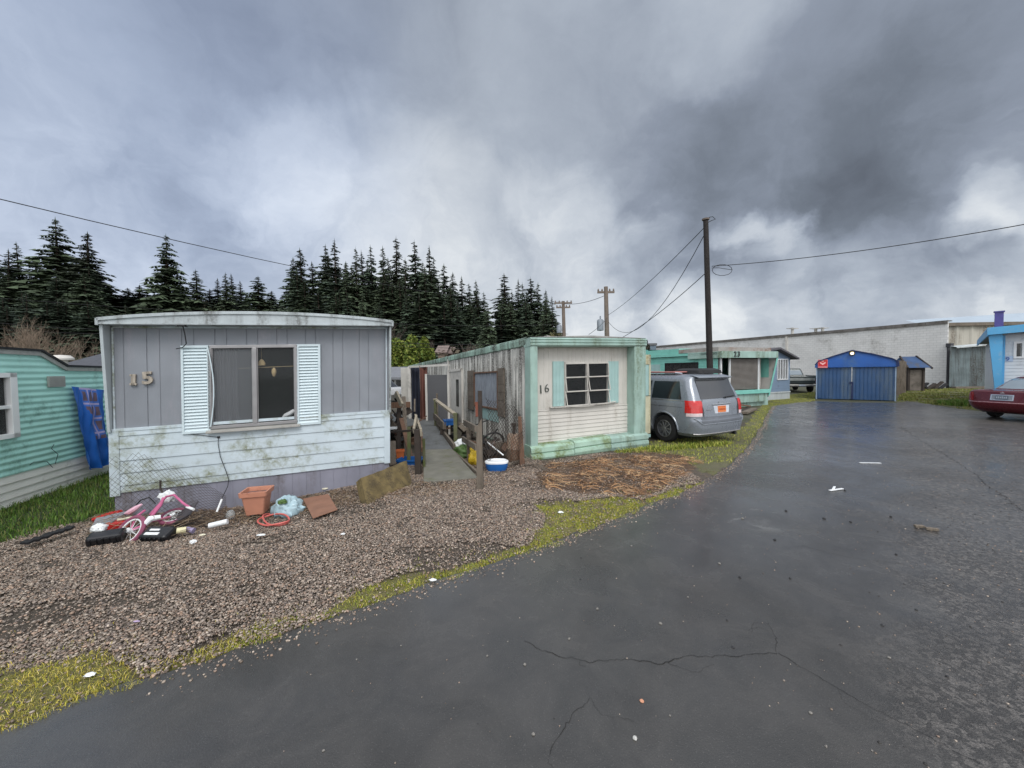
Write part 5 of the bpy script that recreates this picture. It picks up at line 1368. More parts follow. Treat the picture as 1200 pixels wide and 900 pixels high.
# ------------------------------------------------------------------ pink bicycle and the things round it
m_pink = mat('pink_paint', lin(190, 98, 136), 0.4, 0.06, 8); m_pinkd = mat('dark_pink_tyre', lin(136, 72, 96), 0.7, 0.1, 8); m_red = mat('red_plastic', lin(186, 44, 40), 0.4, 0.08, 6)
m_gboard = mat('grey_plastic', lin(136, 138, 146), 0.5, 0.08, 6); m_blackp = mat('black_plastic', lin(26, 26, 29), 0.35, 0.1, 6)
bz = -.10
hub = D(150.5, 628 - 4.5, 4.62); bike = thing('childs_bicycle', 'pink childs bicycle lying on its side below the numbered wall', 'bicycle', (0, 0, 0))
def bp(px, py, y): return D(px, py, y)
w1c = bp(153, 622, 4.60)
def wheel(c, r, ax, parent):
    ax = Vector(ax).normalized(); u = ax.orthogonal().normalized(); v = ax.cross(u)
    def ring(rad, n=26): return [c + (u * math.cos(2 * PI * k / n) + v * math.sin(2 * PI * k / n)) * rad for k in range(n + 1)]
    mb = MB(); mb.tube(ring(r), .024, 7, cap=False); w = mb.build('wheel', m_pinkd, parent, smooth=True)
    mb = MB(); mb.tube(ring(r - .03), .012, 5, cap=False)
    for k in range(10): a = 2 * PI * k / 10; mb.tube([c, c + (u * math.cos(a) + v * math.sin(a)) * (r - .03)], .003, 3)
    mb.tube([c - ax * .04, c + ax * .04], .03, 8); mb.build('rim', m_white, w, smooth=True)
wheel(w1c, .165, (-.15, -.80, .55), bike)
w2c = bp(203, 605, 5.0); wheel(w2c, .13, (.1, -.35, .9), bike)
mb = MB(); hd = bp(192, 583, 4.95); bb_ = bp(172, 612, 4.75)
mb.tube([w1c, bp(165, 617, 4.65), bb_], .017, 7); mb.tube([bb_, bp(188, 592, 4.9), hd], .019, 7); mb.tube([w1c, bp(160, 605, 4.75), bp(170, 598, 4.85)], .013, 6); mb.tube([bb_, w2c], .015, 6)
mb.build('frame', m_pink, bike, smooth=True)
mb = MB(); mb.tube([bp(176, 603, 4.85), bp(195, 582, 4.95), bp(204, 580, 4.9), bp(215, 590, 4.8), bp(226, 597, 4.75)], .014, 7); mb.build('handlebar', m_pink, bike, smooth=True)
mb = MB(); mb.tube([bp(219, 594, 4.78), bp(227, 597, 4.73)], .016, 8); mb.build('grip', m_white, bike, smooth=True)
mb = MB(); mb.tube([bp(166, 618, 4.6), bp(176, 608, 4.68), bp(188, 606, 4.75)], [.022, .04, .03], 8); mb.build('chain_guard', m_white, bike, 'white chain guard with a dark mark', smooth=True)
mb = MB(); mb.tube([bp(146, 602, 4.9), bp(152, 600, 4.9), bp(160, 595, 4.92), bp(166, 591, 4.93)], [.012, .035, .03, .012], 8); mb.build('saddle', mat('pale_pink_plastic', lin(226, 180, 196), 0.4), bike, smooth=True)
# grey and red board toy, cases etc
t = thing('toy_ride', 'grey and red plastic ride-on toy panel lying left of the pink bicycle', 'toy', (0, 0, 0))
A, B, C_, D_ = bp(107, 617, 4.75), bp(131, 611, 4.7), bp(150, 598, 4.95), bp(112, 607, 5.0)
mb = MB(); q = [A, B, C_, D_]; mb.add(q + [p - Vector((0, 0, .05)) for p in q], [(0, 1, 2, 3), (7, 6, 5, 4)] + [(i, 4 + i, 4 + (i + 1) % 4, (i + 1) % 4) for i in range(4)]); mb.build('panel', m_gboard, t, bevel=.01)
mb = MB(); mb.tube([bp(110, 609, 5.05), bp(128, 602.5, 5.05), bp(141, 600, 5.0)], .03, 6); mb.build('red_rail', m_red, t, smooth=True)
mb = MB(); mb.obox(bp(140, 614, 4.78), (.22, .15, .10), Matrix.Rotation(.4, 3, 'Z')); mb.build('red_base', m_red, t, bevel=.02)
mb = MB(); mb.tube([bp(138, 609, 4.75), bp(163, 605.5, 4.8)], .017, 8); tag(mb.build('plastic_pipe', mat('cream_plastic', None), smooth=True), 'cream pipe resting across the grey ride-on toy', 'pipe')
def case(px, py, y, size, yaw, tilt, lbl, stripe):
    c = D(px, py, y); Mx = Matrix.Rotation(yaw, 3, 'Z') @ Matrix.Rotation(tilt, 3, 'X')
    t = thing('carry_case', lbl, 'case', c); mb = MB(); mb.obox((0, 0, 0), size, Mx); mb.build('body', m_blackp, t, bevel=.03)
    mb = MB()
    for k in range(5): mb.obox(Mx @ Vector((size[0] * (-.35 + .17 * k), -size[1] / 2 - .004, 0)), (.012, .012, size[2] * .8), Mx)
    mb.build('ribs', m_blackp, t)
    if stripe: mb = MB(); mb.obox(Mx @ Vector((-.02, -size[1] * .22, size[2] / 2 + .004)), (size[0] * .5, .035, .008), Mx); mb.obox(Mx @ Vector((-.03, size[1] * .1, size[2] / 2 + .004)), (size[0] * .35, .025, .008), Mx); mb.build('stripe', m_white, t)
case(125, 630, 4.45, (.32, .16, .13), .45, .3, 'rounded black plastic case in the left of the junk pile', False)
case(186, 627, 4.55, (.34, .18, .13), -.05, .45, 'black plastic case with white stripes in front of the bicycle', True)
sack(116, 619, 4.5, (.08, .07, .05), m_white, 'white and grey crumpled wrapper at the left end of the junk pile', 21, 'litter')
mb = MB(); mb.tube([D(207, 622, 4.6), D(218, 621, 4.65)], [.035, .04], 12); tag(mb.build('plastic_bottle', mat('cream_yellow_plastic', lin(220, 212, 170), 0.4), smooth=True), 'cream plastic bottle beside the striped black case', 'bottle')
mb = MB(); mb.tube([D(219, 620, 4.7), D(227, 622, 4.7)], [.03, .035], 12); tag(mb.build('glass_jar', mat('lilac_glass', lin(150, 140, 170), 0.2), smooth=True), 'lilac jar beside the cream plastic bottle', 'jar')
sack(196, 583, 5.05, (.09, .07, .08), m_white, 'white plastic bag caught above the pink handlebar', 22)
mb = MB(); mb.tube([D(188, 563, 5.1), D(188, 572, 5.1), D(191, 579, 5.05), D(190, 586, 5.0)], .012, 6); tag(mb.build('hook', m_wood_dark, smooth=True), 'dark bent metal hook above the pink bicycle', 'hook')
mb = MB(); mb.obox(D(212, 604, 5.0), (.4, .25, .02), Matrix.Rotation(-.5, 3, 'Y') @ Matrix.Rotation(.5, 3, 'X')); tag(mb.build('plastic_sheet', mat('dark_grey_plastic', lin(70, 66, 70), 0.5, 0.2, 5)), 'dark grey plastic sheet wedged behind the bicycle', 'sheet')
mb = MB(); mb.tube([D(156, 596, 5.1), D(165, 586, 5.1), D(175, 583, 5.1), D(182, 590, 5.05)], .008, 5); mb.tube([D(200, 606, 4.9), D(215, 617, 4.8), D(228, 612, 4.8), D(240, 604, 4.9)], .004, 4); tag(mb.build('loose_wire', m_wire, smooth=True), 'tangled dark wire over the junk pile', 'wire')

# pebbles lying on the asphalt (individual stones one can point at)
random.seed(3)
peb = [(752, 822, 12, 1), (744, 866, 14, 2), (625, 861, 11, 3), (571, 769, 7, 3), (615, 779, 10, 3), (774, 731, 9, 3), (859, 759, 9, 0), (867, 677, 9, 0), (852, 727, 8, 0), (700, 714, 8, 3), (667, 749, 8, 3), (595, 752, 5, 3), (379, 880, 7, 3),
       (418, 773, 5, 1), (1042, 771, 6, 3), (950, 836, 8, 3), (785, 839, 6, 3), (968, 875, 6, 3), (649, 842, 6, 0), (921, 569 + 30, 8, 0), (1034, 733, 8, 0), (926, 678, 8, 0), (1074, 715, 6, 0), (997, 612, 7, 0), (1044, 606, 7, 0), (966, 608, 8, 0), (908, 633, 8, 0),
       (843, 661, 7, 3), (680, 679, 6, 0), (681, 654, 6, 0), (693, 633, 6, 3), (740, 640, 5, 3), (806, 700, 5, 3), (1110, 793, 7, 0), (560, 848, 5, 0), (470, 757, 5, 3), (1022, 880, 5, 3), (870, 608, 6, 3), (1050, 650, 6, 0), (990, 575, 6, 0)]
pm = [mat('dark_pebble', lin(44, 44, 46), 0.6), mat('orange_pebble', lin(196, 140, 110), 0.7), mat('pale_pebble', lin(196, 194, 188), 0.7), mat('grey_pebble', lin(122, 118, 112), 0.7)]
for px, py, s, c_ in peb:
    s = s * (.7 if c_ == 0 else .9); g_ = G(px, py); r_ = s / FPX * math.hypot(g_.x, g_.y) * .20
    n = 8; vs = []; fs = []; sd0 = random.uniform(0, 50); mb = MB()
    for i in range(n - 1):
        th_ = PI * (i + .5) / (n - 1)
        for k in range(9):
            ph = 2 * PI * k / 9; d = Vector((math.sin(th_) * math.cos(ph), math.sin(th_) * math.sin(ph), math.cos(th_))); f = 1 + .5 * noise.noise(d * 1.3 + Vector((sd0, 0, 0))); vs.append((d.x * r_ * f * 1.15, d.y * r_ * f, d.z * r_ * f * .7 + r_ * .45))
    for i in range(n - 2):
        for k in range(9): a = i * 9 + k; b = i * 9 + (k + 1) % 9; fs.append((a, a + 9, b + 9, b))
    fs.append(tuple(range(9))); fs.append(tuple((n - 2) * 9 + k for k in range(9))[::-1])
    mb.add(vs, fs); o = mb.build('pebble', pm[c_]); o.location = g_; o.rotation_euler = (0, 0, random.uniform(0, 6))
    lb = {1: 'orange tinted pebble lying on the dark asphalt', 2: 'largest pale pebble lying on the foreground asphalt', 0: 'small black stone chip on the dark asphalt', 3: 'small grey pebble on the dark asphalt'}[c_]
    if c_ == 1 and px < 500: lb = 'small grey pebble on the dark asphalt'; o.data.materials[0] = pm[3]
    tag(o, lb, 'pebble', {0: 'black stone chips on the asphalt', 3: 'grey pebbles on the asphalt', 1: 'grey pebbles on the asphalt'}.get(c_) if lb.startswith('small') else None)
g_ = G(980, 575); mb = MB(); mb.beam((g_.x - .12, g_.y - .02, .012), (g_.x + .14, g_.y + .05, .014), .035, .012); mb.beam((g_.x - .05, g_.y - .0, .02), (g_.x + .11, g_.y + .16, .014), .03, .01)
tag(mb.build('paper_scrap', m_white, bevel=.003), 'forked white paper strip lying on the asphalt', 'litter')
g_ = G(1092, 622); mb = MB(); mb.obox((g_.x, g_.y, .02), (.11, .04, .03), Matrix.Rotation(-.4, 3, 'Z')); mb.obox((g_.x - .06, g_.y + .08, .02), (.09, .04, .03), Matrix.Rotation(-.2, 3, 'Z')); tag(mb.build('wood_scrap', m_wood_grey, bevel=.005), 'two splintered grey scraps on the asphalt at the right', 'scrap')
g_ = G(1020, 543); mb = MB(); mb.beam((g_.x - .18, g_.y + .03, .008), (g_.x + .18, g_.y - .02, .009), .05, .004); tag(mb.build('paper_scrap', m_white), 'thin white paper strip on the asphalt beyond the forked one', 'litter')
random.seed(31); mb = MB()
for i in range(34):
    p = D(random.uniform(104, 236), random.uniform(606, 634), random.uniform(4.5, 5.0)); p.z = max(p.z, ghf(p.x, p.y) + .01); a = random.uniform(0, 6.28); r_ = random.uniform(.05, .16); pts = []
    for k in range(8):
        t_ = k / 7; pts.append(p + Vector((r_ * math.cos(a + t_ * 3.5) * (1 + t_), r_ * math.sin(a + t_ * 3.5), .05 * math.sin(t_ * PI) + random.uniform(-.01, .01))))
    mb.tube(pts, .003, 3, cap=False)
tag(mb.build('dead_stems', mat('dry_stem', lin(136, 118, 96), .85)), 'tangle of dry stems and string over the junk pile', 'dead stems', kind='stuff')
# ================================================================== trailers, sheds and buildings beyond
m_turqT = mat('turquoise_lap_siding', lin(124, 190, 176), 0.55, 0.05, 2, 0.1, 40, dirt=lin(70, 130, 116), dirt_amt=0.35, dirt_scale=1.5)
m_bgrey = mat('blue_grey_siding', lin(118, 136, 156), 0.6, 0.05, 2, 0.1, 40, dirt=GRIME, dirt_amt=0.25)
m_whskirt = mat('white_skirting', lin(180, 186, 186), 0.6, 0.06, 2, dirt=GRIME, dirt_amt=0.4, streak=True)
m_shingle = mat('dark_shingles', lin(70, 72, 78), 0.85, 0.2, 6, 0.4, 30)
m_whiteframe = mat('white_frame', lin(214, 216, 216), 0.45, 0.04)
m_pane = MATS['dark_pane']
m_blind = mat('pale_curtain', lin(150, 152, 152), 0.7, 0.1, 4)
# turquoise trailer with porch
FT = Frame(9.45, 17.6, 0.0, YAW + .03)
TT = thing('mobile_home', 'turquoise mobile home with a white screened porch behind the silver van', 'mobile home', M=FT.M)
WT = 3.5; HT = FT.on(845, 413.0)[1]; LT = 14.0
wa, wz1 = FT.side(818, 424.3); wb_, _ = FT.side(780, 427.5); wz0 = FT.side(800, 443.5)[1] - .1
mb = MB(); siding_side(mb, 0.0, LT, .4, HT - .12, [(wa, wb_, wz0, wz1)], 'lap', .14, .014, 0.0, -1)
siding_side(mb, 0, LT, .4, HT - .12, [], 'lap', .14, .014, WT, 1); mb.box(0, WT, LT, LT + .02, .4, HT - .1)

mb.build('wall', m_turqT, TT)
mb = MB(); 
f = .06; mb.box(-.03, .02, wa, wb_, wz0, wz0 + f); mb.box(-.03, .02, wa, wb_, wz1 - f, wz1)
k = wb_ - wa
for q in (0, .26, .5, .76, 1): y = wa + k * q; mb.box(-.035, .02, y - f / 2, y + f / 2, wz0, wz1)
w = mb.build('window', m_pane, TT, 'long dark framed side window with pale curtains')
mb = MB(); mb.box(.05, .06, wa, wa + k * .24, wz0, wz1); mb.box(.05, .06, wa + k * .52, wa + k * .74, wz0, wz1); mb.build('curtain', m_blind, w)
mb = MB(); mb.box(-.005, .0, wa, wb_, wz0, wz1); mb.build('pane', g_win, w)
mb = MB(); mb.box(.0, 1, wa - .1, wb_ + .1, wz0 - .1, wz1 + .1); mb.f = [ff for i, ff in enumerate(mb.f) if i != 4]; mb.m = [0] * 5; mb.T = Matrix.Identity(4); mb.build('room', m_dark, TT)
a = FT.side(774, 430)[0]; mb = MB(); mb.box(-.03, 0, a, a + .9, .5, FT.side(770, 427)[1]); mb.build('wall_panel', m_shut16, TT)
# roof: flat eave plus raised part
mb = MB(); mb.box(-.12, WT + .2, -.25, LT, HT - .02, HT + .02); mb.build('roof', m_roof, TT)
mb = MB(); h = .26
mb.box(-.14, -.10, -.05, LT, HT - .10, HT + .03); mb.build('roof_edge', m_turqT, TT)
mb = MB(); mb.box(-.14, WT + .25, -.30, -.26, HT - h, HT + .05); mb.box(-.14, -.10, -.26, 1.6, HT - h, HT + .05); mb.build('fascia', m_turq, TT, 'turquoise fascia board above the porch', bevel=.01)
mb = MB(); y0, y1 = 3.0, 9.0
vs = [(-.08, y0 + 1.3, HT + .02), (-.08, y1 + 3, HT + .02), (-.08, y0 + 1.3, HT + .34), (-.08, y0 + 2.8, HT + .30)]
mb.box(-.08, WT, 2.2, 4.4, HT + .02, HT + .30, 0); mb.add([(-.08, 4.4, HT + .03), (-.08, LT, HT + .03), (-.08, 4.4, HT + .36), (WT, 4.4, HT + .36), (WT, LT, HT + .03)], [(0, 2, 1), (2, 3, 4, 1)])
mb.build('roof_raise', m_turqT, TT)
mb = MB(); mb.box(-.1, WT, -.1, 2.2, HT + .05, HT + .24); mb.build('roof_box', mat('rusty_roof_panel', lin(150, 146, 140), 0.7, 0.15, 3, dirt=RUST, dirt_amt=.5), TT)
m_gwp0 = mat('grey_white_panel', lin(176, 172, 166), 0.6, 0.06, dirt=GRIME, dirt_amt=.3)
# porch: canted side, screens, ledge, base
xr = WT - .45
mb = MB(); mb.box(-.05, xr + .25, -.22, .0, .62, .80, 0); mb.build('ledge', m_turqT, TT, bevel=.01)
mb = MB(); mb.box(.1, xr + .18, -.12, .0, .22, .62, 0); mb.panel((0, -.125, 0), X_, Z_, -Y_, .1, xr + .18, .22, .62, 'groove', .3, .01); mb.build('porch_base', m_turq, TT, 'green stained base below the porch ledge')
mb = MB()
for x in (.06, .62, xr - .45): mb = MB(); mb.box(x, x + .07, -.10, -.03, .8, HT - h); mb.build('porch_post', m_whiteframe, TT)
mb = MB(); mb.add([(WT + .22, -.26, HT - h), (WT + .26, -.26, HT - h), (xr + .30, -.14, .5), (xr + .26, -.14, .5), (WT + .22, .6, HT - h), (WT + .26, .6, HT - h), (xr + .30, .6, .5), (xr + .26, .6, .5)],
    [(0, 1, 2, 3), (4, 7, 6, 5), (0, 3, 7, 4), (1, 5, 6, 2), (0, 4, 5, 1), (3, 2, 6, 7)]); mb.build('canted_side', m_gwp0, TT, 'grey white side panel slanting outwards at the top', bevel=.01); mb = MB(); mb.add([(WT + .17, -.28, HT - h), (WT + .27, -.28, HT - h), (xr + .31, -.16, .5), (xr + .21, -.16, .5), (WT + .17, -.262, HT - h), (WT + .27, -.262, HT - h), (xr + .31, -.142, .5), (xr + .21, -.142, .5)], [(0, 3, 2, 1), (4, 5, 6, 7), (0, 4, 7, 3), (1, 2, 6, 5)]); mb.build('edge_trim', m_turqT, TT)
m_gwp = mat('grey_white_panel', lin(176, 172, 166), 0.6, 0.06, dirt=GRIME, dirt_amt=.3); mb = MB(); mb.box(xr - .4, xr + .3, .3, .34, .8, HT - h); mb.build('porch_wall', m_gwp, TT); mb = MB(); mb.box(.0, .7, .5, .53, .8, HT - h); mb.build('porch_wall', m_gwp, TT)
mb = MB(); mb.box(xr - .42, WT + .1, .55, .58, .5, HT - h); mb.build('porch_wall', m_gwp, TT); mb = MB(); mb.box(xr - .30, xr - .12, .28, .30, .5, HT - h); mb.build('door', m_dark, TT)
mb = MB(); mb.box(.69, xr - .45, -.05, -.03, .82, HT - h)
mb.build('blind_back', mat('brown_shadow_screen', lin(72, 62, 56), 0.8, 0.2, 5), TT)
mb = MB()
for i in range(26): z = .86 + i * (HT - h - .9) / 26; mb.box(.72, xr - .47, -.075, -.05, z, z + .022)
mb.build('slat_screen', mat('screen_slats', lin(140, 136, 130), 0.6, 0.1), TT)
for i, ch in enumerate('23'):
    text_mesh(ch, .34, .012, mat('dark_number', lin(66, 72, 70), 0.6), 'number', TT, Matrix.Translation((.62 + i * .23, -.325, HT - .20)) @ Matrix.Rotation(R(90), 4, 'X'), .003, .004)
mb = MB(); siding_side(mb, .05, LT, .0, .4, [], 'groove', .4, .01, .03, -1); mb.box(.05, WT, .02, .04, .0, .3); mb.build('skirting', m_turq, TT)
# boards below the porch
for i, (a_, b_, lb) in enumerate((((864, 487, 15.2), (878, 475, 16.8), 'dark plank lying on the grass before the turquoise porch'), ((852, 483, 15.8), (870, 486, 15.4), 'brown plank lying crosswise at the silver van'), ((872, 488.5, 15.1), (884, 480, 16.6), 'grey curb plank nearest the asphalt by the porch'))):
    A = D(*a_); B = D(*b_); A.z = B.z = .08; mb = MB(); mb.beam(A, B, .22, .09); tag(mb.build('plank', [m_wood_dark, m_wood_brown, m_wood_grey][i], bevel=.01), lb, 'plank')
A = D(863, 474, 16.5); mb = MB(); mb.obox((A.x, 16.6, .28), (1.2, .5, .05), Matrix.Rotation(.12, 3, 'Y') @ Matrix.Rotation(.25, 3, 'Z')); tag(mb.build('step_board', m_wood_brown, bevel=.01), 'reddish brown step board under the turquoise porch ledge', 'board')

# blue grey trailer with gable end
FB = Frame(13.35, 21.2, 0.0, YAW + .05)
TB = thing('mobile_home', 'blue grey mobile home gable end with two white barred windows beyond the porch', 'mobile home', M=FB.M)
WB = FB.on(925.5, 440)[0]; HB = FB.on(925, 418)[1]; pk = FB.on(911, 408)[1]; zs = FB.on(905, 461)[1]
x1_, z1_ = FB.on(893, 420.5); x2_, _ = FB.on(905.5, 420); x3_, _ = FB.on(910.5, 420); x4_, _ = FB.on(923, 420); z0_ = FB.on(908, 445.5)[1]
mb = MB(); siding_front(mb, -1.2, WB, zs + .08, HB, [(x1_, x2_, z0_, z1_), (x3_, x4_, z0_, z1_)], 'lap', .16, .01)
xp = WB * .55; mb.add([(-1.2, -.0, HB), (WB, -.0, HB), (xp, -.0, pk)], [(0, 1, 2)]); siding_side(mb, 0, 12, zs, HB, [], 'lap', .16, .01, WB, 1); mb.build('wall', m_bgrey, TB)
mb = MB(); mb.panel((0, -.01, 0), X_, Z_, -Y_, -1.2, WB, -.1, zs, 'groove', .6, .008); mb.box(-1.2, WB + .02, -.04, 0, zs, zs + .08); mb.build('skirting', m_whskirt, TB)
mb = MB(); e = .3; sl = (pk - HB) / (WB - xp)
for (xa, za, xb, zb) in ((-1.5, HB - .02, xp, pk + .03), (xp, pk + .03, WB + e, HB - e * sl + .03)):
    mb.add([(xa, -.35, za), (xb, -.35, zb), (xb, 12, zb), (xa, 12, za), (xa, -.35, za - .10), (xb, -.35, zb - .10), (xb, 12, zb - .1), (xa, 12, za - .1)], [(0, 1, 2, 3), (7, 6, 5, 4), (0, 4, 5, 1), (0, 3, 7, 4), (1, 5, 6, 2)])
mb.build('roof', mat('brown_roof_edge', lin(84, 82, 86), 0.8), TB)
for xa, xb in ((x1_, x2_), (x3_, x4_)):
    mb = MB(); f = .06; mb.box(xa, xb, -.05, .02, z0_, z0_ + f); mb.box(xa, xb, -.05, .02, z1_ - f, z1_)
    for q in (0, .25, .5, .75, 1): x = xa + (xb - xa - f) * q; mb.box(x, x + f, -.05, .02, z0_ + f, z1_ - f)
    w = mb.build('window', m_whiteframe, TB); mb = MB(); mb.box(xa, xb, .025, .03, z0_, z1_); mb.build('pane', m_pane, w)

# long white block building, its side running parallel to the trailers
m_block = mat('white_painted_block', lin(212, 211, 208), 0.75, 0.07, .6, 0.3, 12, dirt=lin(120, 116, 108), dirt_amt=0.38, dirt_scale=.5)
def blockwork(m, bw=.4, bh=.2, strength=.5, side_axis='y'):
    nt = NT(m.node_tree); b = m.node_tree.nodes['Principled BSDF']
    tc_ = nt.node('ShaderNodeTexCoord'); sp = nt.node('ShaderNodeSeparateXYZ'); nt.link(tc_.outputs['Object'], sp.inputs[0]); cb = nt.node('ShaderNodeCombineXYZ')
    nt.link(sp.outputs[1 if side_axis == 'y' else 0], cb.inputs[0]); nt.link(sp.outputs[2], cb.inputs[1])
    br = nt.node('ShaderNodeTexBrick'); nt.link(cb.outputs[0], br.inputs['Vector']); br.inputs['Scale'].default_value = 1; br.inputs['Brick Width'].default_value = bw; br.inputs['Row Height'].default_value = bh; br.inputs['Mortar Size'].default_value = .012
    br.inputs['Color1'].default_value = (1, 1, 1, 1); br.inputs['Color2'].default_value = (.93, .93, .93, 1); br.inputs['Mortar'].default_value = (.74, .74, .74, 1)
    src = b.inputs['Base Color'].links[0].from_socket
    nt.link(nt.mix(1.0, src, br.outputs['Color'], 'MULTIPLY'), b.inputs['Base Color'])
blockwork(m_block)
yawW = math.atan2(.394, .919) - .015
cnr = Vector((34.2, 30.2))
FW = Frame(cnr.x, cnr.y, 0, yawW)
TW = thing('warehouse', 'long white painted block building behind the blue carport', 'warehouse', M=FW.M)
HW = FW.side(1110, 376)[1]; LW = 75
mb = MB(); q_ = [(0, 0), (.15, .0), (26, 44), (22, LW), (0, LW)]; mb.add([(x, y, -.3) for x, y in q_] + [(x, y, HW - .02) for x, y in q_], [(0, 1, 2, 3, 4), (9, 8, 7, 6, 5)] + [(i, 5 + i, 5 + (i + 1) % 5, (i + 1) % 5) for i in range(5)]); mb.build('wall', m_block, TW)
mb = MB(); n = 60
for i in range(n):
    y = LW * i / n; mb.box(-.10, .12, y + .01, y + LW / n - .01, HW - .22, HW + .03 + .02 * math.sin(i * 3))
mb.box(-.06, .6, -.03, LW, HW - .02, HW + .05); mb.build('parapet', mat('tar_parapet', lin(108, 104, 100), 0.85, 0.2, 2, dirt=GRIME, dirt_amt=.6), TW, 'weathered grey coping along the roof edge')
mb = MB(); y = FW.side(922, 410)[0]; mb.box(-.12, 0, y - .1, y + .1, .5, HW - .2); y = FW.side(1107, 400)[0]; mb.build('downpipe', m_frame16, TW)
mb = MB(); mb.tube([(-.15, -.12, 0), (-.15, -.12, 3.0), (-.05, -.05, 3.4)], .09, 8); mb.box(-.25, .3, -.25, .0, 3.2, 3.5); mb.build('drain_pipe', mat('dark_pipe', lin(50, 50, 54), .5), TW, 'dark drain pipe at the near corner')
for px, h_ in ((908, .5), (935, .35), (943, .35)):
    y = FW.side(px, 388)[0]; mb = MB(); mb.tube([(3, y, HW), (3, y, HW + h_ * 2)], .14, 8); mb.box(2.4, 3.6, y - .3, y + .3, HW + h_ * 1.7, HW + h_ * 1.85); mb.build('roof_vent', m_alu2, TW)
# low dark building left of it
A = D(755, 405, 52); t = thing('shed_building', 'small grey blue building showing left of the long white warehouse', 'building', (A.x - 1, 52, 0))
mb = MB(); mb.box(0, 2.6, 0, 5, -.2, A.z); mb.build('wall', mat('grey_blue_metal', lin(96, 112, 124), 0.6), t); mb = MB(); mb.box(-.1, 2.7, -.1, 5, A.z, A.z + .3); mb.build('roof', mat('dark_roof_metal', lin(88, 90, 92), 0.7), t)

# weathered corrugated shed right of the warehouse, cream panel wall above
yR = 29.5
t = thing('corrugated_shed', 'weathered grey corrugated shed right of the white warehouse corner', 'shed', (D(1112, 440, yR).x, yR, 0), -.05)
wR = D(1166, 440, yR).x - D(1112, 440, yR).x; hR = D(1130, 406, yR).z
mb = MB(); mb.panel((0, 0, 0), X_, Z_, -Y_, 0, wR, .15, hR, 'vsine', .12, .02); mb.box(wR - .01, wR, .02, 6, .1, hR); mb.build('wall', mat('stained_corrugated_zinc', lin(112, 124, 126), 0.5, 0.2, 1.5, dirt=lin(66, 62, 58), dirt_amt=.65, dirt_scale=1.2, streak=True, metal=.2), t)
mb = MB(); mb.add([(.1, -.4, hR - .05), (wR + .3, -.4, hR + .22), (wR + .3, .05, hR + .32), (.1, .05, hR + .05), (.1, -.4, hR - .14), (wR + .3, -.4, hR + .13)], [(0, 1, 2, 3), (4, 5, 1, 0)]); mb.build('canopy', m_whskirt, t, 'pale sloping canopy edge')
mb = MB(); mb.box(-.1, wR, -.6, -.3, 0, .16); mb.build('kerb_beam', m_wood_grey, t)
A = D(1110, 381, 33); B = D(1175, 378, 33); C2 = D(1112, 412, 33)
t = thing('panel_building', 'cream ribbed panel building rising above the corrugated shed', 'building', (A.x, 33, 0), 0)
mb = MB(); mb.panel((0, 0, 0), X_, Z_, -Y_, 0, B.x - A.x + 2, 0, A.z - .1, 'rib', 1.25, .10); mb.box(B.x - A.x + 1.9, B.x - A.x + 2, 0, 6, 0, A.z); mb.build('wall', mat('cream_panel_wall', lin(176, 172, 160), 0.65, 0.06, 1, dirt=lin(96, 84, 70), dirt_amt=.55, dirt_scale=1.0, streak=True), t)
mb = MB(); mb.box(-.2, B.x - A.x + 2.2, -.3, 6, A.z - .1, A.z + .18); mb.build('roof', m_wood_grey, t)
A = D(1112, 373, 48); B = D(1240, 363, 42); 
t = thing('metal_building', 'large pale metal roofed building far behind at the right', 'building', (0, 0, 0))
mb = MB(); mb.add([(A.x, A.y, 0), (B.x + 10, B.y, 0), (B.x + 10, B.y, B.z - 1.2), (A.x, A.y, A.z - 1.5), (A.x, A.y + 12, 0), (B.x + 10, B.y + 12, 0)], [(0, 1, 2, 3)]); mb.build('wall', m_bgrey, t)
mb = MB(); mb.add([(A.x - .3, A.y - .3, A.z - 1.6), (B.x + 10, B.y - .3, B.z - 1.3), (B.x + 10, B.y + 5, B.z + .7), (A.x - .3, A.y + 5, A.z + .4)], [(0, 1, 2, 3)]); mb.build('roof', mat('pale_metal_roof', lin(160, 172, 182), 0.5, 0.04, .5), t)

# blue carport shed
m_bl1 = mat('bright_blue_tarp', lin(30, 84, 156), 0.5, 0.14, 1.2, 0.4, 6, dirt=lin(70, 104, 140), dirt_amt=.45, dirt_scale=1.2); m_bl2 = mat('blue_corrugated', lin(42, 76, 116), 0.5, 0.10, 2, dirt=lin(84, 100, 114), dirt_amt=.55, dirt_scale=2.2, streak=True)
BL_ = G(955.5, 467.5); BR_ = G(1050, 470.5)
yawS = math.atan2((BR_ - BL_).y, (BR_ - BL_).x)
# the front turned square to the line of sight
mid_ = (BL_ + BR_) / 2; wS = 4.6; yawS = -.70
dx_ = Vector((math.cos(yawS), math.sin(yawS), 0)); 
Fs = Frame(G(956, 467.5).x, G(956, 467.5).y, 0, yawS)
wS = Fs.on(1050, 460)[0]; zE = Fs.on(1000, 430.5)[1]; zP = Fs.on(1000, 411)[1]; zC = Fs.on(960, 424)[1]
ts = thing('carport_shed', 'blue carport shed with double corrugated doors and a bright blue gable', 'shed', M=Fs.M)
roofl = [(-.06, zE), (-.05, zE + .15), (.08, zC), (wS * .22, zC + (zP - zC) * .48), (wS * .47, zP), (wS * .72, zC + (zP - zC) * .60), (wS - .18, zC + .08), (wS + .02, zE + .28), (wS + .05, zE)]
mb = MB(); mb.prism([(x, z) for x, z in roofl][::-1], -.10, 6.0); mb.build('gable', m_bl1, ts, 'bright blue tarpaulin gable and roof', bevel=.02)
mb = MB()
for (xa, za), (xb, zb) in zip(roofl[1:-1], roofl[2:]): mb.beam((xa, -.12, za + .02), (xb, -.12, zb + .02), .10, .05)
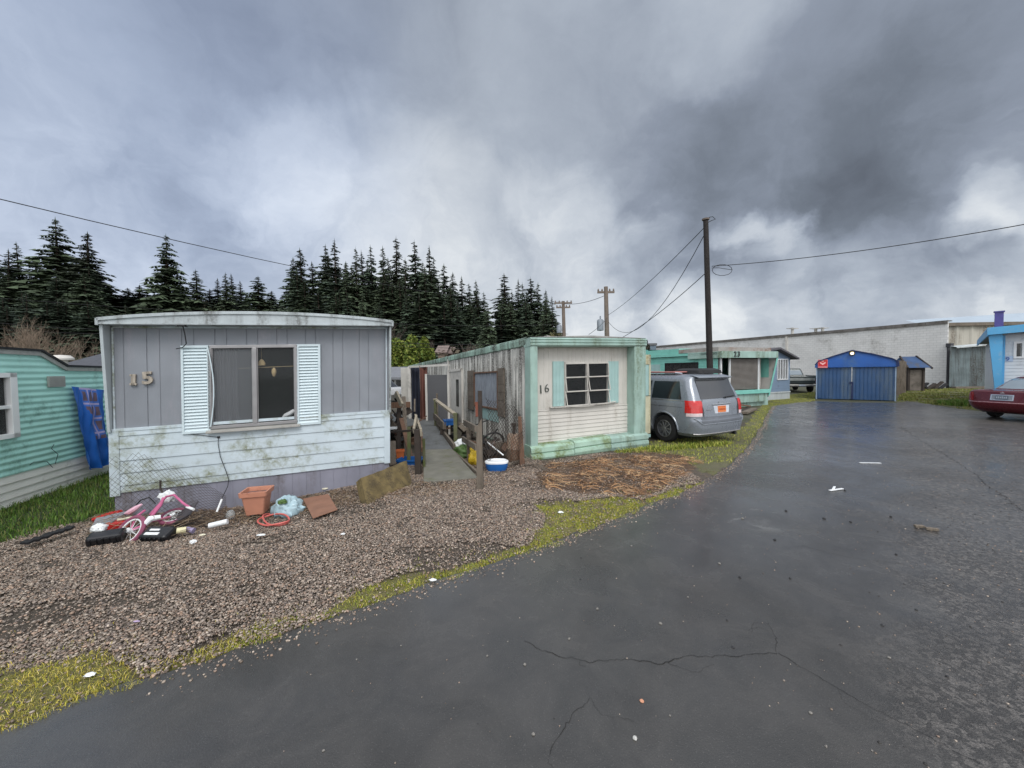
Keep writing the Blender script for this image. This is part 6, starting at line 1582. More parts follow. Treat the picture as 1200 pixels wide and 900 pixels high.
mb.build('roof_edge', mat('navy_edge', lin(18, 36, 78), .6), ts)
xm = wS * .47
mb = MB(); mb.panel((0, .0, 0), X_, Z_, -Y_, .05, xm - .02, .03, zE, 'rib', .16, .018); mb.box(.05, xm - .02, .002, .03, .03, zE); d1 = mb.build('door', m_bl2, ts)
mb = MB(); mb.panel((0, .0, 0), X_, Z_, -Y_, xm + .02, wS - .05, .03, zE, 'rib', .16, .018); mb.box(xm + .02, wS - .05, .002, .03, .03, zE); d2 = mb.build('door', m_bl2, ts)
mb = MB(); mb.box(xm - .1, xm + .05, -.05, -.02, zE * .5, zE * .56); mb.box(xm - .015, xm + .06, -.05, -.02, .05, zE * .55); mb.build('latch', mat('navy_edge', None), d1)
mb = MB(); mb.box(0, .05, -.03, 6, 0, zE); mb.box(wS - .05, wS, -.03, .04, 0, zE); mb.build('frame', mat('blue_grey_paint', lin(140, 160, 180), .6), ts)
mb = MB(); mb.box(wS - .04, wS, .04, 6, 0, zE); mb.build('side_wall', m_wood_grey, ts)
sx0, sz1 = Fs.on(958.5, 421.5, -.13); sx1, sz0 = Fs.on(970, 431, -.13)
mb = MB(); mb.box(sx0, sx1, -.15, -.12, sz0, sz1); 
sg = thing('warning_sign', 'red warning sign with a white emblem on the blue carport gable', 'sign', M=Fs.M)
mb.build('board', mat('sign_border', lin(206, 120, 124), .5), sg); w_, h_ = sx1 - sx0, sz1 - sz0
mb = MB(); mb.box(sx0 + .05 * w_, sx1 - .05 * w_, -.156, -.15, sz0 + .2 * h_, sz1 - .06 * h_); mb.build('red_field', mat('sign_red', lin(190, 34, 38), .5), sg)
cx, cz = (sx0 + sx1) / 2, (sz0 + sz1) / 2
mb = MB(); mb.prism([(cx - .32 * w_, cz + .22 * h_), (cx - .1 * w_, cz + .12 * h_), (cx, cz + .06 * h_), (cx + .1 * w_, cz + .12 * h_), (cx + .32 * w_, cz + .22 * h_), (cx + .26 * w_, cz + .02 * h_), (cx + .08 * w_, cz - .1 * h_), (cx, cz - .18 * h_), (cx - .08 * w_, cz - .1 * h_), (cx - .26 * w_, cz + .02 * h_)][::-1], -.162, -.156); mb.box(cx - .12 * w_, cx + .12 * w_, -.162, -.156, cz + .26 * h_, cz + .36 * h_)
mb.build('emblem', mat('sign_emblem', lin(230, 170, 164), .5), sg)
lx, lz = Fs.on(998.5, 414.2, -.25)
lt = thing('floodlight', 'lit round lamp at the peak of the blue carport', 'lamp', M=Fs.M @ Matrix.Translation((lx, -.2, lz)))
mb = MB(); mb.lathe([(.03, .10), (.10, .03), (.12, -.03), (.11, -.03)], 14, (0, 0, 0), 'y'); mb.v = [(x, -y, z) for x, y, z in mb.v]; mb.build('housing', mat('brass_housing', lin(150, 130, 60), .4), lt)
lm, nt, b = newmat('lamp_glow'); b.inputs['Emission Color'].default_value = (1, .9, .68, 1); b.inputs['Emission Strength'].default_value = 6.0
mb = MB(); mb.lathe([(0, -.10), (.04, -.09), (.06, -.05), (.07, -.0), (.04, .04), (0, .05)], 14, (0, -.02, 0), 'y'); mb.build('bulb', lm, lt, smooth=True)

# little lean-to shed beside it
A = G(1063, 458.5); Fq2 = Frame(A.x, A.y, 0, -.35)
tq = thing('lean_to_shed', 'small ramshackle shed with a blue tarp roof against the white warehouse', 'shed', M=Fq2.M)
wq = Fq2.on(1083, 455)[0]; zq = Fq2.on(1070, 431)[1]; zr = Fq2.on(1070, 417.5)[1]
mb = MB(); mb.box(0, .12, -.06, 2, 0, zq); mb.box(wq - .12, wq, -.06, 2, 0, zq); mb.box(0, wq, 1.9, 2, 0, zq); mb.box(0, wq, -.05, .05, zq - .15, zq); mb.build('frame', m_wood_dark, tq)
mb = MB(); mb.box(.12, wq - .12, .02, .06, .05, zq - .15); mb.build('door', mat('stained_grey_board', lin(112, 104, 96), .85, .2, 2, dirt=GRIME, dirt_amt=.5), tq)
mb = MB(); mb.add([(-.1, -.3, zq), (wq + .25, -.3, zq), (wq - .05, .9, zr), (.0, .9, zr), (-.1, 2.2, zq), (wq + .25, 2.2, zq)], [(0, 1, 2, 3), (3, 2, 5, 4), (0, 3, 4), (1, 5, 2)]); mb.build('roof', mat('dark_blue_tarp', lin(36, 66, 104), .6, .2, 1.5, dirt=GRIME, dirt_amt=.5), tq)
mb = MB(); mb.beam((wq + .26, -.3, zq - .05), (wq - .03, .9, zr + .03), .08, .1); mb.beam((-.12, -.3, zq), (-.02, .9, zr + .03), .08, .1); mb.build('barge_board', m_wood_dark, tq)
# plank fence between carport and shed
A = G(1052, 463); B = G(1061, 460); t = thing('plank_fence', 'short grey vertical plank fence between the carport and the small shed', 'fence', (0, 0, 0))
for i in range(6):
    p = A.lerp(B, i / 6); mb = MB(); mb.beam(p, p + Vector((0, 0, 2.15 - .06 * (i % 2))), .2, .03); mb.build('plank', m_wood_grey, t)
for i, (px, py, s, lb) in enumerate(((1092, 456, .8, 'dark scrap pile on the grass by the white warehouse'),)):
    g_ = G(px, py); random.seed(9); mb = MB()
    for k in range(14): mb.obox((g_.x + random.uniform(-.9, .9), g_.y + random.uniform(-.4, .4), random.uniform(.05, .4)), (random.uniform(.2, .9), .2, .12), Matrix.Rotation(random.uniform(-.8, .8), 3, 'Y'), k % 2)
    tag(mb.build('scrap_heap', [m_wood_dark, m_black]), lb, 'scrap heap', kind='stuff')
g_ = G(1083, 458); mb = MB(); mb.beam(g_ + Vector((-.3, .3, 0)), g_ + Vector((-.1, .6, 2.1)), .1, .06); mb.beam(g_, g_ + Vector((-.2, .6, 1.9)), .08, .06); tag(mb.build('lumber', m_wood_dark), 'dark boards leaning on the small shed', 'lumber')

# blue and white trailer at the right edge
m_b2 = mat('sky_blue_paint', lin(84, 160, 204), .5, .06, 2, dirt=lin(140, 170, 186), dirt_amt=.35, dirt_scale=3); m_w2 = mat('white_lap_siding', lin(196, 202, 206), .55, .04, 2, dirt=GRIME, dirt_amt=.2)
FR = Frame(D(1171, 440, 15.0).x, 15.0, 0, .0)
FR = Frame(D(1171, 440, 15.0).x, 15.0, 0, -.86)
TR = thing('mobile_home', 'white mobile home with sky blue trim at the right edge of the picture', 'mobile home', M=FR.M)
HR = FR.on(1180, 393)[1]; WR = 4.3; px_w0, wz1 = FR.on(1188, 400.5); wz0 = FR.on(1190, 420)[1]; px_w1 = FR.on(1212, 400)[0]
mb = MB(); siding_front(mb, 0, WR, .3, HR + .1, [(px_w0, px_w1, wz0, wz1)], 'lap', .13, .012); siding_side(mb, 0, 12, .3, HR, [], 'lap', .13, .012, 0, -1); mb.build('wall', m_w2, TR)
mb = MB(); mb.box(-.30, WR, -.43, 12, HR + .06, HR + .12); rr_ = mb.build('roof', m_roof, TR)
mb = MB(); z0a = HR - .05
mb.add([(-.34, -.5, z0a + .08), (WR * .5, -.5, z0a + .22), (WR, -.5, z0a + .1), (-.34, -.5, z0a + .36), (WR * .5, -.5, z0a + .50), (WR, -.5, z0a + .4)] + [(x, -.44, z) for x, z in ((-.34, z0a + .08), (WR * .5, z0a + .22), (WR, z0a + .1), (-.34, z0a + .36), (WR * .5, z0a + .5), (WR, z0a + .4))],
       [(0, 1, 4, 3), (1, 2, 5, 4), (3, 4, 10, 9), (4, 5, 11, 10), (0, 6, 7, 1), (1, 7, 8, 2), (0, 3, 9, 6)]); mb.box(-.345, -.31, -.44, 12, HR - .02, HR + .3)
mb.build('fascia', m_b2, rr_)
mb = MB(); mb.prism([(-.30, HR + .05), (-.06, .3), (.06, .3), (.04, HR + .05)], -.34, .0)
mb.build('slanted_fin', m_b2, TR, 'sky blue side fin slanting outwards at the top'); mb = MB(); mb.box(0, .12, -.06, 0, .3, HR); mb.box(0, WR, -.3, 0, .25, .42); mb.build('trim', m_b2, TR)
mb = MB(); f = .07; mb.box(px_w0, px_w1, -.04, .02, wz0, wz0 + f); mb.box(px_w0, px_w1, -.04, .02, wz1 - f, wz1); xq = (px_w0 + px_w1) / 2
for x in (px_w0, xq - f / 2, px_w1 - f): mb.box(x, x + f, -.04, .02, wz0 + f, wz1 - f)
w = mb.build('window', m_whiteframe, TR); mb = MB(); mb.box(px_w0, px_w1, .03, .035, wz0, wz1); mb.build('pane', m_pane, w)
mb = MB(); mb.box(px_w0 + f + .15, xq - f, .02, .03, wz0 + f, wz1 - f); mb.build('curtain', m_blind, w)
nx0, nz = FR.on(1172.5, 423, -.02)
mb = MB(); mb.box(nx0 - .03, nx0 + .30, -.022, -.012, nz - .03, nz + .19); pl = mb.build('number_plate', mat('pale_blue_plate', lin(160, 176, 196), .5), TR)
text_mesh('19', .21, .004, mat('blue_number', lin(70, 96, 150), .5), 'number', pl, Matrix.Translation((nx0 + .01, -.028, nz)) @ Matrix.Rotation(R(90), 4, 'X'), .001, .002)
mb = MB(); p = FR.on(1170.5, 381, 2.5); mb.box(p[0] - .12, p[0] + .12, 2.4, 2.64, HR + .1, FR.on(1170.5, 366, 2.5)[1]); mb.box(p[0] - .15, p[0] + .15, 2.37, 2.67, FR.on(1170.5, 366, 2.5)[1], FR.on(1170.5, 366, 2.5)[1] + .05); mb.build('chimney', mat('purple_blue_metal', lin(70, 66, 130), .5, .15, 4), rr_)

# houses behind on the left
def house(name, lbl, px0, px1, pyeave, pyridge, y, m_wall, m_rf, depth=8, win=True):
    A = D(px0, pyeave, y); B = D(px1, pyeave, y); r = D((px0 + px1) / 2, pyridge, y + depth / 2).z; g = ghf(A.x, y)
    t = thing(name, lbl, 'house', (A.x, y, g)); w = B.x - A.x; h = A.z - g
    mb = MB(); mb.box(0, w, 0, depth, -.5, h); mb.add([(0, 0, h), (0, depth, h), (0, depth / 2, r - g - .05)], [(0, 1, 2)]); mb.add([(w, 0, h), (w, depth, h), (w, depth / 2, r - g - .05)], [(2, 1, 0)]); mb.build('wall', m_wall, t)
    mb = MB(); e = .5; mb.add([(-e, -e, h - .1), (w + e, -e, h - .1), (w + e, depth / 2, r - g), (-e, depth / 2, r - g), (-e, depth + e, h - .1), (w + e, depth + e, h - .1), (-e, -e, h - .3), (w + e, -e, h - .3)], [(0, 1, 2, 3), (3, 2, 5, 4), (6, 7, 1, 0)]); mb.build('roof', m_rf, t)
    if win:
        for q in (.2, .6):
            mb = MB(); mb.box(w * q, w * q + 1.2, -.06, -.01, h * .35, h * .8); ww = mb.build('window', m_whiteframe, t); mb = MB(); mb.box(w * q + .1, w * q + 1.1, -.08, -.06, h * .38, h * .77); mb.build('pane', m_pane, ww)
    return t
house('house', 'dark shingle roofed house behind the mint green trailer', 70, 130, 431, 409, 22, m_bgrey, m_shingle, 8)
house('house', 'low grey house with a white garage wall seen in the gap between trailers', 440, 478, 441, 430, 34, m_whskirt, mat('grey_shingles', lin(112, 114, 118), .85, .1, 4), 8)
hs = house('cabin', 'tiny brown cabin among bare trees on the slope', 513, 521, 412, 405, 72, mat('tan_board', lin(138, 122, 108), .8), mat('brown_shingle', lin(118, 104, 98), .85), 6, False)
house('house', 'small reddish wing house beside the tiny cabin', 521.5, 528, 413, 407, 74, mat('red_brown_board', lin(112, 92, 86), .8), mat('brown_shingle', lin(118, 104, 98)), 6, False)

# ================================================================== poles and wires
m_pole = mat('dark_creosote_pole', lin(40, 35, 33), .85, .25, 3, grain=(12, 12, 1)); m_pole2 = mat('grey_pole', lin(110, 98, 88), .85, .15, 3)
B = D(832.5, 452, 14.0); T_ = D(827, 258, 14.0)
pl = thing('utility_pole', 'tall dark wooden pole rising behind the silver van', 'utility pole', (B.x, 14, 0))
mb = MB(); mb.tube([(0.03, 0, -.2), (0, 0, B.z), ((T_.x - B.x), 0, T_.z)], [.125, .11, .085], 12); mb.build('pole', m_pole, pl, smooth=True)
mb = MB(); mb.lathe([(.12, 0), (.13, .05), (.0, .07)], 12, (T_.x - B.x, 0, T_.z)); mb.build('cap', m_pole2, pl)
tp = T_ - Vector((B.x, 14, 0)); hk = D(834, 314, 14) - Vector((B.x, 14, 0))
mb = MB(); mb.tube([tp + Vector((.05, 0, -.1)), tp + Vector((.2, 0, -.02)), tp + Vector((.35, 0, .03)), tp + Vector((.25, 0, .12)), tp + Vector((.12, 0, .1))], .012, 5)
lp = []
for i in range(15): a = i / 14 * 2 * PI; lp.append(hk + Vector((.38 - .36 * math.cos(a), 0, -.08 - .20 * math.sin(a) * (1 if a > 0 else 1))))
mb.tube(lp, .010, 5); mb.tube([hk, hk + Vector((.25, 0, -.0)), lp[7]], .01, 5); mb.build('wire_loop', m_wire, pl, smooth=True)
def pole_at(px, pyt, y, r, lbl, pyb=None, arms=((.9, .03),), trans=True):
    T_ = D(px, pyt, y); g = ghf(T_.x, y); p = thing('utility_pole', lbl, 'utility pole', (T_.x, y, g)); h = T_.z - g
    mb = MB(); mb.tube([(.15, 0, -.3), (.0, 0, h)], [r * 1.2, r * .8], 10); mb.build('pole', m_pole2, p, smooth=True)
    for w, dz in arms:
        mb = MB(); mb.beam((-w, 0, h - dz * 10), (w, 0, h - dz * 10), .14, .16); 
        for q in (-.9, -.45, .45, .9): mb.lathe([(.05, 0), (.08, .08), (.04, .2), (0, .22)], 6, (w * q, 0, h - dz * 10 + .08))
        mb.build('crossarm', m_pole2, p)
    if trans:
        mb = MB(); mb.lathe([(.0, -.05), (.28, 0), (.28, .8), (.2, .9), (0, .95)], 12, (-.5, -.1, h - 3.6)); mb.lathe([(.05, .9), (.06, 1.15), (0, 1.2)], 6, (-.5, -.1, h - 3.6)); mb.build('transformer', mat('grey_transformer', lin(120, 126, 132), .5), p, smooth=True)
    return p
pole_at(710, 336, 32, .20, 'grey utility pole with a transformer above the roof of trailer sixteen', arms=((.7, .045),))
pole_at(660, 353, 44, .22, 'far utility pole with a wide crossarm at the grove edge', arms=((1.0, .02), (.8, .07)))
def wire(a, b, sag, r, lbl, n=18, group=None):
    A, B = D(*a), D(*b); pts = [A.lerp(B, i / n) - Vector((0, 0, sag * 4 * (i / n) * (1 - i / n))) for i in range(n + 1)]
    mb = MB(); mb.tube(pts, r, 5); return tag(mb.build('power_line', m_wire, smooth=True), lbl, 'power line', group)
wire((828, 264, 14), (713, 369, 32), .25, .014, 'upper power line running from the tall dark pole to the transformer pole')
wire((826, 274, 14), (713, 377, 32), 2.0, .014, 'sagging power line between the tall dark pole and the transformer pole')
wire((829, 318, 14), (692, 410, 26), .5, .014, 'lowest power line dropping left from the tall dark pole')
wire((834, 312, 14), (1290, 246, 9), .18, .012, 'power line running from the tall dark pole to the right edge')
wire((-60, 219, 9.0), (662, 353, 44), 1.0, .013, 'long power line crossing the sky above the left trailers')
wire((714, 340, 32), (900, 300, 60), .3, .012, 'thin far power line behind the tall pole') if False else None
wire((712, 372, 32), (690, 392, 24), .1, .014, 'short service drop from the transformer pole')
for (a, b, s_) in (((-40, 374, 52), (135, 386, 52), .3), ((-40, 381, 52), (135, 391, 52), .3), ((-40, 346, 60), (400, 372, 60), .4), ((395, 374, 55), (655, 380, 44), .5), ((440, 400, 50), (655, 402, 44), .3), ((440, 404, 50), (655, 409, 44), .2), ((660, 356, 44), (712, 345, 32), .3)):
    wire(a, b, s_, .022, 'thin distant power line strung across the wooded slope', group='distant power lines before the trees')
# ================================================================== vehicles
m_tyre = mat('tyre_rubber', lin(26, 26, 27), .8, .1, 8); m_rim = mat('alloy_rim', lin(150, 152, 156), .35, .05, 8, metal=.8)
m_chrome = mat('chrome', lin(210, 212, 214), .18, .03, metal=1.0); m_blacktrim = mat('black_trim', lin(22, 22, 24), .5)
m_cargl = mat('tinted_car_glass', lin(22, 25, 30), .06, .05, 4, spec=.8, coat=.6)
m_tail = mat('red_tail_light', lin(190, 26, 22), .18, .12, 12, coat=.5); m_tailw = mat('clear_tail_light', lin(220, 200, 200), .2)
def paint(name, col, rough=.32, dirt=None):
    return mat(name, col, rough, .015, 1, dirt=dirt, dirt_amt=.0, metal=.25, coat=.6)
class Shell:
    """car body as a stack of rounded outlines: per height z the rear y, front y, half width, corner radii, bow"""
    def __init__(s, keys):   # z: (rear, front, halfw, rr, rf, bowr, bowf)
        s.z = [k[0] for k in keys]; s.k = np.array([k[1:] for k in keys], float)
    def at(s, z): return [float(np.interp(z, s.z, s.k[:, i])) for i in range(7)]
    def ring(s, z):
        r, f, w, rr, rf, br, bf = s.at(z); out = []
        n1, n2, n3 = 10, 6, 26
        def rearx(x):
            y = r + br * (x / w) ** 2; a = abs(x) - (w - rr)
            if a > 0: y += rr * (1 - math.sqrt(max(0, 1 - (a / rr) ** 2)))
            return y
        # half outline from rear centre to front centre on the +x side, then mirrored
        half = []
        for i in range(n1): x = (w - rr) * i / n1; half.append((x, rearx(x)))
        for i in range(n2 + 1):
            a = PI / 2 * i / n2; x = w - rr + rr * math.sin(a); half.append((x, r + br * (x / w) ** 2 + rr * (1 - math.cos(a))))
        y0 = half[-1][1]; y1 = f - bf - rf
        for i in range(1, n3): half.append((w, y0 + (y1 - y0) * i / n3))
        for i in range(n2 + 1):
            a = PI / 2 * (1 - i / n2); x = w - rf + rf * math.sin(a); half.append((x, f - bf * (x / w) ** 2 - rf * (1 - math.cos(a))))
        for i in range(1, n1 + 1): x = (w - rf) * (1 - i / n1); half.append((x, f - bf * (x / w) ** 2))
        ring = [(x, y, z) for x, y in half] + [(-x, y, z) for x, y in half[-2:0:-1]]
        return ring
    def body(s, zs, mats, parent, name='body', arches=(), label=None):
        mb = MB(); loft(mb, [s.ring(z) for z in zs]); o = mb.build(name, mats, parent, label, smooth='y')
        if arches:
            cut = MB()
            for (x, y, z, r) in arches: cut.lathe([(r, x - .30), (r, x + .30)], 32, (0, y, z), 'x')
            co_ = cut.build('cutter', [m_blacktrim]); md = o.modifiers.new('b', 'BOOLEAN'); md.operation = 'DIFFERENCE'; md.object = co_; md.solver = 'EXACT'
            co_.matrix_world = Matrix.Identity(4)
            pm_ = o.parent; o.parent = None
            bpy.context.view_layer.update()
            me = bpy.data.meshes.new_from_object(o.evaluated_get(bpy.context.evaluated_depsgraph_get()))
            o.modifiers.clear(); old = o.data; o.data = me; o.parent = pm_
            bpy.data.objects.remove(co_)
        o.data.polygons.foreach_set('use_smooth', [True] * len(o.data.polygons)); o.data.set_sharp_from_angle(angle=R(28))
        return o
    def rear(s, x, z, off=0.0):
        r, f, w, rr, rf, br, bf = s.at(z); y = r + br * (x / w) ** 2; a = abs(x) - (w - rr)
        if a > 0: y += rr * (1 - math.sqrt(max(0, 1 - min(1, a / rr) ** 2)))
        n = Vector((math.copysign(min(1, max(0, a / rr)), x) if a > 0 else 0, -1, 0)).normalized()
        return Vector((x, y, z)) + n * off
    def side(s, y, z, sg, off=0.0):
        r, f, w, rr, rf, br, bf = s.at(z); x = w
        y0 = r + br + rr
        if y < y0: t = min(1, (y0 - y) / rr); x = w - rr + rr * math.sqrt(max(0, 1 - t * t))
        y1 = f - bf - rf
        if y > y1: t = min(1, (y - y1) / rf); x = w - rf + rf * math.sqrt(max(0, 1 - t * t))
        return Vector((sg * (x + off), y, z))
    def patch_rear(s, pts4, m, parent, name, off=.008, nu=12, nv=5, label=None):
        mb = MB(); vs = []; fs = []      # pts4: (x,z) corners lower left, lower right, upper right, upper left
        a, b, c, d = [Vector((p[0], p[1], 0)) for p in pts4]
        for j in range(nv + 1):
            for i in range(nu + 1):
                p = a.lerp(b, i / nu).lerp(d.lerp(c, i / nu), j / nv); vs.append(s.rear(p.x, p.y, off))
        for j in range(nv):
            for i in range(nu): q = j * (nu + 1) + i; fs.append((q, q + 1, q + nu + 2, q + nu + 1))
        k = len(vs); vs += [v + Vector((0, off + .01, 0)) for v in vs]
        bd = list(range(nu + 1)) + [(j + 1) * (nu + 1) - 1 for j in range(1, nv + 1)] + [nv * (nu + 1) + i for i in range(nu - 1, -1, -1)] + [j * (nu + 1) for j in range(nv - 1, 0, -1)]
        for p, q in zip(bd, bd[1:] + bd[:1]): fs.append((p, k + p, k + q, q))
        mb.add(vs, fs); o = mb.build(name, m, parent, label, smooth='y'); o.data.polygons.foreach_set('use_smooth', [True] * len(o.data.polygons)); o.data.set_sharp_from_angle(angle=R(40)); return o
    def patch_side(s, pts4, sg, m, parent, name, off=.008, nu=10, nv=5, label=None):
        mb = MB(); vs = []; fs = []
        a, b, c, d = [Vector((p[0], p[1], 0)) for p in pts4]
        for j in range(nv + 1):
            for i in range(nu + 1):
                p = a.lerp(b, i / nu).lerp(d.lerp(c, i / nu), j / nv); vs.append(s.side(p.x, p.y, sg, off))
        for j in range(nv):
            for i in range(nu): q = j * (nu + 1) + i; fs.append((q, q + 1, q + nu + 2, q + nu + 1))
        k = len(vs); vs += [v - Vector((sg * (off + .01), 0, 0)) for v in vs]
        bd = list(range(nu + 1)) + [(j + 1) * (nu + 1) - 1 for j in range(1, nv + 1)] + [nv * (nu + 1) + i for i in range(nu - 1, -1, -1)] + [j * (nu + 1) for j in range(nv - 1, 0, -1)]
        for p, q in zip(bd, bd[1:] + bd[:1]): fs.append((p, k + p, k + q, q))
        mb.add(vs, fs); o = mb.build(name, m, parent, label, smooth='y'); o.data.polygons.foreach_set('use_smooth', [True] * len(o.data.polygons)); o.data.set_sharp_from_angle(angle=R(40)); return o
def car_wheel(x, y, r, w, sg, parent, spokes=9, rim=.64):
    mb = MB(); h = w / 2; mb.lathe([(r * rim, -h), (r * .93, -h), (r, -h * .75), (r, h * .75), (r * .93, h), (r * rim, h)], 32, (x, y, r), 'x', close=True); wh = mb.build('wheel', m_tyre, parent, smooth=True)
    mb = MB(); xo = x + sg * h * .55; rr = r * rim; mb.lathe([(rr * 1.02, -.03), (rr * 1.02, .05), (rr * .93, .055), (rr * .90, .0), (rr * .9, -.03)], 32, (xo, y, r), 'x') if sg > 0 else mb.lathe([(rr * 1.02, .03), (rr * 1.02, -.05), (rr * .93, -.055), (rr * .90, .0), (rr * .9, .03)], 32, (xo, y, r), 'x')
    for k in range(spokes):
        a = 2 * PI * k / spokes; c, s_ = math.cos(a), math.sin(a)
        mb.beam((xo + sg * .03, y + c * rr * .15, r + s_ * rr * .15), (xo + sg * .035, y + c * rr * .92, r + s_ * rr * .92), .035, .025, up=(1, 0, 0), w2=.022)
    mb.lathe([(rr * .22, -.02), (rr * .22, .045), (0, .05)] if sg > 0 else [(rr * .22, .02), (rr * .22, -.045), (0, -.05)], 12, (xo, y, r), 'x'); mb.build('rim', m_rim, wh)
    mb = MB(); mb.lathe([(rr * .9, 0), (0, .001)], 20, (xo - sg * .04, y, r), 'x'); mb.build('brake_disc', m_blacktrim, wh)

# --- silver minivan, rear left corner towards the camera
ANG = R(28)
fdir = Vector((-math.sin(ANG), math.cos(ANG), 0))
vw = G(783, 519.0, 0); vw = Vector((D(783, 503, 9.95).x, 9.95, 0))      # left rear wheel contact
# local: x lateral (right +), y forward from the rear bumper
rt = Vector((math.cos(ANG), math.sin(ANG), 0))
org = vw + rt * .82 - fdir * 1.0
van = thing('minivan', 'silver minivan with an orange plate parked between trailers sixteen and the turquoise one', 'car', org, ANG)
mp_ = paint('silver_paint', lin(126, 132, 140), .30)
K = [  # z, rear, front, halfw, rr, rf, bowr, bowf
 (.22, .12, 4.95, .88, .22, .30, .06, .15), (.30, .04, 5.05, .96, .24, .35, .07, .18), (.50, .0, 5.12, .985, .24, .38, .07, .2), (.62, .01, 5.10, .99, .22, .38, .07, .2), (.66, .06, 5.08, .99, .20, .38, .06, .2),
 (.80, .075, 5.04, .99, .18, .38, .05, .2), (1.00, .09, 4.80, .975, .17, .35, .05, .2), (1.06, .10, 4.30, .965, .17, .3, .05, .25), (1.08, .11, 4.18, .955, .17, .3, .05, .25)]
K2 = [(1.08, .11, 4.18, .955, .17, .3, .05, .25), (1.25, .18, 3.92, .915, .17, .3, .05, .25), (1.45, .27, 3.62, .865, .17, .28, .05, .2), (1.60, .33, 3.36, .815, .17, .25, .04, .2), (1.67, .34, 3.22, .77, .2, .25, .04, .2), (1.71, .42, 3.02, .68, .25, .3, .04, .15), (1.735, .62, 2.75, .5, .3, .3, .0, .0)]
KK = Shell(K + K2[1:])
zs_ = [.22, .26, .30, .4, .5, .58, .62, .66, .72, .8, .9, 1.0, 1.04, 1.08, 1.15, 1.25, 1.35, 1.45, 1.53, 1.60, 1.64, 1.67, 1.69, 1.71, 1.725, 1.735]
KK.body(zs_, mp_, van, arches=[(-.85, 1.0, .36, .40), (.85, 1.0, .36, .40), (-.85, 4.05, .36, .40), (.85, 4.05, .36, .40)])
mb = MB(); mb.box(-.70, .70, .3, 4.8, .20, .75); mb.box(-.80, .80, 1.5, 3.5, .2, .3); mb.build('underbody', m_blacktrim, van)
for sg in (-1, 1):
    car_wheel(sg * .86, 1.0, .345, .23, sg, van, 10); car_wheel(sg * .86, 4.05, .345, .23, sg, van, 10)
    KK.patch_side([(.50, 1.12), (1.42, 1.12), (1.42, 1.56), (.64, 1.56)] if sg > 0 else [(1.42, 1.12), (.50, 1.12), (.64, 1.56), (1.42, 1.56)], sg, m_cargl, van, 'side_window')
    KK.patch_side([(1.50, 1.12), (2.55, 1.12), (2.50, 1.57), (1.50, 1.57)] if sg > 0 else [(2.55, 1.12), (1.50, 1.12), (1.50, 1.57), (2.50, 1.57)], sg, m_cargl, van, 'side_window')
    KK.patch_side([(2.62, 1.12), (3.60, 1.12), (3.05, 1.55), (2.58, 1.57)] if sg > 0 else [(3.60, 1.12), (2.62, 1.12), (2.58, 1.57), (3.05, 1.55)], sg, m_cargl, van, 'side_window')
    # wheel-arch lip
    mb = MB(); pts = [KK.side(1.0 - .42 * math.cos(a), max(.24, .36 + .42 * math.sin(a)), sg, .004) for a in [PI * i / 14 for i in range(15)]]; mb.tube(pts, .022, 6); mb.build('arch_lip', mp_, van, smooth=True)
    mb = MB(); mb.tube([KK.side(y, 1.085, sg, .002) for y in (.4, 1, 2, 3, 3.9)], .008, 5); mb.tube([KK.side(y, .32, sg, .004) for y in (1.5, 2.5, 3.5)], .02, 5); mb.build('side_moulding', m_chrome, van)
    mb = MB()
    for y in (1.46, 2.58): mb.tube([KK.side(y, z, sg, .001) for z in (.35, .6, .85, 1.06)], .004, 4)
    mb.tube([KK.side(y, .93, sg, .0) for y in (.45, 1.46)], .004, 4); mb.build('door_seam', m_blacktrim, van)
    mb = MB(); mb.obox(KK.side(2.42, .98, sg, .02), (.03, .2, .035)); mb.build('door_handle', mp_, van)
    # tail light wrapping the corner
    sx = sg
    def lightpatch(xin, z0, z1, ylen, m, nm, off=.012):
        vs = []; fs = []; nv = 5
        for j in range(nv + 1):
            z = z0 + (z1 - z0) * j / nv; row = []
            r, f, w, rr, rf, br, bf = KK.at(z)
            for i in range(5): x = xin + (w - rr - xin) * i / 5; row.append(KK.rear(x * sg, z, off))
            for i in range(7): a = PI / 2 * i / 6; row.append(Vector((sg * (w - rr + (rr + off) * math.sin(a)), r + br * ((w - rr + rr * math.sin(a)) / w) ** 2 + rr - (rr + off) * math.cos(a), z)))
            yb = row[-1].y
            for i in range(1, 3): row.append(Vector((sg * (w + off), yb + ylen * i / 2, z)))
            vs += row
        n = 14
        for j in range(nv):
            for i in range(n - 1): q = j * n + i; fs.append((q, q + 1, q + n + 1, q + n) if sg > 0 else (q, q + n, q + n + 1, q + 1))
        mb = MB(); mb.add(vs, fs); o = mb.build(nm, m, van, smooth='y'); o.data.polygons.foreach_set('use_smooth', [True] * len(o.data.polygons)); return o
    lightpatch(.70, .80, 1.10, .06, m_tail, 'tail_light'); lightpatch(.72, .72, .80, .02, m_tailw, 'reversing_light', .010)
    mb = MB(); mb.tube([KK.rear(sg * .70, z, .014) for z in (.72, .9, 1.1)], .008, 4); mb.build('light_edge', m_blacktrim, van)
KK.patch_rear([(-.70, 1.13), (.70, 1.13), (.64, 1.60), (-.64, 1.60)], m_cargl, van, 'rear_window', label='tinted rear window')
mb = MB(); vs = []
for x in [-.66 + 1.32 * i / 12 for i in range(13)]: p = KK.rear(x, 1.63, .0); vs += [(x, p.y - .13, 1.655), (x, p.y + .12, 1.715), (x, p.y - .12, 1.635), (x, p.y + .02, 1.60)]
fs = []
for i in range(12): a = i * 4; fs += [(a, a + 4, a + 5, a + 1), (a + 2, a + 3, a + 7, a + 6), (a, a + 2, a + 6, a + 4)]
mb.add(vs, fs); mb.build('spoiler', mp_, van, smooth='y')
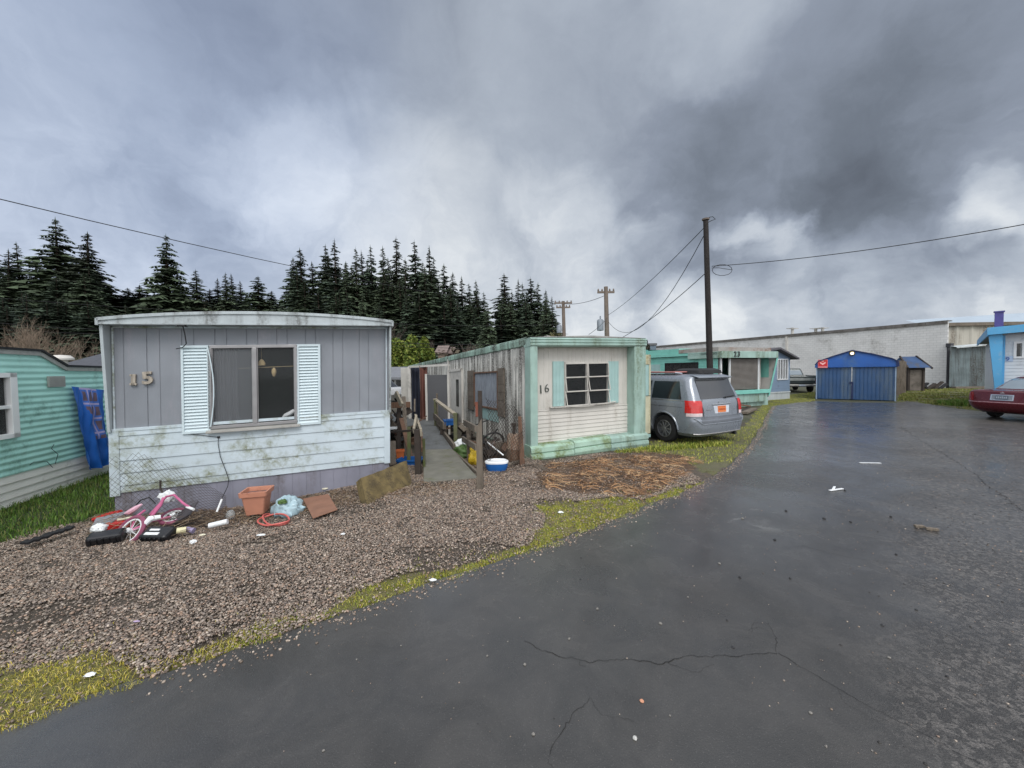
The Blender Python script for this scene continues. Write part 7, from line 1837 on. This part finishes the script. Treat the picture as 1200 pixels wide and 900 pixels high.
mb = MB(); mb.tube([KK.rear(.20, 1.15, .03), KK.rear(.58, 1.17, .03)], .014, 6); mb.tube([KK.rear(.2, 1.12, .03), KK.rear(.2, 1.16, .04)], .02, 6); mb.build('wiper', m_blacktrim, van)
# tailgate: chrome bar, plate recess, plate, lower step, bumper pad
for sg in (-1, 1):
    mb = MB(); mb.tube([KK.rear(sg * .66, z, .003) for z in (.66, .85, 1.1, 1.35, 1.6)], .005, 4); mb.build('tailgate_seam', m_blacktrim, van)
mb = MB(); mb.tube([KK.rear(x, .99, .012) for x in (-.36, -.15, .15, .36)], .014, 6); mb.build('chrome_bar', m_chrome, van, smooth=True)
KK.patch_rear([(-.27, .77), (.27, .77), (.31, .955), (-.31, .955)], mat('silver_light_recess', lin(196, 202, 210), .35), van, 'plate_recess', .006)
m_plate = mat('orange_plate', lin(216, 122, 66), .45, .1, 20)
pl = KK.patch_rear([(-.155, .79), (.155, .79), (.155, .945), (-.155, .945)], m_plate, van, 'number_plate', .016, label='orange licence plate')
mb = MB(); random.seed(5)
for i in range(6): x = -.115 + .046 * i; p = KK.rear(x, .86, .019); mb.obox(p, (.028, .004, .05)); mb.obox(KK.rear(x, .92, .019), (.03, .004, .01))
mb.build('plate_marks', mat('plate_marks', lin(186, 84, 48), .5), pl)
KK.patch_rear([(-.80, .545), (.80, .545), (.74, .70), (-.74, .70)], mat('shadow_grey_paint', lin(92, 96, 102), .4), van, 'bumper_recess', .006, 20)
mb = MB(); mb.tube([KK.rear(x, .535 if abs(x) < .78 else .535 + (abs(x) - .78) * 1.0, .012) for x in [-.93 + 1.86 * i / 30 for i in range(31)]], .012, 6); mb.build('bumper_lip', mp_, van, smooth=True)
mb = MB(); mb.tube([KK.rear(x, .29, .014) for x in [-.9 + 1.8 * i / 20 for i in range(21)]], .016, 6); mb.build('bumper_trim', m_alu, van, smooth=True)
mb = MB(); mb.obox(KK.rear(-.45, .87, .006), (.20, .006, .022)); mb.obox(KK.rear(-.1, 1.035, .008), (.04, .006, .03)); mb.build('badge', m_chrome, van)
mb = MB(); mb.tube([(.55, .3, .22), (.55, .06, .22)], .04, 10); mb.build('exhaust', m_blacktrim, van)
for sg in (-1, 1): mb = MB(); mb.tube([(sg * .60, .75, 1.755), (sg * .62, 1.0, 1.78), (sg * .62, 2.7, 1.78), (sg * .6, 2.95, 1.745)], .018, 6); mb.build('roof_rail', m_chrome, van)
# red toboggan and dark cargo board on the roof
t = thing('roof_cargo', 'flat reddish board strapped on the roof of the silver minivan', 'board', org + Vector((0, 0, 1.76)), ANG)
mb = MB(); mb.obox((-.35, 1.9, .03), (.6, 1.9, .03)); mb.build('board', mat('faded_red_board', lin(170, 110, 104), .6), t, bevel=.01)
t = thing('roof_bag', 'black cargo cover lying on the rear of the minivan roof', 'cargo cover', org + Vector((0, 0, 1.74)), ANG)
mb = MB(); loft(mb, [[(x * 1.0, y + .0, z) for x, y, z in rsq(.48, .0, .1)], rsq(.46, .09, .12), rsq(.34, .14, .12)]); mb.T = Matrix.Identity(4); mb.v = [(x + .32, y * .9 + .98, z) for x, y, z in mb.v]; mb.build('cover', mat('black_canvas', lin(34, 34, 36), .8, .2, 5), t, smooth=True)

# --- dark red sedan at the right edge
AR = R(-80); fd = Vector((-math.sin(AR), math.cos(AR), 0)); rt = Vector((math.cos(AR), math.sin(AR), 0))
yc = 12.6; ctr = Vector((D(1172, 480, yc).x, yc, 0))
sed = thing('sedan', 'dark red sedan seen from behind at the right edge of the asphalt', 'car', ctr, AR)
mr_ = paint('dark_red_paint', lin(84, 14, 26), .28)
KS = Shell([(.26, .22, 5.0, .80, .3, .3, .08, .15), (.34, .08, 5.15, .88, .32, .35, .09, .18), (.46, .0, 5.25, .915, .30, .38, .09, .2), (.57, -.02, 5.27, .92, .28, .38, .09, .2), (.60, .03, 5.24, .915, .24, .38, .07, .2),
            (.80, .07, 5.18, .91, .20, .35, .05, .2), (.94, .10, 5.05, .895, .20, .35, .05, .2), (.985, .16, 4.8, .86, .22, .35, .05, .2), (1.0, .26, 4.3, .80, .25, .35, .05, .2)])
KS.body([.26, .3, .34, .4, .46, .52, .57, .60, .66, .73, .8, .88, .94, .965, .985, 1.0], mr_, sed, arches=[(-.78, 1.25, .32, .37), (.78, 1.25, .32, .37), (-.78, 4.2, .32, .37), (.78, 4.2, .32, .37)])
KG = Shell([(.99, .98, 3.95, .80, .25, .3, .05, .2), (1.1, 1.12, 3.7, .75, .25, .3, .05, .2), (1.3, 1.42, 3.3, .66, .25, .3, .05, .2), (1.40, 1.62, 3.05, .60, .25, .3, .05, .15), (1.44, 1.8, 2.85, .48, .25, .3, .05, .1)])
KG.body([.99, 1.05, 1.1, 1.2, 1.3, 1.36, 1.40, 1.425, 1.44], mr_, sed, 'roof')
m_scr = mat('pale_reflective_glass', lin(120, 132, 140), .08, .05, 3, coat=.8)
KG.patch_rear([(-.70, 1.02), (.70, 1.02), (.54, 1.36), (-.54, 1.36)], m_scr, sed, 'rear_window', .006)
for sg in (-1, 1):
    car_wheel(sg * .78, 1.25, .33, .2, sg, sed, 8); car_wheel(sg * .78, 4.2, .33, .2, sg, sed, 8)
    KG.patch_side([(1.5, 1.03), (3.5, 1.03), (3.1, 1.33), (1.75, 1.33)] if sg > 0 else [(3.5, 1.03), (1.5, 1.03), (1.75, 1.33), (3.1, 1.33)], sg, m_cargl, sed, 'side_window', .005)
    KS.patch_rear([(sg * .70, .63), (sg * .89, .63), (sg * .87, .92), (sg * .72, .92)] if sg > 0 else [(-.89, .63), (-.70, .63), (-.72, .92), (-.87, .92)], mat('dark_red_lens', lin(120, 14, 24), .15, .1, 10, coat=.5), sed, 'tail_light', .010)
mb = MB(); mb.box(-.66, .66, .4, 4.9, .22, .6); mb.build('underbody', m_blacktrim, sed)
fr = KS.patch_rear([(-.27, .67), (.27, .67), (.27, .86), (-.27, .86)], m_chrome, sed, 'plate_frame', .010)
KS.patch_rear([(-.24, .69), (.24, .69), (.24, .84), (-.24, .84)], mat('grey_recess', lin(120, 126, 134), .4), fr, 'recess', .014)
pl = KS.patch_rear([(-.15, .695), (.15, .695), (.15, .835), (-.15, .835)], mat('dark_grey_plate', lin(86, 96, 108), .5, .15, 20), sed, 'number_plate', .019)
mb = MB()
for i in range(6): mb.obox(KS.rear(-.11 + .044 * i, .765, .022), (.026, .004, .05 + .02 * (i % 2)))
mb.build('plate_marks', mat('pale_marks', lin(176, 184, 192), .5), pl)
mb = MB(); pts = [KS.rear(-.03 + 0 * i, .92, .02) for i in range(1)]; c_ = KS.rear(0, .915, .02); mb.tube([c_ + Vector((-.05, 0, -.012)), c_ + Vector((0, 0, .026)), c_ + Vector((.05, 0, -.012)), c_ + Vector((-.05, 0, -.012))], .007, 5); mb.build('emblem', m_chrome, sed)
mb = MB(); mb.tube([KS.rear(x, .595, .012) for x in [-.88 + 1.76 * i / 20 for i in range(21)]], .014, 6); mb.build('bumper_trim', mat('pinkish_chrome', lin(190, 150, 150), .25, metal=.7), sed, smooth=True)

# --- old pickup beyond, tailgate to the camera
yc = 27.2; ct = D(940, 462, yc); pk_ = thing('pickup_truck', 'old dark pickup truck parked left of the blue carport', 'pickup', (ct.x + .0, yc, 0.0), R(-20))
mdk = paint('dark_green_grey_paint', lin(50, 58, 56), .45)
mb = MB(); mb.box(-.98, .98, .16, 2.3, .62, 1.18); mb.box(-.98, -.90, .16, 2.3, 1.18, 1.22); mb.box(.90, .98, .16, 2.3, 1.18, 1.22); mb.box(-.95, .95, 3.6, 5.0, .6, 1.15); mb.box(-.95, .95, 2.35, 3.6, .6, 1.2); bd_ = mb.build('body', mdk, pk_, bevel=.04)
mb = MB(); mb.box(-.80, .80, .11, .16, .66, 1.16); mb.build('tailgate', mdk, pk_, bevel=.015)
mb = MB(); mb.box(-.78, .78, .095, .11, .86, 1.06); mb.build('tailgate_panel', mat('pale_tailgate_panel', lin(146, 150, 146), .5, .1, 3, dirt=GRIME, dirt_amt=.5), pk_)
mb = MB(); mb.box(-.96, .96, -.02, .10, .46, .60); mb.build('bumper', m_alu2, pk_, bevel=.03)
mb = MB(); mb.box(-.18, .18, -.035, -.02, .47, .60); mb.build('number_plate', mat('pale_marks', None), pk_)
for sg in (-1, 1): mb = MB(); mb.box(sg * .89 - .07, sg * .89 + .07, .10, .16, .68, 1.0); mb.build('tail_light', mat('dark_red_lens', None), pk_)
KC = Shell([(1.15, 2.35, 3.9, .88, .15, .2, .0, .1), (1.6, 2.5, 3.5, .74, .15, .2, .0, .1), (1.72, 2.6, 3.4, .68, .15, .2, .0, .1)]); KC.body([1.15, 1.3, 1.45, 1.6, 1.68, 1.72], mdk, pk_, 'cab'); KC.patch_rear([(-.72, 1.24), (.72, 1.24), (.62, 1.58), (-.62, 1.58)], m_scr, pk_, 'rear_window', .01)
for sg in (-1, 1): car_wheel(sg * .82, 1.15, .37, .24, sg, pk_, 6, .55); car_wheel(sg * .82, 4.2, .37, .24, sg, pk_, 6, .55)
mb = MB(); mb.box(-.6, .6, .3, 4.8, .4, .62); mb.build('underbody', m_blacktrim, pk_)
# tiny white car in the gap on the left
A = D(467, 452, 24); wc = thing('parked_car', 'white car seen through the gap beside trailer fifteen', 'car', (A.x, 24, ghf(A.x, 24)), R(60))
KS2 = Shell([(z, *v) for z, v in ((.26, (.2, 4.2, .78, .3, .3, .08, .15)), (.5, (.0, 4.4, .86, .3, .38, .09, .2)), (.8, (.05, 4.35, .86, .25, .35, .05, .2)), (.95, (.15, 4.1, .8, .22, .35, .05, .2)))])
KS2.body([.26, .4, .5, .65, .8, .9, .95], paint('white_car_paint', lin(214, 216, 218), .3), wc); K3 = Shell([(.93, .6, 3.3, .78, .25, .3, .05, .2), (1.35, 1.1, 2.7, .62, .25, .3, .05, .2), (1.42, 1.3, 2.5, .5, .25, .3, .05, .1)]); K3.body([.93, 1.1, 1.25, 1.35, 1.42], m_cargl, wc, 'cabin')
for sg in (-1, 1): car_wheel(sg * .76, .9, .31, .2, sg, wc, 6); car_wheel(sg * .76, 3.4, .31, .2, sg, wc, 6)
# ================================================================== trees
leafm = vcolmat('needles', .75); bark = mat('bark', lin(64, 54, 46), .9, .2, 2, .3, 20); barkp = mat('pale_bark', lin(128, 112, 96), .9, .2, 2)
def conifer_arrays(h, rad, seed, dens=1.0, bare=.10, droop=.35, ragged=.3):
    rg = np.random.default_rng(seed); V = []; F = []; Cc = []; n = 0
    whorls = int(30 * dens); 
    for i in range(whorls):
        t = bare + (1 - bare) * (i + rg.uniform(-.3, .3)) / whorls
        t = min(max(t, bare), .985); z = h * t
        L0 = rad * (1 - t) ** .82 * (1 + ragged * rg.uniform(-.6, .5)) + .12
        nb = int(rg.integers(6, 10) * (0.75 + .4 * (1 - t)))
        a0 = rg.uniform(0, 6.28)
        for b in range(nb):
            if rg.random() < .10: continue
            a = a0 + 6.283 * b / nb + rg.uniform(-.25, .25); L = L0 * rg.uniform(.5, 1.3); ca, sa = math.cos(a), math.sin(a); z = h * min(.985, t + rg.uniform(-.022, .022))
            dr = droop * rg.uniform(.5, 1.3); up = .18 * (t - .3)
            ns = 5 if L > rad * .25 else 3
            shade = rg.uniform(.65, 1.35)
            for s_ in range(ns):
                r0 = L * (s_ + .15) / ns; r1 = L * (s_ + 1.25) / ns
                z0 = z + r0 * up - dr * r0 * r0 / max(L, .1) * .8; z1 = z + r1 * up - dr * r1 * r1 / max(L, .1) * .8
                w = (.33 * L * (1 - .60 * (s_ / ns)) + .16) * rg.uniform(.6, 1.3)
                for sd_ in (-1, 1):
                    # a twig spray: a drooping triangle leaving the branch sideways
                    tx = -sa * sd_ * w; ty = ca * sd_ * w
                    p0 = (ca * r0, sa * r0, z0 + .05 * L); p1 = (ca * (r0 + (r1 - r0) * .55), sa * (r0 + (r1 - r0) * .55), (z0 + z1) / 2 - .02)
                    p2 = (ca * (r1 + .15 * w) + tx, sa * (r1 + .15 * w) + ty, z1 - w * rg.uniform(.15, .6))
                    p3 = (ca * (r0 + .1 * w) + tx * .75, sa * (r0 + .1 * w) + ty * .75, z0 - w * rg.uniform(.3, .8))
                    V += [p0, p1, p2, p3]; F.append((n, n + 1, n + 2, n + 3)); n += 4
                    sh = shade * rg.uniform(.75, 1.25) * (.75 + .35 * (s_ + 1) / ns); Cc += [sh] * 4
    # leader
    for k in range(4): V += [(0, 0, h * .93), (.12, 0, h * .96), (0, 0, h * 1.02), (-.12, 0.05 * k, h * .95)]; F.append((n, n + 1, n + 2, n + 3)); n += 4; Cc += [1] * 4
    return np.array(V), np.array(F), np.array(Cc)
protos = []
specs = [(1, 30, 5.2, 1.25, .06, .40, .35), (2, 30, 4.2, 1.15, .14, .45, .45), (3, 30, 3.4, 1.1, .10, .35, .4), (4, 30, 6.2, 1.35, .04, .40, .3), (5, 30, 3.8, 1.0, .30, .5, .6)]
base_cols = [(.038, .056, .034), (.048, .066, .036), (.036, .052, .034), (.050, .070, .038), (.050, .062, .040)]
for (sd_, h, rad, dens, bare, droop, rag), bc in zip(specs, base_cols):
    V, F, cc = conifer_arrays(h, rad, sd_, dens, bare, droop, rag)
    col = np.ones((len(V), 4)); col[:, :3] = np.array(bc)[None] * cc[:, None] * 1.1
    t = thing('conifer_tree', 'x', 'tree'); 
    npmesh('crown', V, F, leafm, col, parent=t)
    mb = MB(); mb.tube([(0, 0, -3), (0, 0, 0), (.1, 0, h * .5), (0, 0, h * .97)], [.45, .42, .25, .04], 8); mb.build('trunk', bark, t, smooth=True)
    protos.append(t)
used = [False] * 5
def put_conifer(px, pyt, y, kind, wpx=None, label=None, group=None, tilt=0):
    T_ = D(px, pyt, y); g = ghf(T_.x, y); h = max(6.0, T_.z - g); p = protos[kind]
    if used[kind]: o = copy_tree(p)
    else: o = p; used[kind] = True
    o.location = (T_.x, y, g - .3); sc_ = (h + .3) / 30.6
    rad = specs[kind][2]; sx = sc_ if wpx is None else (wpx * (1.12 if wpx > 46 else 1.4) / 2 / FPX * y) / rad
    o.scale = (sx, sx, sc_); o.rotation_euler = (random.uniform(-.02, .02), random.uniform(-.02, .02), random.uniform(0, 6.28))
    if 'group' in o: del o['group']
    tag(o, label, 'tree', group); return o
random.seed(21)
put_conifer(66, 254, 118, 3, 74, 'broad tall conifer, the highest on the left of the wooded slope')
put_conifer(101, 270, 116, 4, 44, 'sparse slender conifer just right of the broad tall one')
put_conifer(193, 272, 112, 3, 58, 'big full conifer standing alone above the roof of trailer fifteen')
put_conifer(230, 315, 116, 1, 30, 'smaller conifer right of the full lone conifer')
put_conifer(302, 322, 110, 3, 46, 'squat dark conifer near the middle of the roof of trailer fifteen')
put_conifer(352, 289, 112, 1, 40, 'ragged leftmost conifer of the dense central grove')
put_conifer(487, 280, 106, 0, 44, 'tall dark conifer in the centre of the dense grove')
put_conifer(463, 276, 112, 4, 34, 'thin tallest conifer of the dense central grove')
put_conifer(592, 319, 112, 4, 42, 'airy leftmost conifer of the small grove beside the far pole')
put_conifer(622, 323, 112, 0, 46, 'dark highest conifer of the small grove beside the far pole')
GL, GM, GR_, GB = 'conifers on the left slope', 'conifers of the central grove', 'conifers of the small grove by the far pole', 'low dark conifers on the slope'
LL, LM, LR_, LB = 'dark conifer on the left skyline beside the broad tall one', 'dark conifer packed inside the dense central grove', 'dark conifer in the small grove beside the far pole', 'low dark conifer filling the foot of the wooded slope'
for px, py, k, w in ((8, 290, 2, 30), (20, 282, 1, 26), (-15, 280, 3, 50), (-45, 270, 0, 50), (40, 300, 1, 40), (84, 300, 0, 40), (-80, 285, 1, 50), (118, 318, 1, 30), (50, 318, 0, 44)): put_conifer(px, py, random.uniform(112, 126), k, w, LL, GL)
for px, py, k, w in ((124, 335, 2, 34), (150, 337, 0, 34), (163, 333, 2, 30), (140, 345, 1, 34), (176, 345, 1, 36), (214, 335, 0, 34), (246, 338, 2, 24), (254, 325, 2, 18), (264, 318, 1, 20), (272, 320, 2, 18), (282, 328, 2, 18), (318, 340, 1, 26), (290, 345, 0, 26), (330, 345, 2, 24)):
    put_conifer(px, py, random.uniform(118, 130), k, w, 'smaller conifer on the skyline above the roof of trailer fifteen', 'small skyline conifers above the roof of trailer fifteen')
for px, py, k, w in ((343, 300, 0, 34), (366, 305, 2, 30), (379, 284, 0, 36), (392, 278, 2, 34), (384, 296, 1, 40), (407, 305, 0, 36), (417, 287, 1, 28), (425, 292, 2, 28), (436, 286, 0, 32), (448, 287, 1, 30), (456, 300, 0, 34), (474, 300, 1, 30), (503, 286, 2, 32), (510, 300, 0, 34), (520, 308, 1, 34), (531, 318, 0, 36), (542, 322, 2, 26), (550, 330, 0, 34), (558, 327, 1, 24), (566, 340, 0, 30), (430, 305, 0, 40), (495, 305, 0, 36)):
    put_conifer(px, py, random.uniform(102, 122), k, w, LM, GM)
for px, py, k, w in ((606, 326, 2, 26), (613, 330, 0, 30), (630, 330, 1, 28), (638, 338, 0, 30), (647, 346, 2, 24), (600, 340, 1, 28), (618, 340, 0, 30), (584, 345, 2, 18)): put_conifer(px, py, random.uniform(106, 120), k, w, LR_, GR_)
for i in range(70):
    px = random.uniform(-120, 655); top = np.interp(px, [-120, 0, 110, 200, 330, 345, 570, 580, 590, 655], [325, 335, 352, 362, 360, 330, 355, 385, 365, 370]) + random.uniform(-4, 22)
    put_conifer(px, top, random.uniform(84, 102), random.choice([0, 0, 1, 2, 3]), random.uniform(26, 46), LB, GB)
# broadleaf shrubs and bare trees
def bush(px0, px1, pyt, pyb, y, cols_, name, label, cat, n=2600, leaf=.10, group=None, kind=None, trunks=3):
    A = D(px0, pyb, y); B = D(px1, pyb, y); T_ = D((px0 + px1) / 2, pyt, y); g = min(A.z, ghf((A.x + B.x) / 2, y)); cx = (A.x + B.x) / 2
    t = thing(name, label, cat, (cx, y, g), 0, group); w = (B.x - A.x) / 2; h = T_.z - g
    lobes = [(rng.uniform(-.7, .7) * w, rng.uniform(-.6, .6) * w * .7, h * rng.uniform(.35, .72), w * rng.uniform(.28, .5), h * rng.uniform(.22, .34)) for _ in range(9)]
    P = []; 
    L = [lobes[i] for i in rng.integers(0, 9, n)]
    d = rng.normal(0, 1, (n, 3)); d /= np.linalg.norm(d, axis=1)[:, None]; rr_ = rng.uniform(.55, 1.05, n) ** .6
    C3 = np.array([(l[0] + dd[0] * l[3] * r, l[1] + dd[1] * l[3] * r, l[2] + dd[2] * l[4] * r) for l, dd, r in zip(L, d, rr_)]); C3[:, 2] = np.clip(C3[:, 2], .1, h)
    a = rng.normal(0, 1, (n, 3)); a /= np.linalg.norm(a, axis=1)[:, None]; b_ = np.cross(a, rng.normal(0, 1, (n, 3))); b_ /= np.linalg.norm(b_, axis=1)[:, None]
    s_ = leaf * rng.uniform(.6, 1.5, n)[:, None]
    V = np.stack([C3 - a * s_, C3 + b_ * s_ * .6, C3 + a * s_, C3 - b_ * s_ * .6], 1).reshape(-1, 3); F = np.arange(n * 4).reshape(n, 4)
    cl = np.array(cols_)[rng.integers(0, len(cols_), n)] * rng.uniform(.6, 1.35, (n, 1)); cl[:, 3] = 1
    npmesh('crown', V, F, leafm, np.repeat(cl, 4, 0), parent=t)
    mb = MB()
    for i in range(trunks): mb.tube([(rng.uniform(-.3, .3) * w, 0, -.3), (rng.uniform(-.5, .5) * w, rng.uniform(-.3, .3), h * .6)], .10, 5, r1=.03)
    mb.build('trunk', bark, t); return t
yg = [lin(112, 124, 50), lin(92, 108, 42), lin(74, 94, 40), lin(126, 132, 62)]
bush(450, 482, 391, 437, 66, yg, 'shrub', 'yellow green leafy shrub nearest the right edge of trailer fifteen', 'shrub', 6000, .26)
bush(476, 510, 390, 437, 64, yg, 'shrub', 'yellow green leafy shrub left of the tiny cabin', 'shrub', 6000, .26)
bush(443, 462, 388, 430, 72, yg[1:3], 'shrub', 'darker green shrub behind the yellow green ones', 'shrub', 4000, .28) if False else None
bush(634, 662, 377, 402, 60, [lin(96, 92, 62), lin(80, 80, 52), lin(110, 100, 72)], 'shrub', 'olive brown twiggy shrub at the foot of the small grove', 'shrub', 3500, .2)
bush(744, 762, 388, 415, 46, [lin(52, 54, 44), lin(64, 62, 50)], 'shrub', 'dark bush peeping over the right end of the roof of trailer sixteen', 'shrub', 1800, .16)
# dark mass of undergrowth on the slope (leaf clumps spread over the hill)
n = 150000
X = rng.uniform(-240, 32, n); Y = rng.uniform(66, 150, n); 
k = (X / Y > -1.55) & (X / Y < .22); X = X[k]; Y = Y[k]; n = len(X)
cl_ = np.array([noise.noise(Vector((x * .09, y * .09, 0))) for x, y in zip(X, Y)]); c2_ = np.array([noise.noise(Vector((x * .35, y * .35, 4))) for x, y in zip(X, Y)])
H = gh(X, Y) + rng.uniform(0, 1, n) * (2.6 + 5.0 * cl_ + 3 * c2_).clip(.4)
C3 = np.stack([X, Y, H], 1); a = rng.normal(0, 1, (n, 3)); a[:, 2] *= .6; a /= np.linalg.norm(a, axis=1)[:, None]; b_ = np.cross(a, rng.normal(0, 1, (n, 3))); b_ /= np.linalg.norm(b_, axis=1)[:, None]; s_ = rng.uniform(.22, .65, n)[:, None]
V = np.stack([C3 - a * s_, C3 + b_ * s_ * .55, C3 + a * s_, C3 - b_ * s_ * .55], 1).reshape(-1, 3); F = np.arange(n * 4).reshape(n, 4)
c0 = np.array([(.042, .054, .030, 1), (.066, .076, .034, 1), (.10, .082, .056, 1), (.030, .040, .026, 1)])
ci = np.where(c2_ > .15, 2, np.where(cl_ > .1, 1, np.where(cl_ < -.2, 3, 0))); cl = c0[ci] * rng.uniform(.6, 1.4, (n, 1)); cl[:, 3] = 1
tag(npmesh('undergrowth', V, F, leafm, np.repeat(cl, 4, 0)), 'dark tangled undergrowth covering the slope below the conifers', 'undergrowth', kind='stuff')
# bare trees
def bare_tree(px, pyt, pyb, y, seed, label, m=barkp, spread=.55, group=None, rad=.11):
    random.seed(seed); B = D(px, pyb, y); T_ = D(px, pyt, y); g = min(B.z, ghf(B.x, y)); h = T_.z - g
    t = thing('bare_tree', label, 'tree', (B.x, y, g), 0, group); mt = MB(); mc = MB()
    def grow(p, d, L, r, lv):
        q = p; pts = [p]; dd = d
        for i in range(3):
            dd = (dd + Vector((random.uniform(-.2, .2), random.uniform(-.2, .2), random.uniform(-.05, .15)))).normalized(); q = q + dd * L / 3; pts.append(q)
        (mt if lv == 0 else mc).tube(pts, r, 5 if lv < 2 else 3, r1=r * .55, cap=False)
        if lv < 4:
            for i in range(4 if lv < 2 else 4):
                j = random.randint(1, 3); nd = (dd + Vector((random.uniform(-1, 1), random.uniform(-1, 1), random.uniform(-.1, .7))) * spread * 1.2).normalized(); grow(pts[j], nd, L * random.uniform(.5, .78), r * .52, lv + 1)
    for i in range(3): grow(Vector((random.uniform(-.4, .4), 0, -.3)), Vector((random.uniform(-.5, .5), random.uniform(-.3, .3), 1)).normalized(), h * .42, rad, 0)
    mt.build('trunk', m, t); mc.build('crown', m, t)
bare_tree(28, 366, 420, 36, 1, 'pale bare tree behind the near end of the mint trailer'); bare_tree(48, 372, 420, 40, 2, 'grey bare tree beside the pale one behind the mint trailer', mat('brown_twigs', lin(112, 98, 84), .9)); bare_tree(2, 380, 420, 38, 3, 'brown bare bush tree at the left picture edge', mat('brown_twigs', None)); bare_tree(92, 385, 425, 44, 4, 'small bare tree above the dark shingled roof', mat('brown_twigs', None))
bare_tree(524, 396, 425, 80, 5, 'bare twiggy tree in front of the tiny cabin', mat('grey_twigs', lin(92, 82, 74), .9), rad=.16); bare_tree(545, 396, 425, 82, 6, 'bare twiggy tree right of the tiny cabin', mat('grey_twigs', None), rad=.16); bare_tree(505, 390, 425, 84, 7, 'bare twiggy tree left of the tiny cabin', mat('grey_twigs', None), rad=.16)
bare_tree(455, 367, 410, 80, 8, 'grey bare tree rising behind the right eave of trailer fifteen', mat('grey_twigs', None), rad=.16)
# weeds by the mid verge
X, Y = scatter(9000, (2.2, 6.5, 8.6, 10.2), lambda X, Y: ((X - 3.9) / 1.6) ** 2 + ((Y - (8.7 + .28 * (X - 2.5))) / .22) ** 2 < 1)
v, f, c = blades(X, Y, .12, .016, gg + [lin(84, 100, 44)], 1.0); tag(npmesh('weeds', v, f, gmat, c), 'green weeds growing at the right corner of trailer sixteen', 'weeds', kind='stuff')
random.seed(77)
for i in range(34):
    px = random.uniform(342, 572); top = np.interp(px, [342, 380, 470, 510, 572], [315, 305, 305, 315, 350]) + random.uniform(-3, 30)
    put_conifer(px, top, random.uniform(98, 112), random.choice([0, 1, 3]), random.uniform(32, 44), LM, GM)
for i in range(9):
    put_conifer(random.uniform(588, 645), random.uniform(342, 362), random.uniform(96, 108), random.choice([0, 3]), random.uniform(28, 36), LR_, GR_)
for i in range(9):
    put_conifer(random.uniform(-40, 105), random.uniform(305, 330), random.uniform(106, 116), random.choice([0, 3]), random.uniform(40, 56), LL, GL)
